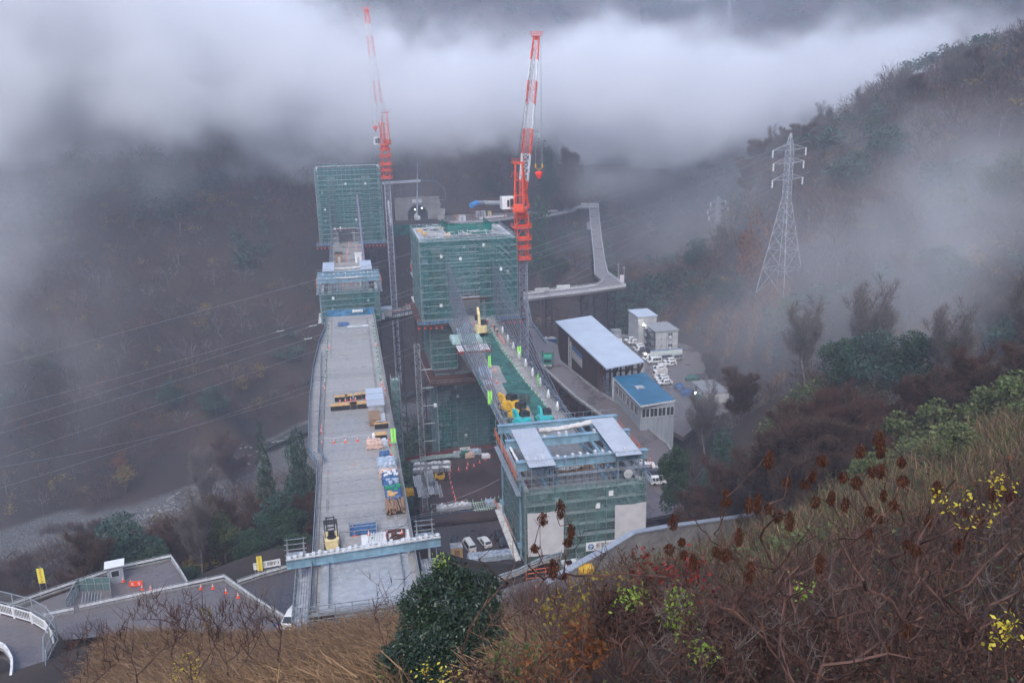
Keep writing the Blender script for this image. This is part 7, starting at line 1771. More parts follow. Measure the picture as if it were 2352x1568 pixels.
MB().box(-1.0, 1.0, -.8, .8, 0, 2.5).build('wall', 'cladg', gc, local=True); MB().box(-1.25, 1.25, -1.05, 1.0, 2.5, 2.62).build('roof', 'white', gc, local=True); w_ = MB().box(-.55, .55, -.86, -.83, 1.0, 2.0).build('window_frame', 'pale', gc, local=True); MB().box(-.47, .47, -.89, -.865, 1.08, 1.92).build('pane', 'glass', w_, local=True)
ms = thing('mesh_stair', 'green mesh covered stair well between the lower road rails', 'stair', tuple(lp(690, 960, -6.5))); A = [lp(600, 1030, -6.5), lp(510, 1030, -6.5), lp(600, 870, -6.5), lp(840, 860, -6.5), lp(845, 960, -6.5)]
b = MB(); N = MB()
for p, q in zip(A[1:-1], A[2:]):
    N.quad(p, q, q+V3(0,0,1.9), p+V3(0,0,1.9)); n = 4
    for i in range(n+1): c = p+(q-p)*i/n; b.beam(c, c+V3(0,0,1.95), .08)
    for h in (1.0, 1.9): b.beam(p+V3(0,0,h), q+V3(0,0,h), .07)
for i in range(9): p = lp(620+i*22, 990-i*4, -6.5); q = lp(630+i*22, 905-i*4, -6.5); b.beam(p+V3(0,0,.6-.1*i), q+V3(0,0,.6-.1*i), .1)
b.build('pipe_frame', 'steel', ms); N.build('mesh', 'net2', ms)
for i, (X, Y) in enumerate([(680, 820), (750, 800), (800, 820)]):
    p = lp(X, Y, -6.5); b = MB(); g_ = random.Random(i)
    for k in range(26): a = g_.uniform(0, 6.28); r = g_.uniform(.2, .8); b.tube(p+V3(r*math.cos(a), r*math.sin(a), .15+g_.random()*.5), p+V3(r*math.cos(a+1), r*math.sin(a+1), .15+g_.random()*.5), .06, .06, 4)
    tag(b.build('cable_coil', 'dark'), ['leftmost', 'middle', 'rightmost'][i]+' dark coil heap of cables behind the mesh stair', 'cable coil')
flat_sign('sign', 'red and white arrow board among the cones by the guard cabin', *c8(1028, 850), -6.5, 1.7, .8, 'conered', lift=.3, ink='white', n=2)
flag('yellow upright warning flag at the far left rail', *c8(330, 870), -6.5, '墜落危険注意', 'ysign', h=2.2, w=.85, lift=1.2, tm='inkr')
flag('yellow upright warning flag behind the plated platform', *c8(1965, 770), -6.6, '墜落危険注意', 'ysign', h=2.2, w=.7, lift=1.1, tm='inkr')
flat_sign('sign', 'white sign with black characters on the rail left of the long deck', *c8(2018, 752), -6.6, 3.6, 1.0, 'white', txt='下り線P1', lift=1.2, rz=R(8))
p = lp(2130, 1140); t = thing('tool_heap', 'small heap of coloured tools and cones at the foot of the bend rail', 'heap', tuple(p)); b = MB(); g_ = random.Random(3)
for k in range(14): x, y = g_.uniform(-1, 1), g_.uniform(-.6, .6); b.box(x-.2, x+.25, y-.15, y+.15, 0.05, g_.uniform(.15, .5))
b.build('tool', 'bsheet', t, local=True)['kind'] = 'stuff'
# curved fenced road bridge in the near left corner
def fz(X, Y): return at(*c8(X, Y), 5.0)
arc = [fz(-420, 1010), fz(-200, 1020), fz(0, 1045), fz(110, 1075), fz(245, 1115), fz(350, 1180), fz(405, 1260), fz(360, 1340), fz(330, 1420), fz(320, 1600)]
inn = [fz(-420, 1500), fz(-200, 1400), fz(-60, 1330), fz(0, 1310), fz(40, 1330), fz(70, 1370), fz(100, 1430), fz(100, 1500), fz(90, 1600), fz(60, 1700)]
b = MB(); b.strip(inn, arc); b.strip([p-V3(0,0,1.0) for p in arc], [p-V3(0,0,1.0) for p in inn]); b.strip(arc, [p-V3(0,0,1.0) for p in arc]); struct(b.build('road', 'asph'))
wf = thing('white_fence', 'white barred fence curving round the near left road bend', 'fence', tuple(arc[2])); b = MB(); c_ = MB(); po = MB()
def dens(P3, st):
    out = []
    for p, q in zip(P3[:-1], P3[1:]):
        n = max(1, int(np.linalg.norm(q-p)/st)); out += [p+(q-p)*i/n for i in range(n)]
    return out+[P3[-1]]
for p in dens(arc[1:7], .22): b.beam(p+V3(0,0,.25), p+V3(0,0,1.25), .05)
for h in (.25, 1.25): c_.path([p+V3(0,0,h) for p in arc[1:7]], .1)
for p in dens(arc[1:7], 2.2): po.beam(p, p+V3(0,0,1.35), .16)
b.build('bar', 'white', wf); c_.build('rail', 'white', wf); po.build('post', 'white', wf)
mf = thing('mesh_fence', 'tall see-through mesh fence outside the near left road bend', 'fence', tuple(arc[3])); b = MB(); N = MB()
oa = [p+V3((p-inn[i])[0], (p-inn[i])[1], 0)/np.linalg.norm((p-inn[i])[:2])*.45 for i, p in enumerate(arc)]
for p, q in zip(oa[:-1], oa[1:]):
    N.quad(p, q, q+V3(0,0,2.6), p+V3(0,0,2.6)); b.beam(p, p+V3(0,0,2.7), .1)
    for h in (.1, 1.3, 2.6): b.beam(p+V3(0,0,h), q+V3(0,0,h), .08)
b.build('frame', 'steel', mf); N.build('mesh', netmat('grey_mesh', (.35, .38, .40), .28), mf)
railing('guard_rail', 'white rusty guard rail on the inner side of the near left road bend', 'guard rail', [inn[k] for k in (3, 4, 5, 6, 7, 8)], h=.9, bay=1.6, rails=(.8, .5), post=.14, rail=.2, m='white', kick=.3)
# concrete parapet wall curving below the spur, and the road behind it
wl_ = thing('parapet_wall', 'massive concrete parapet wall curving up to the right in front of the near traveller', 'wall', tuple(far(1450, 1240, 112)))
wp = [far(1255, 1345, 101), far(1330, 1300, 103), far(1395, 1265, 106), far(1455, 1228, 109), far(1530, 1214, 114), (far(1610, 1203, 120)), far(1700, 1190, 127), far(1790, 1178, 134)]
b = MB()
for p, q in zip(wp[:-1], wp[1:]):
    b.add([p, q, q+V3(-.1, .9, 0), p+V3(-.1, .9, 0), p-V3(0,0,5), q-V3(0,0,5), q+V3(0,.9,-5), p+V3(0,.9,-5)], [(0,3,2,1)[::-1], (4,5,6,7)[::-1], (0,1,5,4)[::-1], (2,3,7,6)[::-1], (1,2,6,5)[::-1], (3,0,4,7)[::-1]])
b.build('parapet', 'cwall', wl_)
c_ = MB()
for p, q in zip(wp[:-1], wp[1:]): p = np.array(p); q = np.array(q); c_.beam(p+V3(0,.4,.12), q+V3(0,.4,.10), .95, .2)
c_.build('coping', 'cladg', wl_)
nr_ = [far(1105, 1370, 104), far(1190, 1340, 104), far(1290, 1310, 104), far(1400, 1300, 106), far(1530, 1290, 108)]; nl_ = [far(1090, 1420, 96), far(1200, 1400, 97), far(1310, 1370, 97), far(1420, 1340, 99), far(1560, 1320, 101)]
b = MB(); b.strip(nl_, nr_); struct(b.build('road', 'asph'))
railing('guard_rail', 'grey steel guard rail beside the narrow road between the shrub and the concrete wall', 'guard rail', [far(1100, 1350, 105), far(1190, 1320, 105), far(1240, 1296, 105), far(1290, 1280, 105)], h=.9, bay=1.8, rails=(.8, .45), post=.1, rail=.16, m='steel', kick=.3)
yb = MB(); p = far(1345, 1292, 103); yb.box(p[0]-.9, p[0]+.9, p[1]-.6, p[1]+.6, p[2]-1.2, p[2]-.5); tag(yb.build('yellow_box', 'yel'), 'yellow box behind the low end of the concrete wall', 'box')
cone('orange', 0, 0, 0, 'on the narrow road beyond the big evergreen shrub', None, pos=tuple(far(1232, 1352, 100)))
# river
rp_ = [(-190, 180), (-130, 222), (-101.9, 240), (-88, 251), (-74, 270), (-57, 288), (-34.7, 317), (-10, 340), (30, 356), (75, 384), (120, 424), (165, 474), (215, 564), (260, 700)]
wd = [3, 3, 3, 3.2, 3.5, 3.5, 3, 3.5, 4, 5, 5, 5, 5, 5]; Lr, Rr_ = [], []
for i, p in enumerate(rp_):
    a = np.array(rp_[max(0, i-1)]); c = np.array(rp_[min(len(rp_)-1, i+1)]); d_ = (c-a)/np.linalg.norm(c-a); nn = np.array([-d_[1], d_[0]]); zz = max(hz(*p), -72)+.35 if i > 7 else -69.2
    Lr.append((*(np.array(p)+nn*wd[i]*1.3), zz)); Rr_.append((*(np.array(p)-nn*wd[i]), zz))
struct(MB().strip(Lr, Rr_).build('river', 'water'))
fo = MB(); g_ = random.Random(2)
for k in range(70):
    u = 4.3+g_.random()*2.0; i = int(u); fr = u-i; p = np.array(Lr[i])*(1-fr)+np.array(Lr[i+1])*fr; q = np.array(Rr_[i])*(1-fr)+np.array(Rr_[i+1])*fr; c = p+(q-p)*g_.uniform(.15, .85); s = g_.uniform(.2, 1.0); fo.beam(c+V3(-s, -s*.5, .06), c+V3(s, s*.5+g_.uniform(-.3, .3), .07), g_.uniform(.1, .35), .03)
tag(fo.build('white_water', 'white'), kind='stuff')
rk = MB()
for k in range(600):
    u = 1.5+g_.random()*5.2; i = int(u); fr = u-i; q = np.array(Rr_[i])*(1-fr)+np.array(Rr_[i+1])*fr; p = np.array(Lr[i])*(1-fr)+np.array(Lr[i+1])*fr; d_ = (q-p)/np.linalg.norm(q-p); c = q+d_*abs(g_.gauss(0, 7)); z = hz(c[0], c[1]); s = g_.uniform(.12, .6); rk.lathe((c[0], c[1], z), [(s, -.1), (s*1.1, s*.4), (s*.5, s*.8)], 5, g_.uniform(.5, 1))
tag(rk.build('river_stones', 'cwall'), kind='stuff')
# VEGETATION
M['twig_brown'] = leafmat('brown_twigs', [(0.026, 0.016, 0.013), (0.066, 0.038, 0.028), (0.125, 0.078, 0.058)], .9, 0)
M['twig_red'] = leafmat('reddish_twigs', [(0.045, 0.024, 0.018), (0.075, 0.038, 0.028), (0.11, 0.058, 0.04)], .9, 0)
M['twig_grey'] = leafmat('grey_twigs', [(0.07, 0.058, 0.055), (0.13, 0.11, 0.10), (0.21, 0.19, 0.185)], .9, 0)
M['lf_dark'] = leafmat('dark_green_leaves', [(0.014, 0.036, 0.018), (0.026, 0.062, 0.03), (0.05, 0.095, 0.045)], .5, .15)
M['lf_blue'] = leafmat('blue_green_leaves', [(0.02, 0.052, 0.038), (0.036, 0.082, 0.06), (0.06, 0.115, 0.08)], .6, .15)
M['lf_olive'] = leafmat('olive_leaves', [(0.035, 0.055, 0.018), (0.075, 0.10, 0.03), (0.13, 0.15, 0.05)], .6, .2)
M['lf_orange'] = leafmat('orange_leaves', [(0.122, 0.036, 0.011), (0.202, 0.072, 0.022), (0.259, 0.115, 0.036)], .7, .3)
M['lf_yellow'] = leafmat('yellow_leaves', [(0.187, 0.137, 0.022), (0.302, 0.230, 0.036), (0.144, 0.094, 0.022)], .7, .3)
M['lf_bamboo'] = leafmat('pale_bamboo_leaves', [(0.07, 0.095, 0.03), (0.13, 0.165, 0.055), (0.20, 0.22, 0.09)], .6, .3)
M['grass'] = leafmat('dry_grass_blades', [(0.15, 0.085, 0.045), (0.27, 0.16, 0.085), (0.38, 0.25, 0.14), (0.19, 0.11, 0.06)], .8, .25)

def slivers(P, D, L, W, r):
    """thin tapering quads at points P along directions D"""
    n = len(P); u = r.normal(size=(n, 3)); s = np.cross(D, u); s /= np.linalg.norm(s, axis=1)[:, None]+1e-9
    L = np.broadcast_to(L, n)[:, None]; W = np.broadcast_to(W, n)[:, None]
    A = P-s*W/2; B = P+s*W/2; Cc = P+D*L+s*W*.2; Dd = P+D*L-s*W*.2
    V = np.stack([A, B, Cc, Dd], 1).reshape(-1, 3); F = np.arange(4*n).reshape(-1, 4); return V, F
def leaves(P, size, r, flat=.35, aspect=.6, droop=0):
    """leaf shaped quads (diamonds folded along the rib)"""
    n = len(P); d = r.normal(size=(n, 3)); d[:, 2] = d[:, 2]*flat-droop; d /= np.linalg.norm(d, axis=1)[:, None]
    s = np.cross(d, r.normal(size=(n, 3))*[.5, .5, 1]); s /= np.linalg.norm(s, axis=1)[:, None]+1e-9
    L = (size*r.uniform(.6, 1.3, n))[:, None]; w = L*aspect*.5; c = P+d*L*.45
    V = np.stack([P, c+s*w, P+d*L, c-s*w], 1).reshape(-1, 3); return V, np.arange(4*n).reshape(-1, 4)
def branch_tree(seed, H, spread, nl=7, up=.55, sub=5, r0=.16, leanx=0, clear=.3, levels=3, curve=.25):
    """list of tapered segments from trunk to small boughs, and tip points with directions"""
    g = np.random.default_rng(seed); segs = []; tips = []
    def grow(p, d, L, r, lev):
        n = 4 if lev == 0 else 3; q = p
        for i in range(n):
            d = d+g.normal(size=3)*curve*(.5 if lev == 0 else 1)*.5; d[2] += .05*lev; d /= np.linalg.norm(d)
            q2 = q+d*L/n; ra = r*(1-.7*i/n); rb = r*(1-.7*(i+1)/n); segs.append((q, q2, ra, rb))
            if lev < levels and (lev > 0 or (i+1)/n > clear):
                for _ in range((nl if lev == 0 else sub) // (n if lev else 2) + (1 if lev else 0)):
                    az = g.uniform(0, 2*math.pi); e = g.uniform(up-.25, up+.35); side = np.array([math.cos(az)*math.cos(e), math.sin(az)*math.cos(e), math.sin(e)])
                    nd = d*.45*(lev > 0)+side; nd /= np.linalg.norm(nd); t = g.uniform(0, 1); grow(q+(q2-q)*t, nd, L*g.uniform(.38, .62)*(spread if lev == 0 else .95), rb*.62, lev+1)
            q = q2
        if lev >= levels-1: tips.append((q, d, L))
        for i in range(3):
            if lev >= 1: tips.append((p+(q-p)*g.random(), d, L*.6))
    grow(np.array([0, 0, -.8]), np.array([leanx, 0, 1.]), H, r0*H/8, 0)
    return segs, tips
def segmesh(segs, n=4, rmin=0.0):
    b = MB()
    for p, q, ra, rb in segs:
        if ra >= rmin: b.tube(p, q, max(ra, .006), max(rb, .004), n, False)
    return b
def bare_proto(name, seed, H, mt, mb, label, cat='tree', twigs=8, tl=1.3, tw=.045, **k):
    segs, tips = branch_tree(seed, H, 1.0, **k); t = thing(name, label, cat); g = np.random.default_rng(seed+50)
    segmesh(segs, 4).build('trunk', mb, t, local=True)
    P = np.repeat(np.array([a for a, _, _ in tips]), twigs, 0); D = np.repeat(np.array([d for _, d, _ in tips]), twigs, 0)+g.normal(size=(len(P), 3))*.55; D[:, 2] += .25; D /= np.linalg.norm(D, axis=1)[:, None]
    V, F = slivers(P, D, tl*g.uniform(.5, 1.2, len(P)), tw, g)
    P2 = P+D*tl*.5; D2 = D+g.normal(size=D.shape)*.5; D2 /= np.linalg.norm(D2, axis=1)[:, None]; V2, F2 = slivers(P2, D2, tl*.6, tw*.8, g)
    fastmesh('crown', np.vstack([V, V2]), np.vstack([F, F2+len(V)]), mt, t); return t
def ever_proto(name, seed, H, Rr, m, label, n=6500, size=.33, conic=False, blobs=16, low=.22):
    g = np.random.default_rng(seed); t = thing(name, label, 'tree'); c = []
    for i in range(blobs):
        if conic: z = H*(low+(1-low)*(i/blobs)**.9); rr = Rr*(1-(z/H-low)/(1-low))**.8+.25; a = i*2.4; c.append((math.cos(a)*rr*.5, math.sin(a)*rr*.5, z, rr*.62, rr*.45))
        else: a = g.uniform(0, 6.28); q = math.sqrt(g.random())*.72; z = H*(low+.1+(.88-low-.1)*g.random()*(1.1-q*.5)); c.append((math.cos(a)*Rr*q, math.sin(a)*Rr*q, z, Rr*g.uniform(.28, .46), Rr*g.uniform(.22, .36)))
    if not conic: c.append((0, 0, H*.82, Rr*.4, Rr*.38))
    w = np.array([x[3]**2 for x in c]); k = g.choice(len(c), n, p=w/w.sum()); C_ = np.array(c)[k]; u = g.normal(size=(n, 3)); u /= np.linalg.norm(u, axis=1)[:, None]; rr = g.uniform(.55, 1.08, n)**.6
    P = C_[:, :3]+u*np.stack([C_[:, 3], C_[:, 3], C_[:, 4]], 1)*rr[:, None]
    V, F = leaves(P, size, g, .5, .75); fastmesh('crown', V, F, m, t)
    b = MB(); b.tube((0, 0, -1), (0, 0, H*.55), .035*H*.5, .018*H*.5, 6, False)
    for i in range(7): a = i*2.4; z = H*(.2+.08*i); b.tube((0, 0, z), (math.cos(a)*Rr*.6, math.sin(a)*Rr*.6, z+Rr*.35), .08, .03, 4, False)
    b.build('trunk', 'bark', t, local=True); return t
def on_ground(x, y): return (x, y, hz(x, y))
def hitg(px, py, d0=40, d1=900):
    """ground point under a photo sight line"""
    d = np.concatenate([np.arange(d0, 150, 2.), np.arange(150, d1, 4.)]); P = CAMP+ray(px, py)[None]*d[:, None]; h = height(P[:, 0], P[:, 1]); k = np.nonzero(P[:, 2] < h)[0]
    return (P[k[0]], d[k[0]]) if len(k) else (None, None)
PR = {}
def plant_tree(kind, px, py, s, label, group=None, d=None, rz=None):
    if d is None: p, dd = hitg(px, py)
    else: p = far(px, py or 250, d); dd = d
    if p is None: return None
    loc = (p[0], p[1], hz(p[0], p[1])); t = PR[kind]
    if not t.get('used'): t['used'] = 1; t.location = loc; t.scale = (s, s, s); t['label'] = label; (group and t.__setitem__('group', group)); return t
    return dup(t, loc, rng.uniform(0, 6.28) if rz is None else rz, label, group, s)
def protos():
    PR['bare1'] = bare_proto('bare_tree', 1, 9, 'twig_brown', 'bark', 'x', nl=9, sub=4)
    PR['bare2'] = bare_proto('bare_tree', 2, 11, 'twig_red', 'bark', 'x', nl=8, sub=4, up=.7)
    PR['bare3'] = bare_proto('bare_tree', 3, 10, 'twig_grey', 'barkp', 'x', nl=8, sub=4, up=.75, twigs=5, tw=.035)
    PR['ever1'] = ever_proto('evergreen_tree', 4, 9, 4.2, 'lf_dark', 'x')
    PR['ever2'] = ever_proto('evergreen_tree', 5, 11, 4.6, 'lf_blue', 'x', n=8000)
    PR['cedar'] = ever_proto('cedar_tree', 6, 15, 3.2, 'lf_dark', 'x', n=6500, conic=True, size=.32, blobs=26, low=.12)
    PR['olive'] = ever_proto('leafy_tree', 7, 8, 3.8, 'lf_olive', 'x', n=4500, size=.3)
    PR['orange'] = ever_proto('autumn_tree', 8, 8, 3.6, 'lf_orange', 'x', n=1300, size=.42)
    PR['yellow'] = ever_proto('autumn_tree', 9, 6, 2.4, 'lf_yellow', 'x', n=520, size=.38)
    PR['bamboo'] = ever_proto('bamboo_clump', 10, 5.5, 3.2, 'lf_bamboo', 'x', n=2600, size=.42, low=.05)
protos()
N_ = 'trees that stand out on the slopes'
H0 = {'ever1': (9, 4.2), 'ever2': (11, 4.6), 'cedar': (15, 3.2), 'olive': (8, 3.8), 'orange': (8, 3.6), 'yellow': (6, 2.4), 'bare1': (9, 4), 'bare3': (10, 4), 'bare2': (11, 4)}
def plant_crown(k, px, py, d, rx, label, group=None):
    """a tree whose crown centre stands on this sight line, its foot on the ground below"""
    p = far(px, py, d); g = hz(p[0], p[1]); h, r = H0[k]; sz = (p[2]-g)/(.6*h); sx = rx*d/FPX/r; sz = min(max(sz, sx*.8), sx*3.2)
    t = plant_tree(k, px, py, 1, label, group, d=d); t.location = (p[0], p[1], p[2]-.6*h*sz); t.scale = (sx, sx, sz)
for k, px, py, d, rx, lab in [('ever2', 280, 1255, 130, 85, 'big rounded evergreen left of the guard cabin, above the river'), ('ever1', 350, 1300, 128, 60, 'smaller evergreen joined on the right of the big rounded one by the cabin'), ('bare1', 215, 1330, 122, 45, 'brown bare tree left of the big rounded evergreen'), ('bare3', 455, 1250, 136, 40, 'pale bare tree between the cabin platform and the deck trees'), ('ever2', 650, 1180, 150, 62, 'tall evergreen beside the left edge of the long deck'), ('ever2', 690, 1100, 165, 45, 'dark evergreen behind the tall one beside the long deck'), ('cedar', 610, 1110, 170, 34, 'dark conifer nearest the long deck edge, upper'), ('ever1', 680, 1260, 135, 50, 'dark evergreen close under the walkway scaffold'),
    ('olive', 510, 1225, 140, 50, 'olive leafed tree left of the tall evergreen by the deck'), ('ever1', 430, 1330, 125, 42, 'dark evergreen right of the cabin platform rail'), ('ever1', 575, 1250, 140, 50, 'dark green tree above the plated platform flags'),
    ('ever1', 1552, 1105, 150, 44, 'dark glossy evergreen hiding the road by the small white vans'), ('ever2', 1655, 1085, 155, 46, 'grey green tree right of the dark one by the road'), ('ever2', 1262, 400, 440, 22, 'dark pointed tree right of the red crane hook'), ('bare1', 1300, 440, 470, 34, 'round bare tree at the far bend of the pier road'), ('ever2', 1240, 555, 380, 38, 'green bushy tree behind the crane mast inside the pier road loop'), ('orange', 1735, 570, 262, 42, 'hazy orange tree left of the tall pylon'), ('olive', 1845, 615, 255, 42, 'green tree between the legs of the tall pylon')]:
    plant_crown(k, px, py, d, rx, lab, N_)
for k, px, py, s, lab in [
    ('bare3', 470, 1180, 1.3, 'bare grey tree standing on the gravel bank below the river'), ('bare2', 540, 1140, 1.2, 'reddish bare tree at the river gravel near the long deck'),
    ('yellow', 290, 1130, 1.6, 'orange yellow tree at the far river bank, left of the rapids'), ('orange', 283, 1085, 1.0, 'small orange tree just above the yellow one on the far river bank'), ('yellow', 600, 880, 1.4, 'yellow leafed tree on the left slope under the wires'), ('yellow', 478, 745, 1.2, 'small yellow tree high on the left slope'), ('yellow', 560, 910, 1.3, 'ochre tree next to the yellow one under the wires'),
    ('olive', 105, 870, 1.2, 'pale olive tree half lost in the left mist'), ('ever2', 400, 960, 1.2, 'evergreen on the left slope between two wires'), ('ever2', 500, 980, 1.2, 'evergreen right of its twin between the lower wires, left slope'),
    ('ever1', 1290, 640, 1.0, 'dark tree at the foot of the far pier road loop'), ('ever1', 1130, 455, 1.2, 'dark tree behind the white crane cab'),
    ('olive', 1800, 860, 1.6, 'green leafy tree in the gully below the tall pylon'), ('ever1', 1675, 720, 1.2, 'round dark bush below the pylon on the left side'), ('ever1', 1590, 735, 1.0, 'dark bush behind the site office'), ('ever1', 1640, 700, 1.0, 'dark evergreen beside the round bush behind the offices'),
    ('ever1', 2090, 920, 1.4, 'dark evergreen mass in the right gully'), ('ever2', 2000, 960, 1.3, 'blue green tree in the right gully below the bare ones'), ('ever1', 1930, 940, 1.2, 'dark evergreen at the left of the right gully mass'),
    ('bare3', 1850, 900, 1.1, 'pale bare tree standing tall in the middle of the right gully'), ('bare3', 2000, 900, 1.25, 'tallest pale bare tree of the right gully'), ('bare3', 2180, 930, 1.1, 'pale bare tree with straight trunk at the right gully'), ('bare3', 1920, 850, 1.0, 'pale bare tree between the two tall ones of the right gully'), ('bare3', 2260, 800, 1.1, 'pale crooked bare tree at the right edge in mist'), ('bare3', 2330, 850, 1.1, 'pale bare tree beside the right edge'), ('bare3', 1620, 1060, 1.2, 'grey bare tree beyond the road bend'), ('bare1', 1640, 900, .9, 'brown bare tree in front of the green netting yard end'), ('bare1', 1700, 980, .9, 'brown bare tree left in the right gully'), ('bare2', 2080, 760, 1.0, 'red brown bare tree in the misty right slope'), ('olive', 2180, 560, 1.9, 'green tree high in the mist at the right'), ('olive', 2300, 490, 1.9, 'dim green tree near the right edge in mist'),
    ('ever1', 2150, 720, 1.6, 'dark tree in mist above the gully, right'), ('ever2', 1560, 480, 1.5, 'green tree on the far slope left of the small pylon'), ('ever2', 1530, 560, 1.6, 'blue green tree lower left of the small pylon'), ('ever2', 1600, 640, 1.5, 'blue green tree below the small pylon')]:
    plant_tree(k, px, py, s, lab, N_)
for i, (px, py, dd, s, lab) in enumerate([(1610,1185,140,.8,'leftmost pale bamboo clump beside the concrete wall'), (1750,1150,125,.7,'pale bamboo clump second from the wall on the spur'), (1830,1110,120,.8,'pale bamboo clump third along the spur crest'), (1920,1075,115,.7,'pale bamboo clump in the middle of the spur crest'), (2060,1000,108,.9,'pale bamboo clump where the spur crest steepens'), (2150,970,104,.9,'large pale bamboo clump on the upper spur crest'), (2250,935,100,.9,'bamboo clump next to the last on the upper spur'), (2335,905,96,1.0,'bamboo clump at the right edge of the spur crest'), (1990,1120,95,.7,'bamboo clump on the near face of the spur'), (2200,1060,80,.7,'bamboo clump near the right on the face of the spur')]):
    plant_tree('bamboo', px, py, s, lab, 'bamboo clumps of the spur', d=dd)
# ridge line trees on the right, against the cloud
for i, (px, py, k, s) in enumerate([(1728,405,'bare1',1.2),(1755,395,'bare1',1.3),(1780,385,'bare3',1.1),(1810,375,'bare1',1.1),(1850,345,'bare1',1.1),(1890,322,'bare3',1.1),(1935,300,'cedar',.6),(1962,290,'cedar',.62),(1990,275,'bare3',1.1),(2020,262,'ever1',.8),(2045,250,'cedar',.6),(2075,240,'bare3',1.1),(2105,225,'bare1',1.0),(2140,205,'cedar',.6),(2170,190,'bare3',1.1),(2200,175,'bare3',1.1),(2230,165,'bare1',1.0),(2265,150,'cedar',.7),(2300,140,'ever2',.8),(2340,125,'bare1',1.0)]):
    kind = {'bare1': 'brown bare', 'bare3': 'pale bare', 'cedar': 'dark conifer', 'ever1': 'dark evergreen', 'ever2': 'dark evergreen'}[k]
    a = ['first','second','third','fourth','fifth','sixth','seventh','eighth','ninth','tenth','eleventh','twelfth','thirteenth','fourteenth','fifteenth','sixteenth','seventeenth','eighteenth','nineteenth','twentieth'][i]
    plant_tree(k, px, 0, s, f'{kind} tree on the right ridge skyline, {a} from the left', 'skyline trees of the right ridge', d=float(np.interp(px, [1720, 1880, 2000, 2250, 2352], [328, 328, 318, 308, 298])))
# woods: scattered crowns over all the slopes; the largest 190 are single trees
def in_works(x, y):
    k = (x > -12) & (x < 48) & (y > 84) & (y < 132) | (x > 48) & (x < 75) & (y > 118) & (y < 206) | (x > -10) & (x < 8) & (y > 80) & (y < 232) | (x > 8) & (x < 62) & (y > 128) & (y < 202) | (x > 22) & (x < 44) & (y > 105) & (y < 246)
    k |= (x > 49) & (x < 78) & (y > 144) & (y < 262) | (x > 60) & (x < 115) & (y > 200) & (y < 294) | (x > -64) & (x < -6) & (y > 78) & (y < 139) | (x > 20) & (x < 110) & (y > 398) & (y < 438) | (x > -12) & (x < 17) & (y > 350) & (y < 384) | (x > -9) & (x < 7) & (y > 350) & (y < 425)
    k |= (x > 22) & (x < 52) & (y > 425) & (y < 450) & (y < 430+(x-22)*.4)
    for (A, B, w) in ROADS:
        d = B-A; L2 = (d**2).sum(); t = np.clip(((x-A[0])*d[0]+(y-A[1])*d[1])/L2, 0, 1); k |= np.hypot(x-A[0]-t*d[0], y-A[1]-t*d[1]) < w
    return k
ROADS = [(np.array(a[:2], float), np.array(c[:2], float), 5.5) for L in (md(eo, ei), md(o2, i2)) for a, c in zip(L[:-1], L[1:])]
ROADS += [(np.array(a), np.array(c), 6) for a, c in zip(rp_[:-1], rp_[1:])]
ROADS += [(np.array(a[:2]), np.array(c[:2]), 5) for a, c in zip(wp[:-1], wp[1:])]
ROADS += [(np.array([-75., 250]), np.array([-20., 305]), 13), (np.array([-40., 100]), np.array([-36., 60]), 12)]
def template(kind, seed):
    g = np.random.default_rng(seed)
    if kind == 'bare':
        n = 46; a = g.uniform(0, 6.28, n); q = np.sqrt(g.random(n)); z = g.uniform(.35, .98, n); P = np.stack([np.cos(a)*q*.42*np.sqrt(1-(z-.62)**2*2.2), np.sin(a)*q*.42*np.sqrt(1-(z-.62)**2*2.2), z-.14], 1)
        D = P*[1.3, 1.3, .0]+[0, 0, .45]+g.normal(size=(n, 3))*.22; D /= np.linalg.norm(D, axis=1)[:, None]; V, F = slivers(P, D, .22*g.uniform(.6, 1.5, n), .020, g)
        Dt = np.array([[0, 0, 1.]]); V2, F2 = slivers(np.array([[0, 0, -.1]]), Dt, .8, .03, g)
        m = 7; a = g.uniform(0, 6.28, m); D3 = np.stack([np.cos(a)*.5, np.sin(a)*.5, np.full(m, .9)], 1); D3 /= np.linalg.norm(D3, axis=1)[:, None]; V3_, F3 = slivers(np.stack([a*0, a*0, g.uniform(.2, .5, m)], 1), D3, .5, .018, g)
        return np.vstack([V, V2, V3_]), np.vstack([F, F2+len(V), F3+len(V)+4])
    n = 150 if kind == 'ever' else 80
    nb = 6; c = np.stack([g.normal(size=nb)*.16, g.normal(size=nb)*.16, g.uniform(.35, .8, nb)], 1); k = g.integers(0, nb, n); u = g.normal(size=(n, 3)); u /= np.linalg.norm(u, axis=1)[:, None]
    P = c[k]+u*[.22, .22, .18]*g.uniform(.6, 1, n)[:, None]; return leaves(P, .13 if kind == 'ever' else .09, g, .5, .8)
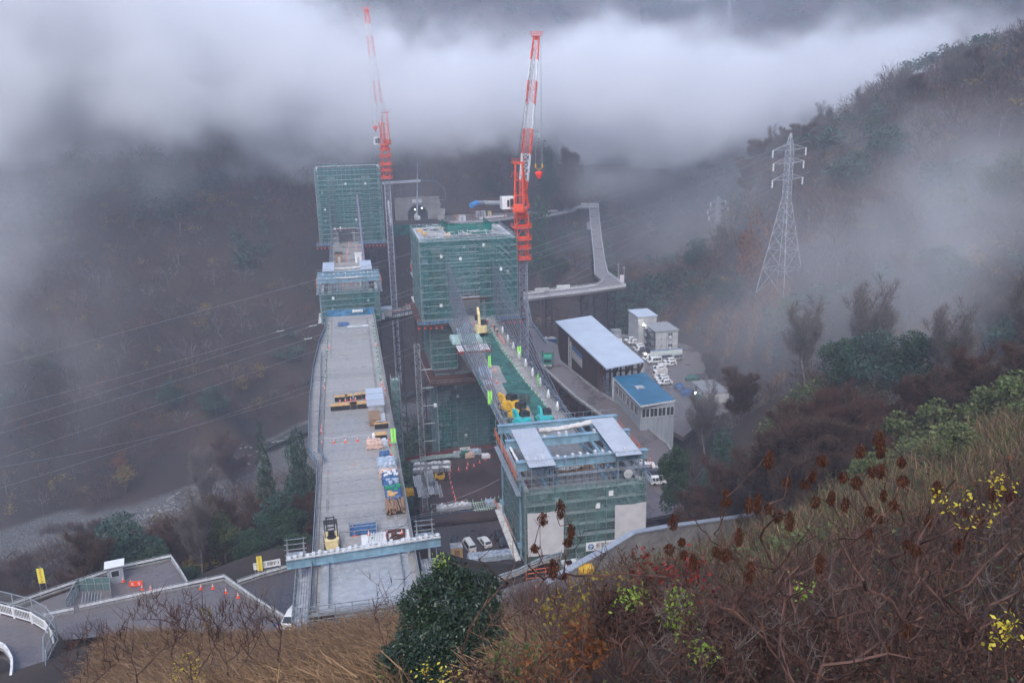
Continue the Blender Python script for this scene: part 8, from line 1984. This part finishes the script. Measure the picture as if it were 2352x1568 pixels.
def woods():
    g = np.random.default_rng(11); d2 = []
    n = 52000; x = g.uniform(-330, 480, n); y = g.uniform(60, 620, n)
    V = np.stack([x, y, np.zeros(n)], 1); h = height(x, y); V[:, 2] = h+3
    R_ = V-CAMP; z = R_@_f; sx = 1176+FPX*(R_@_r)/z; sy = 784-FPX*(R_@_u)/z; dist = np.hypot(x, y)
    keep = (z > 60) & (sx > -260) & (sx < 2600) & (sy > -60) & (sy < 1750) & ~in_works(x, y) & (h > -68.6)
    # near slopes on our side are brush, handled apart
    keep &= ~((sy > 1150) & (z < 125) & (sx > 650)) & ~((z < 100))
    keep &= g.random(n) < np.clip(1.15-dist/900, .45, 1)
    idx = np.nonzero(keep)[0]
    # thin out so crowns are 4-5 m apart
    cell = {}; out = []
    for i in idx:
        c = (int(x[i]//4.0), int(y[i]//4.0))
        if c in cell: continue
        cell[c] = 1; out.append(i)
    out = np.array(out); x, y, h, dist, sx, sy = x[out], y[out], h[out], dist[out], sx[out], sy[out]
    f = bumps(x*.9+40, y*.9)+.5*bumps(x*2.3, y*2.3+90); n = len(x)
    s_ = np.where((x > 60) & (dist < 240), .66, 1.0); kind = np.where(f > .95, 'ever', np.where((g.random(n) < .13) & (dist < 480), 'leaf', 'bare')); s = g.uniform(4.5, 9.0, n)*np.where(kind == 'leaf', .75, 1)*s_
    order = np.argsort(dist/s);
    near = order[:185]; rest = order[185:]
    lab = {'bare': ('bare1', 'bare2'), 'ever': ('ever1', 'ever2'), 'leaf': ('yellow', 'olive')}
    for i in near:
        k = lab[kind[i]][int(g.random()*2)]; H0 = {'bare1': 9, 'bare2': 11, 'ever1': 9, 'ever2': 11, 'yellow': 6, 'olive': 8}[k]
        side = 'on the left bank slope' if sx[i] < 700 else 'between and under the bridge decks' if sx[i] < 1150 else 'around the road and yard slopes' if sx[i] < 1700 else 'on the right hillside'
        nm = {'bare1': 'brown bare tree', 'bare2': 'reddish bare tree', 'ever1': 'dark evergreen tree', 'ever2': 'blue green evergreen tree', 'yellow': 'yellow autumn tree', 'olive': 'olive green tree'}[k]
        dup(PR[k], (x[i], y[i], h[i]), g.uniform(0, 6.28), f'{nm} standing {side}', f'{nm}s {side}', s[i]/H0*(1.1 if kind[i] != 'leaf' else 1.0))
    T = {k: [template(k, sd) for sd in range(5)] for k in ('bare', 'ever', 'leaf')}
    for nm, sel, mats in [('bare_woodland', 'bare', ['twig_brown', 'twig_red', 'twig_grey']), ('evergreen_woodland', 'ever', ['lf_dark', 'lf_blue']), ('autumn_woodland', 'leaf', ['lf_yellow', 'lf_orange', 'lf_olive'])]:
        ids = rest[kind[rest] == sel]; AV, AF, AM = [], [], []; o = 0
        for i in ids:
            v, fc = T[sel][int(g.integers(5))]; a = g.uniform(0, 6.28); c_, s_ = math.cos(a), math.sin(a); S = s[i]*1.15
            q = np.stack([v[:, 0]*c_-v[:, 1]*s_, v[:, 0]*s_+v[:, 1]*c_, v[:, 2]*g.uniform(.8, 1.15)], 1)*S+[x[i], y[i], h[i]]
            AV.append(q); AF.append(fc+o); o += len(v); mi = 0 if g.random() < .5 else int(g.integers(1, len(mats)))
            if sel == 'bare' and g.random() < .35: mi = 0
            AM.append(np.full(len(fc), mi))
        ob = fastmesh(nm, np.vstack(AV), np.vstack(AF), mats); ob.data.polygons.foreach_set('material_index', np.concatenate(AM).astype(np.int32)); tag(ob, kind='stuff')
    # far hills beyond the cloud
    n = 6000; x = g.uniform(-250, 720, n); y = g.uniform(620, 1250, n); h = height(x, y); AV, AF, AM = [], [], []; o = 0
    for i in range(n):
        if h[i] < -60: continue
        v, fc = T['ever' if g.random() < .45 else 'bare'][int(g.integers(5))]; AV.append(v*g.uniform(10, 16)+[x[i], y[i], h[i]]); AF.append(fc+o); o += len(v); AM.append(np.full(len(fc), 0 if len(fc) > 80 else 1))
    ob = fastmesh('far_woodland', np.vstack(AV), np.vstack(AF), ['lf_blue', 'twig_brown']); ob.data.polygons.foreach_set('material_index', np.concatenate(AM).astype(np.int32)); tag(ob, kind='stuff')
woods()
# brush floor on the nearer slopes: low scrub and dry grass
def frame_sample(n, g, x0, x1, y0, y1, d0=14, d1=170):
    """ground points seen through a window of the photo"""
    px = g.uniform(x0, x1, n); py = g.uniform(y0, y1, n); d = np.geomspace(d0, d1, 60); out = []
    Rr = _f[None]+_r[None]*((px-1176)/FPX)[:, None]-_u[None]*((py-784)/FPX)[:, None]
    P = CAMP[None, None]+Rr[:, None]*d[None, :, None]; h = height(P[..., 0].ravel(), P[..., 1].ravel()).reshape(P.shape[:2]); below = P[..., 2] < h; k = below.argmax(1); ok = below.any(1)
    Q = P[np.arange(n), k][ok]; Q[:, 2] = h[np.arange(n), k][ok]; return Q, d[k][ok], px[ok], py[ok]
def grass():
    g = np.random.default_rng(21); Q, d, px, py = frame_sample(9000, g, -60, 1250, 1420, 1700)
    k = ~in_works(Q[:, 0], Q[:, 1]) & (d > 22) & ~((px > 880) & (px < 1170) & (d < 33)); Q, d = Q[k], d[k]; m = 13; n = len(Q)*m
    P = np.repeat(Q, m, 0)+g.normal(size=(n, 3))*[.5, .5, 0]; P[:, 2] = np.repeat(Q[:, 2], m)-.1
    L = g.uniform(.7, 1.9, n); lean = g.normal(size=(n, 3))*.28+[-.18, -.1, 1]; lean /= np.linalg.norm(lean, axis=1)[:, None]
    V, F = slivers(P, lean, L*.65, .035, g); tip = P+lean*(L*.6)[:, None]; D2 = lean+np.array([-.55, -.25, -.35])+g.normal(size=(n, 3))*.3; D2 /= np.linalg.norm(D2, axis=1)[:, None]
    V2, F2 = slivers(tip, D2, L*.45, .05, g); o = fastmesh('dry_grass', np.vstack([V, V2]), np.vstack([F, F2+len(V)]), 'grass'); tag(o, kind='stuff')
grass()
def brush(name, mats, n, win, L, W, m, seed, up=1.0, hgt=0.0, leafy=None, dmin=12, dmax=170, cond=None):
    g = np.random.default_rng(seed); Q, d, px, py = frame_sample(n, g, *win, d1=dmax); k = ~in_works(Q[:, 0], Q[:, 1]) & (d > dmin)
    if cond is not None: k &= cond(Q, d, px, py)
    Q, d = Q[k], d[k]; nn = len(Q)*m; sc = np.repeat(np.clip(d/60, .25, 1.3), m)
    P = np.repeat(Q, m, 0)+g.normal(size=(nn, 3))*[1, 1, 0]*(.5*sc)[:, None]; P[:, 2] += g.uniform(0, 1, nn)**1.3*hgt*np.clip(sc*1.6, .5, 1); D = g.normal(size=(nn, 3))*.55+[0, 0, up]; D /= np.linalg.norm(D, axis=1)[:, None]
    if leafy: V, F = leaves(P, leafy*sc, g, .4, .6)
    else: V, F = slivers(P, D, L*sc*g.uniform(.5, 1.3, nn), W*sc, g)
    o = fastmesh(name, V, F, mats); o.data.polygons.foreach_set('material_index', np.random.default_rng(seed).integers(0, len(mats), len(F)).astype(np.int32)); tag(o, kind='stuff')
brush('twig_scrub', ['twig_brown', 'twig_red', 'twig_grey'], 6500, (-60, 1350, 1380, 1640), 1.3, .035, 9, 31, hgt=.9, cond=lambda Q, d, px, py: (px < 700) & (bumps(Q[:, 0]*3, Q[:, 1]*3) > .1) | (px > 1170))
brush('twig_scrub', ['twig_brown', 'twig_red'], 12000, (1150, 2420, 900, 1640), 1.6, .035, 10, 32, hgt=1.2, cond=lambda Q, d, px, py: (np.sin(px*7.7+py*3.3) > np.where(d > 40, .45, -.2)) & ~((px < 1170) & (py > 1300)))
brush('leaf_scrub', ['lf_olive', 'lf_orange', 'lf_dark'], 1500, (1150, 2420, 950, 1640), 0, 0, 9, 33, hgt=1.4, leafy=.32)
brush('bamboo_scrub', ['lf_bamboo', 'lf_olive'], 9000, (1480, 2420, 880, 1300), 0, 0, 12, 34, hgt=2.0, leafy=.5, dmin=60, cond=lambda Q, d, px, py: bumps(Q[:, 0]*2.2+9, Q[:, 1]*2.2) > .1)
brush('dry_grass', ['grass', 'lf_olive'], 8000, (1350, 2420, 900, 1420), 1.4, .06, 9, 35, hgt=.4, dmin=40, cond=lambda Q, d, px, py: bumps(Q[:, 0]*2.2+9, Q[:, 1]*2.2) < .1)
brush('twig_scrub', ['twig_brown', 'twig_red', 'twig_grey'], 7000, (100, 1300, 1180, 1480), 1.8, .05, 8, 36, hgt=1.0, dmin=95, dmax=330)
brush('dry_grass', ['grass', 'lf_orange'], 2600, (1560, 1800, 700, 900), 1.8, .08, 10, 37, hgt=.4, dmin=150, dmax=300)
# FOREGROUND SHRUBS
M['lf_gloss'] = leafmat('glossy_leaves', [(0.008, 0.02, 0.010), (0.018, 0.04, 0.018), (0.03, 0.055, 0.025), (0.02, 0.045, 0.03)], .42, .12, .5)
M['lf_lime'] = leafmat('lime_leaves', [(0.16, 0.26, 0.03), (0.26, 0.38, 0.06), (0.34, 0.46, 0.10)], .6, .35)
M['lf_gold'] = leafmat('golden_leaves', [(0.45, 0.33, 0.02), (0.62, 0.50, 0.04), (0.70, 0.62, 0.10)], .6, .35)
M['lf_red'] = leafmat('dark_red_leaves', [(0.10, 0.012, 0.012), (0.22, 0.025, 0.02), (0.30, 0.06, 0.04)], .6, .3)
M['lf_dead'] = leafmat('dead_leaves', [(0.022, 0.012, 0.012), (0.05, 0.025, 0.02), (0.09, 0.045, 0.03)], .8, .1)
M['seed'] = leafmat('sumac_seeds', [(0.03, 0.012, 0.008), (0.065, 0.022, 0.012), (0.14, 0.05, 0.022)], .8, .1)
M['twig_near'] = mat('near_twig_bark', (0.075, 0.034, 0.024), .75, 0, .4, 6)
def grow(base, targets, seed, trunk=None, sag=.05, wob=.03, rmin=.004, powr=.43):
    g = np.random.default_rng(seed); N = [np.array(base, float)]; Pa = [-1]
    def chain(frm, to):
        a = N[frm]; L = np.linalg.norm(to-a); m = max(2, int(L/.22)); m = min(m, 9); par = frm; o = g.normal(size=3)*wob*L; up = V3(0, 0, sag*L)
        for i in range(1, m+1):
            s = i/m; q = a+(to-a)*s+(o-up*.8)*math.sin(math.pi*s)+g.normal(size=3)*.015*L*(i < m); N.append(q); Pa.append(par); par = len(N)-1
        return par
    if trunk is not None:
        k = 0
        for q in trunk: k = chain(k, np.array(q, float))
    T = sorted(targets, key=lambda t: np.linalg.norm(np.array(t)-N[0]))
    ends = []
    for t in T:
        t = np.array(t, float); A = np.array(N); dh = np.hypot(A[:, 0]-t[0], A[:, 1]-t[1]); dz = t[2]-A[:, 2]; d = np.hypot(dh, dz)+np.maximum(0, .1-dz)*1.8+1.1*np.maximum(0, dh-1.1*dz); ends.append(chain(int(d.argmin()), t))
    c = np.zeros(len(N));
    for e in ends:
        k = e
        while k >= 0: c[k] += 1; k = Pa[k]
    b = MB()
    for k in range(1, len(N)):
        ra, rb = rmin*max(c[Pa[k]], 1)**powr, rmin*max(c[k], 1)**powr; b.tube(N[Pa[k]], N[k], min(ra, rb*1.5), rb, 5 if rb > .012 else 3, False)
    return b
def spot(px, py, d): return far(px, py, d)
def blobpts(g, px, py, d, rx, ry, n, shell=.3, up=0):
    """points filling a crown: rx, ry in photo pixels turned into metres at its distance"""
    mx, my = rx*d/FPX, ry*d/FPX; u = g.normal(size=(n, 3)); u /= np.linalg.norm(u, axis=1)[:, None]; u[:, 2] = np.abs(u[:, 2])*1.5-.5 if up else u[:, 2]; u *= (g.uniform(shell, 1, n)**.5)[:, None]
    return spot(px, py, d)+u*np.array([mx, mx, my*1.05])
def shrub(name, label, px, py, d, rx, ry, n, lm, size, per, seed, twig='twig_near', basepy=None, cat='shrub', rmin=.004, basepx=None, asp=.55, droop=.1, extra=0):
    g = np.random.default_rng(seed); T = blobpts(g, px, py, d, rx, ry, n, .3 if lm else .6, lm is None); c = T.mean(0); bx = spot(basepx or px, basepy or py+ry*1.3, d); base = np.array([bx[0], bx[1], min(bx[2], hz(bx[0], bx[1])+.3 if basepy is None else bx[2])])
    t = thing(name, label, cat, tuple(base)); grow(base, T, seed, rmin=rmin).build('stem', twig, t)
    if extra: E = np.repeat(T, extra, 0); D = g.normal(size=E.shape)*.6+[0, 0, .7]; D /= np.linalg.norm(D, axis=1)[:, None]; V, F = slivers(E, D, .035*d*.5*g.uniform(.4, 1.2, len(E)), .012*d/12, g); fastmesh('fine_twigs', V-base, F, twig, t)  # bare twig slivers at the branch ends, not leaves
    if lm: P = np.repeat(T, per, 0)+g.normal(size=(n*per, 3))*size*.9; V, F = leaves(P, size, g, .7, asp, droop); fastmesh('leaves', V-base, F, lm, t)
    return t
# the big evergreen
g_e = np.random.default_rng(77); eb = spot(1030, 1600, 31); et = thing('evergreen_shrub', 'big glossy dark evergreen shrub at the bottom centre in front of the deck end', 'evergreen', (eb[0], eb[1], eb[2]-1.5))
TT = np.vstack([blobpts(g_e, x, y, d, rx, ry, n, .45) for x, y, d, rx, ry, n in [(1030, 1390, 32, 72, 70, 620), (1075, 1440, 31, 72, 62, 560), (975, 1455, 32, 58, 60, 430), (1010, 1530, 30, 100, 75, 900), (990, 1345, 32, 34, 26, 120), (1118, 1400, 31.5, 34, 24, 110), (940, 1480, 31, 36, 26, 110), (905, 1520, 30.5, 34, 24, 110), (1128, 1475, 31, 30, 40, 110), (1060, 1325, 32, 26, 22, 80), (930, 1550, 30, 75, 75, 600), (1100, 1530, 30.5, 70, 80, 600), (1010, 1640, 29, 140, 80, 800), (1025, 1310, 32.4, 32, 24, 120), (1110, 1350, 32.4, 38, 34, 160), (955, 1385, 32.4, 40, 36, 180)]])
P = np.repeat(TT, 9, 0)+g_e.normal(size=(len(TT)*9, 3))*.11; V, F = leaves(P, .15, g_e, .9, .46, .35); fastmesh('leaves', V-np.array([eb[0], eb[1], eb[2]-1.5]), F, 'lf_gloss', et)
grow((eb[0], eb[1], eb[2]-1.5), TT[::22], 5, trunk=[tuple(spot(1030, 1450, 31))], rmin=.008).build('stem', 'bark', et)
shrub('leafy_sprout', 'yellow green sprouts on top of the big evergreen shrub', 1010, 1296, 32, 16, 20, 16, 'lf_lime', .14, 4, 6, basepy=1340)
shrub('leafy_sprout', 'lime green sprout low beside the evergreen shrub, bottom edge', 885, 1560, 28, 26, 18, 20, 'lf_lime', .14, 3, 7, basepy=1620)
# bare saplings
def sapling(label, base, d, tg, n, seed, rx, ry, twig='twig_near', rmin=.006, trunk=None, name='bare_sapling'):
    g = np.random.default_rng(seed); b0 = spot(*base, d); T = []
    for (x, y) in tg: T.append(spot(x, y, d+g.uniform(-1, 1)*d*.05))
    if n: T += list(blobpts(g, rx[0], ry[0], d, rx[1], ry[1], n, .5, 1))
    base3 = np.array([b0[0], b0[1], b0[2]]); t = thing(name, label, 'sapling', tuple(base3)); grow(base3, T, seed, trunk=[tuple(spot(*q, d)) for q in (trunk or [])], rmin=rmin).build('stem', twig, t)
    E = np.repeat(np.array(T), 3, 0); D = g.normal(size=E.shape)*.4+[0, 0, .9]; D /= np.linalg.norm(D, axis=1)[:, None]; V, F = slivers(E, D, .02*d*g.uniform(.4, 1.2, len(E)), .0007*d, g); fastmesh('fine_twigs', V-base3, F, twig, t); return t  # thin leafless twigs fanning up from the sapling tips
sapling('bare two stemmed sapling with long thin boughs right of the evergreen shrub', (1205, 1600), 18, [(1150, 1230), (1100, 1285), (1180, 1200), (1240, 1210), (1305, 1200), (1335, 1240), (1390, 1250), (1290, 1300), (1125, 1360), (1060, 1300), (1420, 1320), (1460, 1390), (1400, 1400), (1080, 1440), (1060, 1500), (1350, 1330), (1210, 1290), (1250, 1330), (1180, 1330)], 26, 3, (1250, 130), (1380, 110), rmin=.0085, trunk=[(1205, 1480), (1203, 1400)])
sapling('bare sapling standing before the walkway scaffold, left of the deck end', (640, 1600), 45, [(560, 1395), (600, 1370), (620, 1420), (585, 1440)], 40, 4, (600, 50), (1440, 55), rmin=.012)
sapling('small bare sapling in front of the right corner of the deck end', (895, 1520), 50, [(850, 1330), (870, 1345), (900, 1340), (930, 1330), (905, 1400)], 10, 5, (890, 40), (1400, 50), rmin=.012)
for i, (bx, by, d, x, y, rx, ry, n, lab) in enumerate([(350, 1620, 40, 345, 1440, 80, 70, 90, 'bare reddish bush with upright twigs before the lower road, leftmost'), (455, 1620, 38, 440, 1450, 55, 85, 90, 'tall bare bush with upright twigs, middle of the bottom left'), (530, 1600, 40, 545, 1440, 60, 70, 90, 'bare spreading bush by the muddy bend, right of the middle one'), (200, 1620, 40, 210, 1500, 70, 60, 80, 'dark bare bush at the bottom left corner by the mesh fence')]):
    sapling(lab, (bx, by), d, [], n, 40+i, (x, rx), (y, ry), rmin=.0065, name='bare_bush')
shrub('leafy_shrub', 'yellowing shrub among the grass at the bottom left', 430, 1540, 38, 40, 36, 60, 'lf_gold', .10, 3, 11); shrub('leafy_shrub', 'ochre leaved twigs above the muddy road bend', 470, 1420, 42, 26, 30, 40, 'lf_yellow', .14, 3, 12)
# sumacs with hanging seed heads
def sumac(label, base, d, heads, n, seed, trunk, fx, fy, rmin=.0062):
    g = np.random.default_rng(seed); H = [spot((2600+X/1.5207)/1.7415 if X > -5000 else 0, (1700+Y/1.5207)/1.7415, d+g.uniform(-.06, .06)*d) for X, Y in heads]
    b0 = spot(*base, d); t = thing('sumac_tree', label, 'sumac', tuple(b0)); T = [h+V3(0, 0, .02*d) for h in H]+list(blobpts(g, fx[0], fy[0], d, fx[1], fy[1], n, .2))
    grow(b0, T, seed, trunk=[tuple(spot(*q, d)) for q in trunk], rmin=rmin*d/11, wob=.08, sag=.1).build('stem', 'twig_near', t)
    for h in H:
        s_h = g.uniform(.55, 1.35)
        k = 300; L = g.uniform(.13, .24)*d/11*s_h; k = int(300*s_h); z = g.random(k)**.8; w = (.03+.045*np.sin(np.pi*z))*d/11*g.uniform(.7, 1.2); a = g.uniform(0, 6.28, k)
        P = h+np.stack([np.cos(a)*w*g.random(k), np.sin(a)*w*g.random(k), .02*d-L*z], 1); D = np.stack([np.cos(a)*.5, np.sin(a)*.5, -1-g.random(k)], 1); D /= np.linalg.norm(D, axis=1)[:, None]
        V, F = slivers(P, D, .035*d/11*g.uniform(.5, 1.3, k), .013*d/11, g); fastmesh('seed_head', V-b0, F, 'seed', t)
    return t
sumac('sumac with a long low bough reaching left over the net wall, many seed heads', (1800, 1500), 12, [(-545, 545), (-650, 620), (-700, 810), (-480, 690), (-590, 905), (-525, 985), (-500, 770), (140, 625), (190, 780), (115, 810), (260, 870), (200, 850), (400, 830), (460, 480), (460, 535), (455, 845), (725, 250)], 26, 61, [(1800, 1400), (1745, 1310), (1640, 1225)], (1720, 190), (1290, 130))
sumac('sumac with seed heads in front of the green spur, left of centre right', (1930, 1560), 11.5, [(655, 505), (830, 405), (935, 425), (1045, 275), (720, 570), (775, 605), (850, 615), (1000, 525), (1100, 490), (600, 530), (985, 360), (540, 720), (605, 920)], 34, 62, [(1925, 1420), (1940, 1290)], (1880, 190), (1270, 150))
sumac('tallest sumac with seed heads standing up against the slope', (2060, 1600), 10.5, [(1390, 125), (1400, 190), (1275, 210), (1525, 285), (1400, 330), (1345, 345), (1165, 380), (1250, 405), (1530, 400), (1415, 480), (1185, 530), (1475, 545), (1325, 590), (1385, 640), (1330, 715)], 36, 63, [(2070, 1420), (2030, 1290)], (2060, 190), (1260, 170))
sumac('sumac with darker seed heads at the right', (2280, 1600), 10, [(1690, 630), (1560, 790), (1870, 780), (1610, 820), (1900, 600), (1740, 440), (2000, 620), (2180, 480), (2080, 460)], 44, 64, [(2220, 1420), (2240, 1290)], (2240, 190), (1240, 190))
sumac('leaning sumac with few seed heads at the lower right', (1850, 1620), 8.5, [(1030, 875), (1560, 1290)], 50, 65, [(1800, 1480)], (1900, 260), (1400, 120))
for i, (x, y, d, rx, ry, n, m, sz, lab) in enumerate([(2215, 1165, 8, 95, 26, 26, 'lf_gold', .042, 'bright yellow leaved spray near the right edge'), (2312, 1455, 7, 30, 34, 16, 'lf_gold', .055, 'bright yellow leaves at the lower right corner'), (2300, 1110, 9, 30, 26, 12, 'lf_gold', .045, 'yellow leaves at the right edge, above the spray'),
    (1560, 1400, 13, 28, 75, 75, 'lf_lime', .08, 'lime green leafy shrub in the lower right middle'), (1452, 1372, 14, 34, 16, 34, 'lf_lime', .10, 'lime green leaves left of the lime shrub'), (1845, 1350, 11, 24, 14, 14, 'lf_lime', .06, 'pale lime leaves above the dark brush on the right'), (1615, 1500, 12, 26, 30, 26, 'lf_lime', .08, 'few lime leaves below the lime shrub'),
    (1395, 1345, 24, 80, 22, 50, 'lf_yellow', .13, 'ochre yellow shrub below the concrete wall'), (1350, 1470, 15, 55, 40, 90, 'lf_orange', .12, 'orange leaved shrub at the bottom middle'), (1260, 1540, 14, 90, 30, 60, 'lf_orange', .09, 'low orange leaves along the bottom edge'), (1490, 1300, 16, 60, 26, 34, 'lf_red', .11, 'dark red leaved shrub under the seed heads'), (1590, 1330, 14, 45, 55, 30, 'lf_red', .11, 'dark red drooping leaves right of its red neighbour'),
    (1450, 1410, 14.5, 95, 60, 300, 'lf_dead', .09, 'shrub of dark withered leaves left of the lime shrub'), (1690, 1480, 12.5, 120, 70, 300, 'lf_dead', .08, 'shrub of dark withered leaves right of the lime shrub'), (1900, 1510, 10.5, 130, 60, 260, 'lf_dead', .07, 'shrub of dark withered leaves at the bottom right'), (2200, 1500, 9.5, 150, 80, 260, 'lf_dead', .06, 'dark withered brush in the lower right corner'),
    (1180, 1520, 17, 70, 50, 110, 'lf_olive', .11, 'olive leaved shrub right of the big evergreen'), (1300, 1400, 22, 60, 40, 70, 'lf_yellow', .14, 'dull yellow leaved twigs behind the bare sapling'), (1090, 1560, 16, 60, 26, 50, 'lf_dead', .10, 'withered red brown bush at the foot of the evergreen'), (1000, 1556, 15, 60, 14, 22, 'lf_gold', .07, 'scattered pale yellow leaves at the bottom edge below the evergreen')]):
    shrub('leafy_shrub', lab, x, y, d, rx, ry, n, m, sz, 4 if m in ('lf_gold', 'lf_red', 'lf_orange') else 3, 80+i, basepy=y+ry+70, extra=3 if m == 'lf_dead' else 0)
# bare brush of the near slope, bush by bush
g_b = np.random.default_rng(99)
for i in range(26):
    px = g_b.uniform(1180, 2420) if i < 30 else g_b.uniform(900, 1200); lo_y = 1330-(px-1200)*.16; py = g_b.uniform(max(lo_y, 1130)+40, 1560); d = float(np.interp(py, [1130, 1560], [24, 10]))*g_b.uniform(.85, 1.15); rx, ry = g_b.uniform(80, 140), g_b.uniform(90, 140)
    t = shrub('bare_bush', 'leafless twiggy bush in the brush of the near right slope', px, py, d, rx, ry, 46, None, 0, 0, 200+i, twig=['twig_near', 'barkr', 'bark'][i % 3], basepy=py+ry*1.4, rmin=.0027*d/11, extra=5); t['group'] = 'leafless bushes of the near slope'
# air, mist and cloud
def volmat(name, color, base, zlo=0, zhi=1, ay=0, ax=0, top=None, tilt=0, yramp=None, scale=0.012, nlo=0.42, nhi=0.62, warp=25.0, blobs=None, step=1.0):
    m = bpy.data.materials.new(name); m.use_nodes = True
    n = m.node_tree.nodes; l = m.node_tree.links; n.remove(n['Principled BSDF'])
    v = n.new('ShaderNodeVolumePrincipled'); v.inputs['Color'].default_value = (*color, 1); l.new(v.outputs[0], n['Material Output'].inputs['Volume'])
    g = n.new('ShaderNodeNewGeometry'); nz = n.new('ShaderNodeTexNoise'); nz.inputs['Scale'].default_value = scale; nz.inputs['Detail'].default_value = 3; nz.inputs['Roughness'].default_value = 0.58
    l.new(g.outputs['Position'], nz.inputs['Vector']); sp = n.new('ShaderNodeSeparateXYZ'); l.new(g.outputs['Position'], sp.inputs[0])
    def mt(op, a, b=None):
        k = n.new('ShaderNodeMath'); k.operation = op
        for i, q in enumerate((a, b)):
            if q is None: continue
            if isinstance(q, (int, float)): k.inputs[i].default_value = q
            else: l.new(q, k.inputs[i])
        return k.outputs[0]
    def ramp(src, a, b):
        k = n.new('ShaderNodeMapRange'); k.interpolation_type = 'SMOOTHSTEP'; l.new(src, k.inputs[0]); k.inputs['From Min'].default_value = a; k.inputs['From Max'].default_value = b; return k.outputs[0]
    if blobs:
        tot = None
        for (c, r, a) in blobs:
            mp = n.new('ShaderNodeMapping'); mp.inputs['Location'].default_value = [-c[i]/r[i] for i in range(3)]; mp.inputs['Scale'].default_value = [1/r[i] for i in range(3)]
            l.new(g.outputs['Position'], mp.inputs[0]); ln = n.new('ShaderNodeVectorMath'); ln.operation = 'LENGTH'; l.new(mp.outputs[0], ln.inputs[0])
            k = mt('MULTIPLY', ramp(ln.outputs['Value'], 1.0, 0.1), a); tot = k if tot is None else mt('ADD', tot, k)
        d = mt('MULTIPLY', tot, ramp(nz.outputs['Fac'], nlo, nhi))
    else:
        off = mt('MULTIPLY', mt('SUBTRACT', nz.outputs['Fac'], 0.5), warp*2)
        zw = mt('ADD', sp.outputs['Z'], off)
        z = mt('ADD', zw, mt('ADD', mt('MULTIPLY', sp.outputs['X'], ax), mt('MULTIPLY', sp.outputs['Y'], ay)))
        # the top of the bank is higher on the left
        zt = mt('ADD', zw, mt('MULTIPLY', ramp(sp.outputs['X'], *tilt[:2]), tilt[2]))
        d = mt('MULTIPLY', ramp(z, zlo, zhi), ramp(zt, top[1], top[0]))
        d = mt('MULTIPLY', d, ramp(mt('ADD', sp.outputs['Y'], off), *yramp))
        n2 = n.new('ShaderNodeTexNoise'); n2.inputs['Scale'].default_value = scale*2.7; n2.inputs['Detail'].default_value = 3; n2.inputs['Roughness'].default_value = 0.62; l.new(g.outputs['Position'], n2.inputs['Vector'])
        d = mt('MULTIPLY', d, mt('ADD', mt('MULTIPLY', ramp(n2.outputs['Fac'], .40, .62), 1.25), .2))
    l.new(mt('MULTIPLY', d, base), v.inputs['Density']); m.cycles.volume_step_rate = step
    return m
def volbox(name, x0, x1, y0, y1, z0, z1, m): return tag(MB().box(x0, x1, y0, y1, z0, z1).build(name, m), kind='stuff')
def build_air():
    hm = bpy.data.materials.new('haze_air'); hm.use_nodes = True; n = hm.node_tree.nodes; n.remove(n['Principled BSDF']); v = n.new('ShaderNodeVolumePrincipled')
    v.inputs['Color'].default_value = (0.78, 0.84, 1.0, 1); v.inputs['Density'].default_value = 0.0005; hm.node_tree.links.new(v.outputs[0], n['Material Output'].inputs['Volume'])
    volbox('haze', -430, 730, -30, 1510, -75, 262, hm)
    c = (0.972, 0.982, 1.0)
    volbox('cloud_bank', -400, 560, 280, 900, 0, 230, volmat('cloud_vapour', c, 0.055, 98, 124, .16, -.05, top=(126, 160), tilt=(-120, 30, 72), yramp=(290, 430), scale=0.011, warp=74))
    volbox('drifting_mist', -330, 330, 130, 460, -66, 110, volmat('mist_vapour', c, 0.013, scale=0.019, blobs=[
        (far(-330,740,240), (80,100,85), 1.2), (far(120,330,345), (70,60,40), .5), (far(620,370,410), (50,36,20), 1.0), (far(330,420,390), (44,36,18), .8), (far(1110,300,440), (46,30,18), 1.1), (far(1390,400,440), (50,40,20), 1.2), (far(900,330,420), (36,26,16), .9), (far(2010,520,226), (40,36,22), 1.4), (far(2290,430,225), (50,36,28), 1.5), (far(2350,640,165), (40,34,28), 1.2), (far(2030,680,185), (50,36,30), 1.1), (far(2200,800,140), (40,30,22), .7), (far(1700,800,200), (34,30,20), .5), (far(2050,400,300), (80,50,36), 1.4), (far(1700,480,310), (50,34,22), .5), (far(1500,560,420), (70,50,30), .5), (far(838,120,318), (34,24,42), 2.8), (far(960,400,400), (50,40,34), .3)], nlo=0.38, nhi=0.6))
build_air()
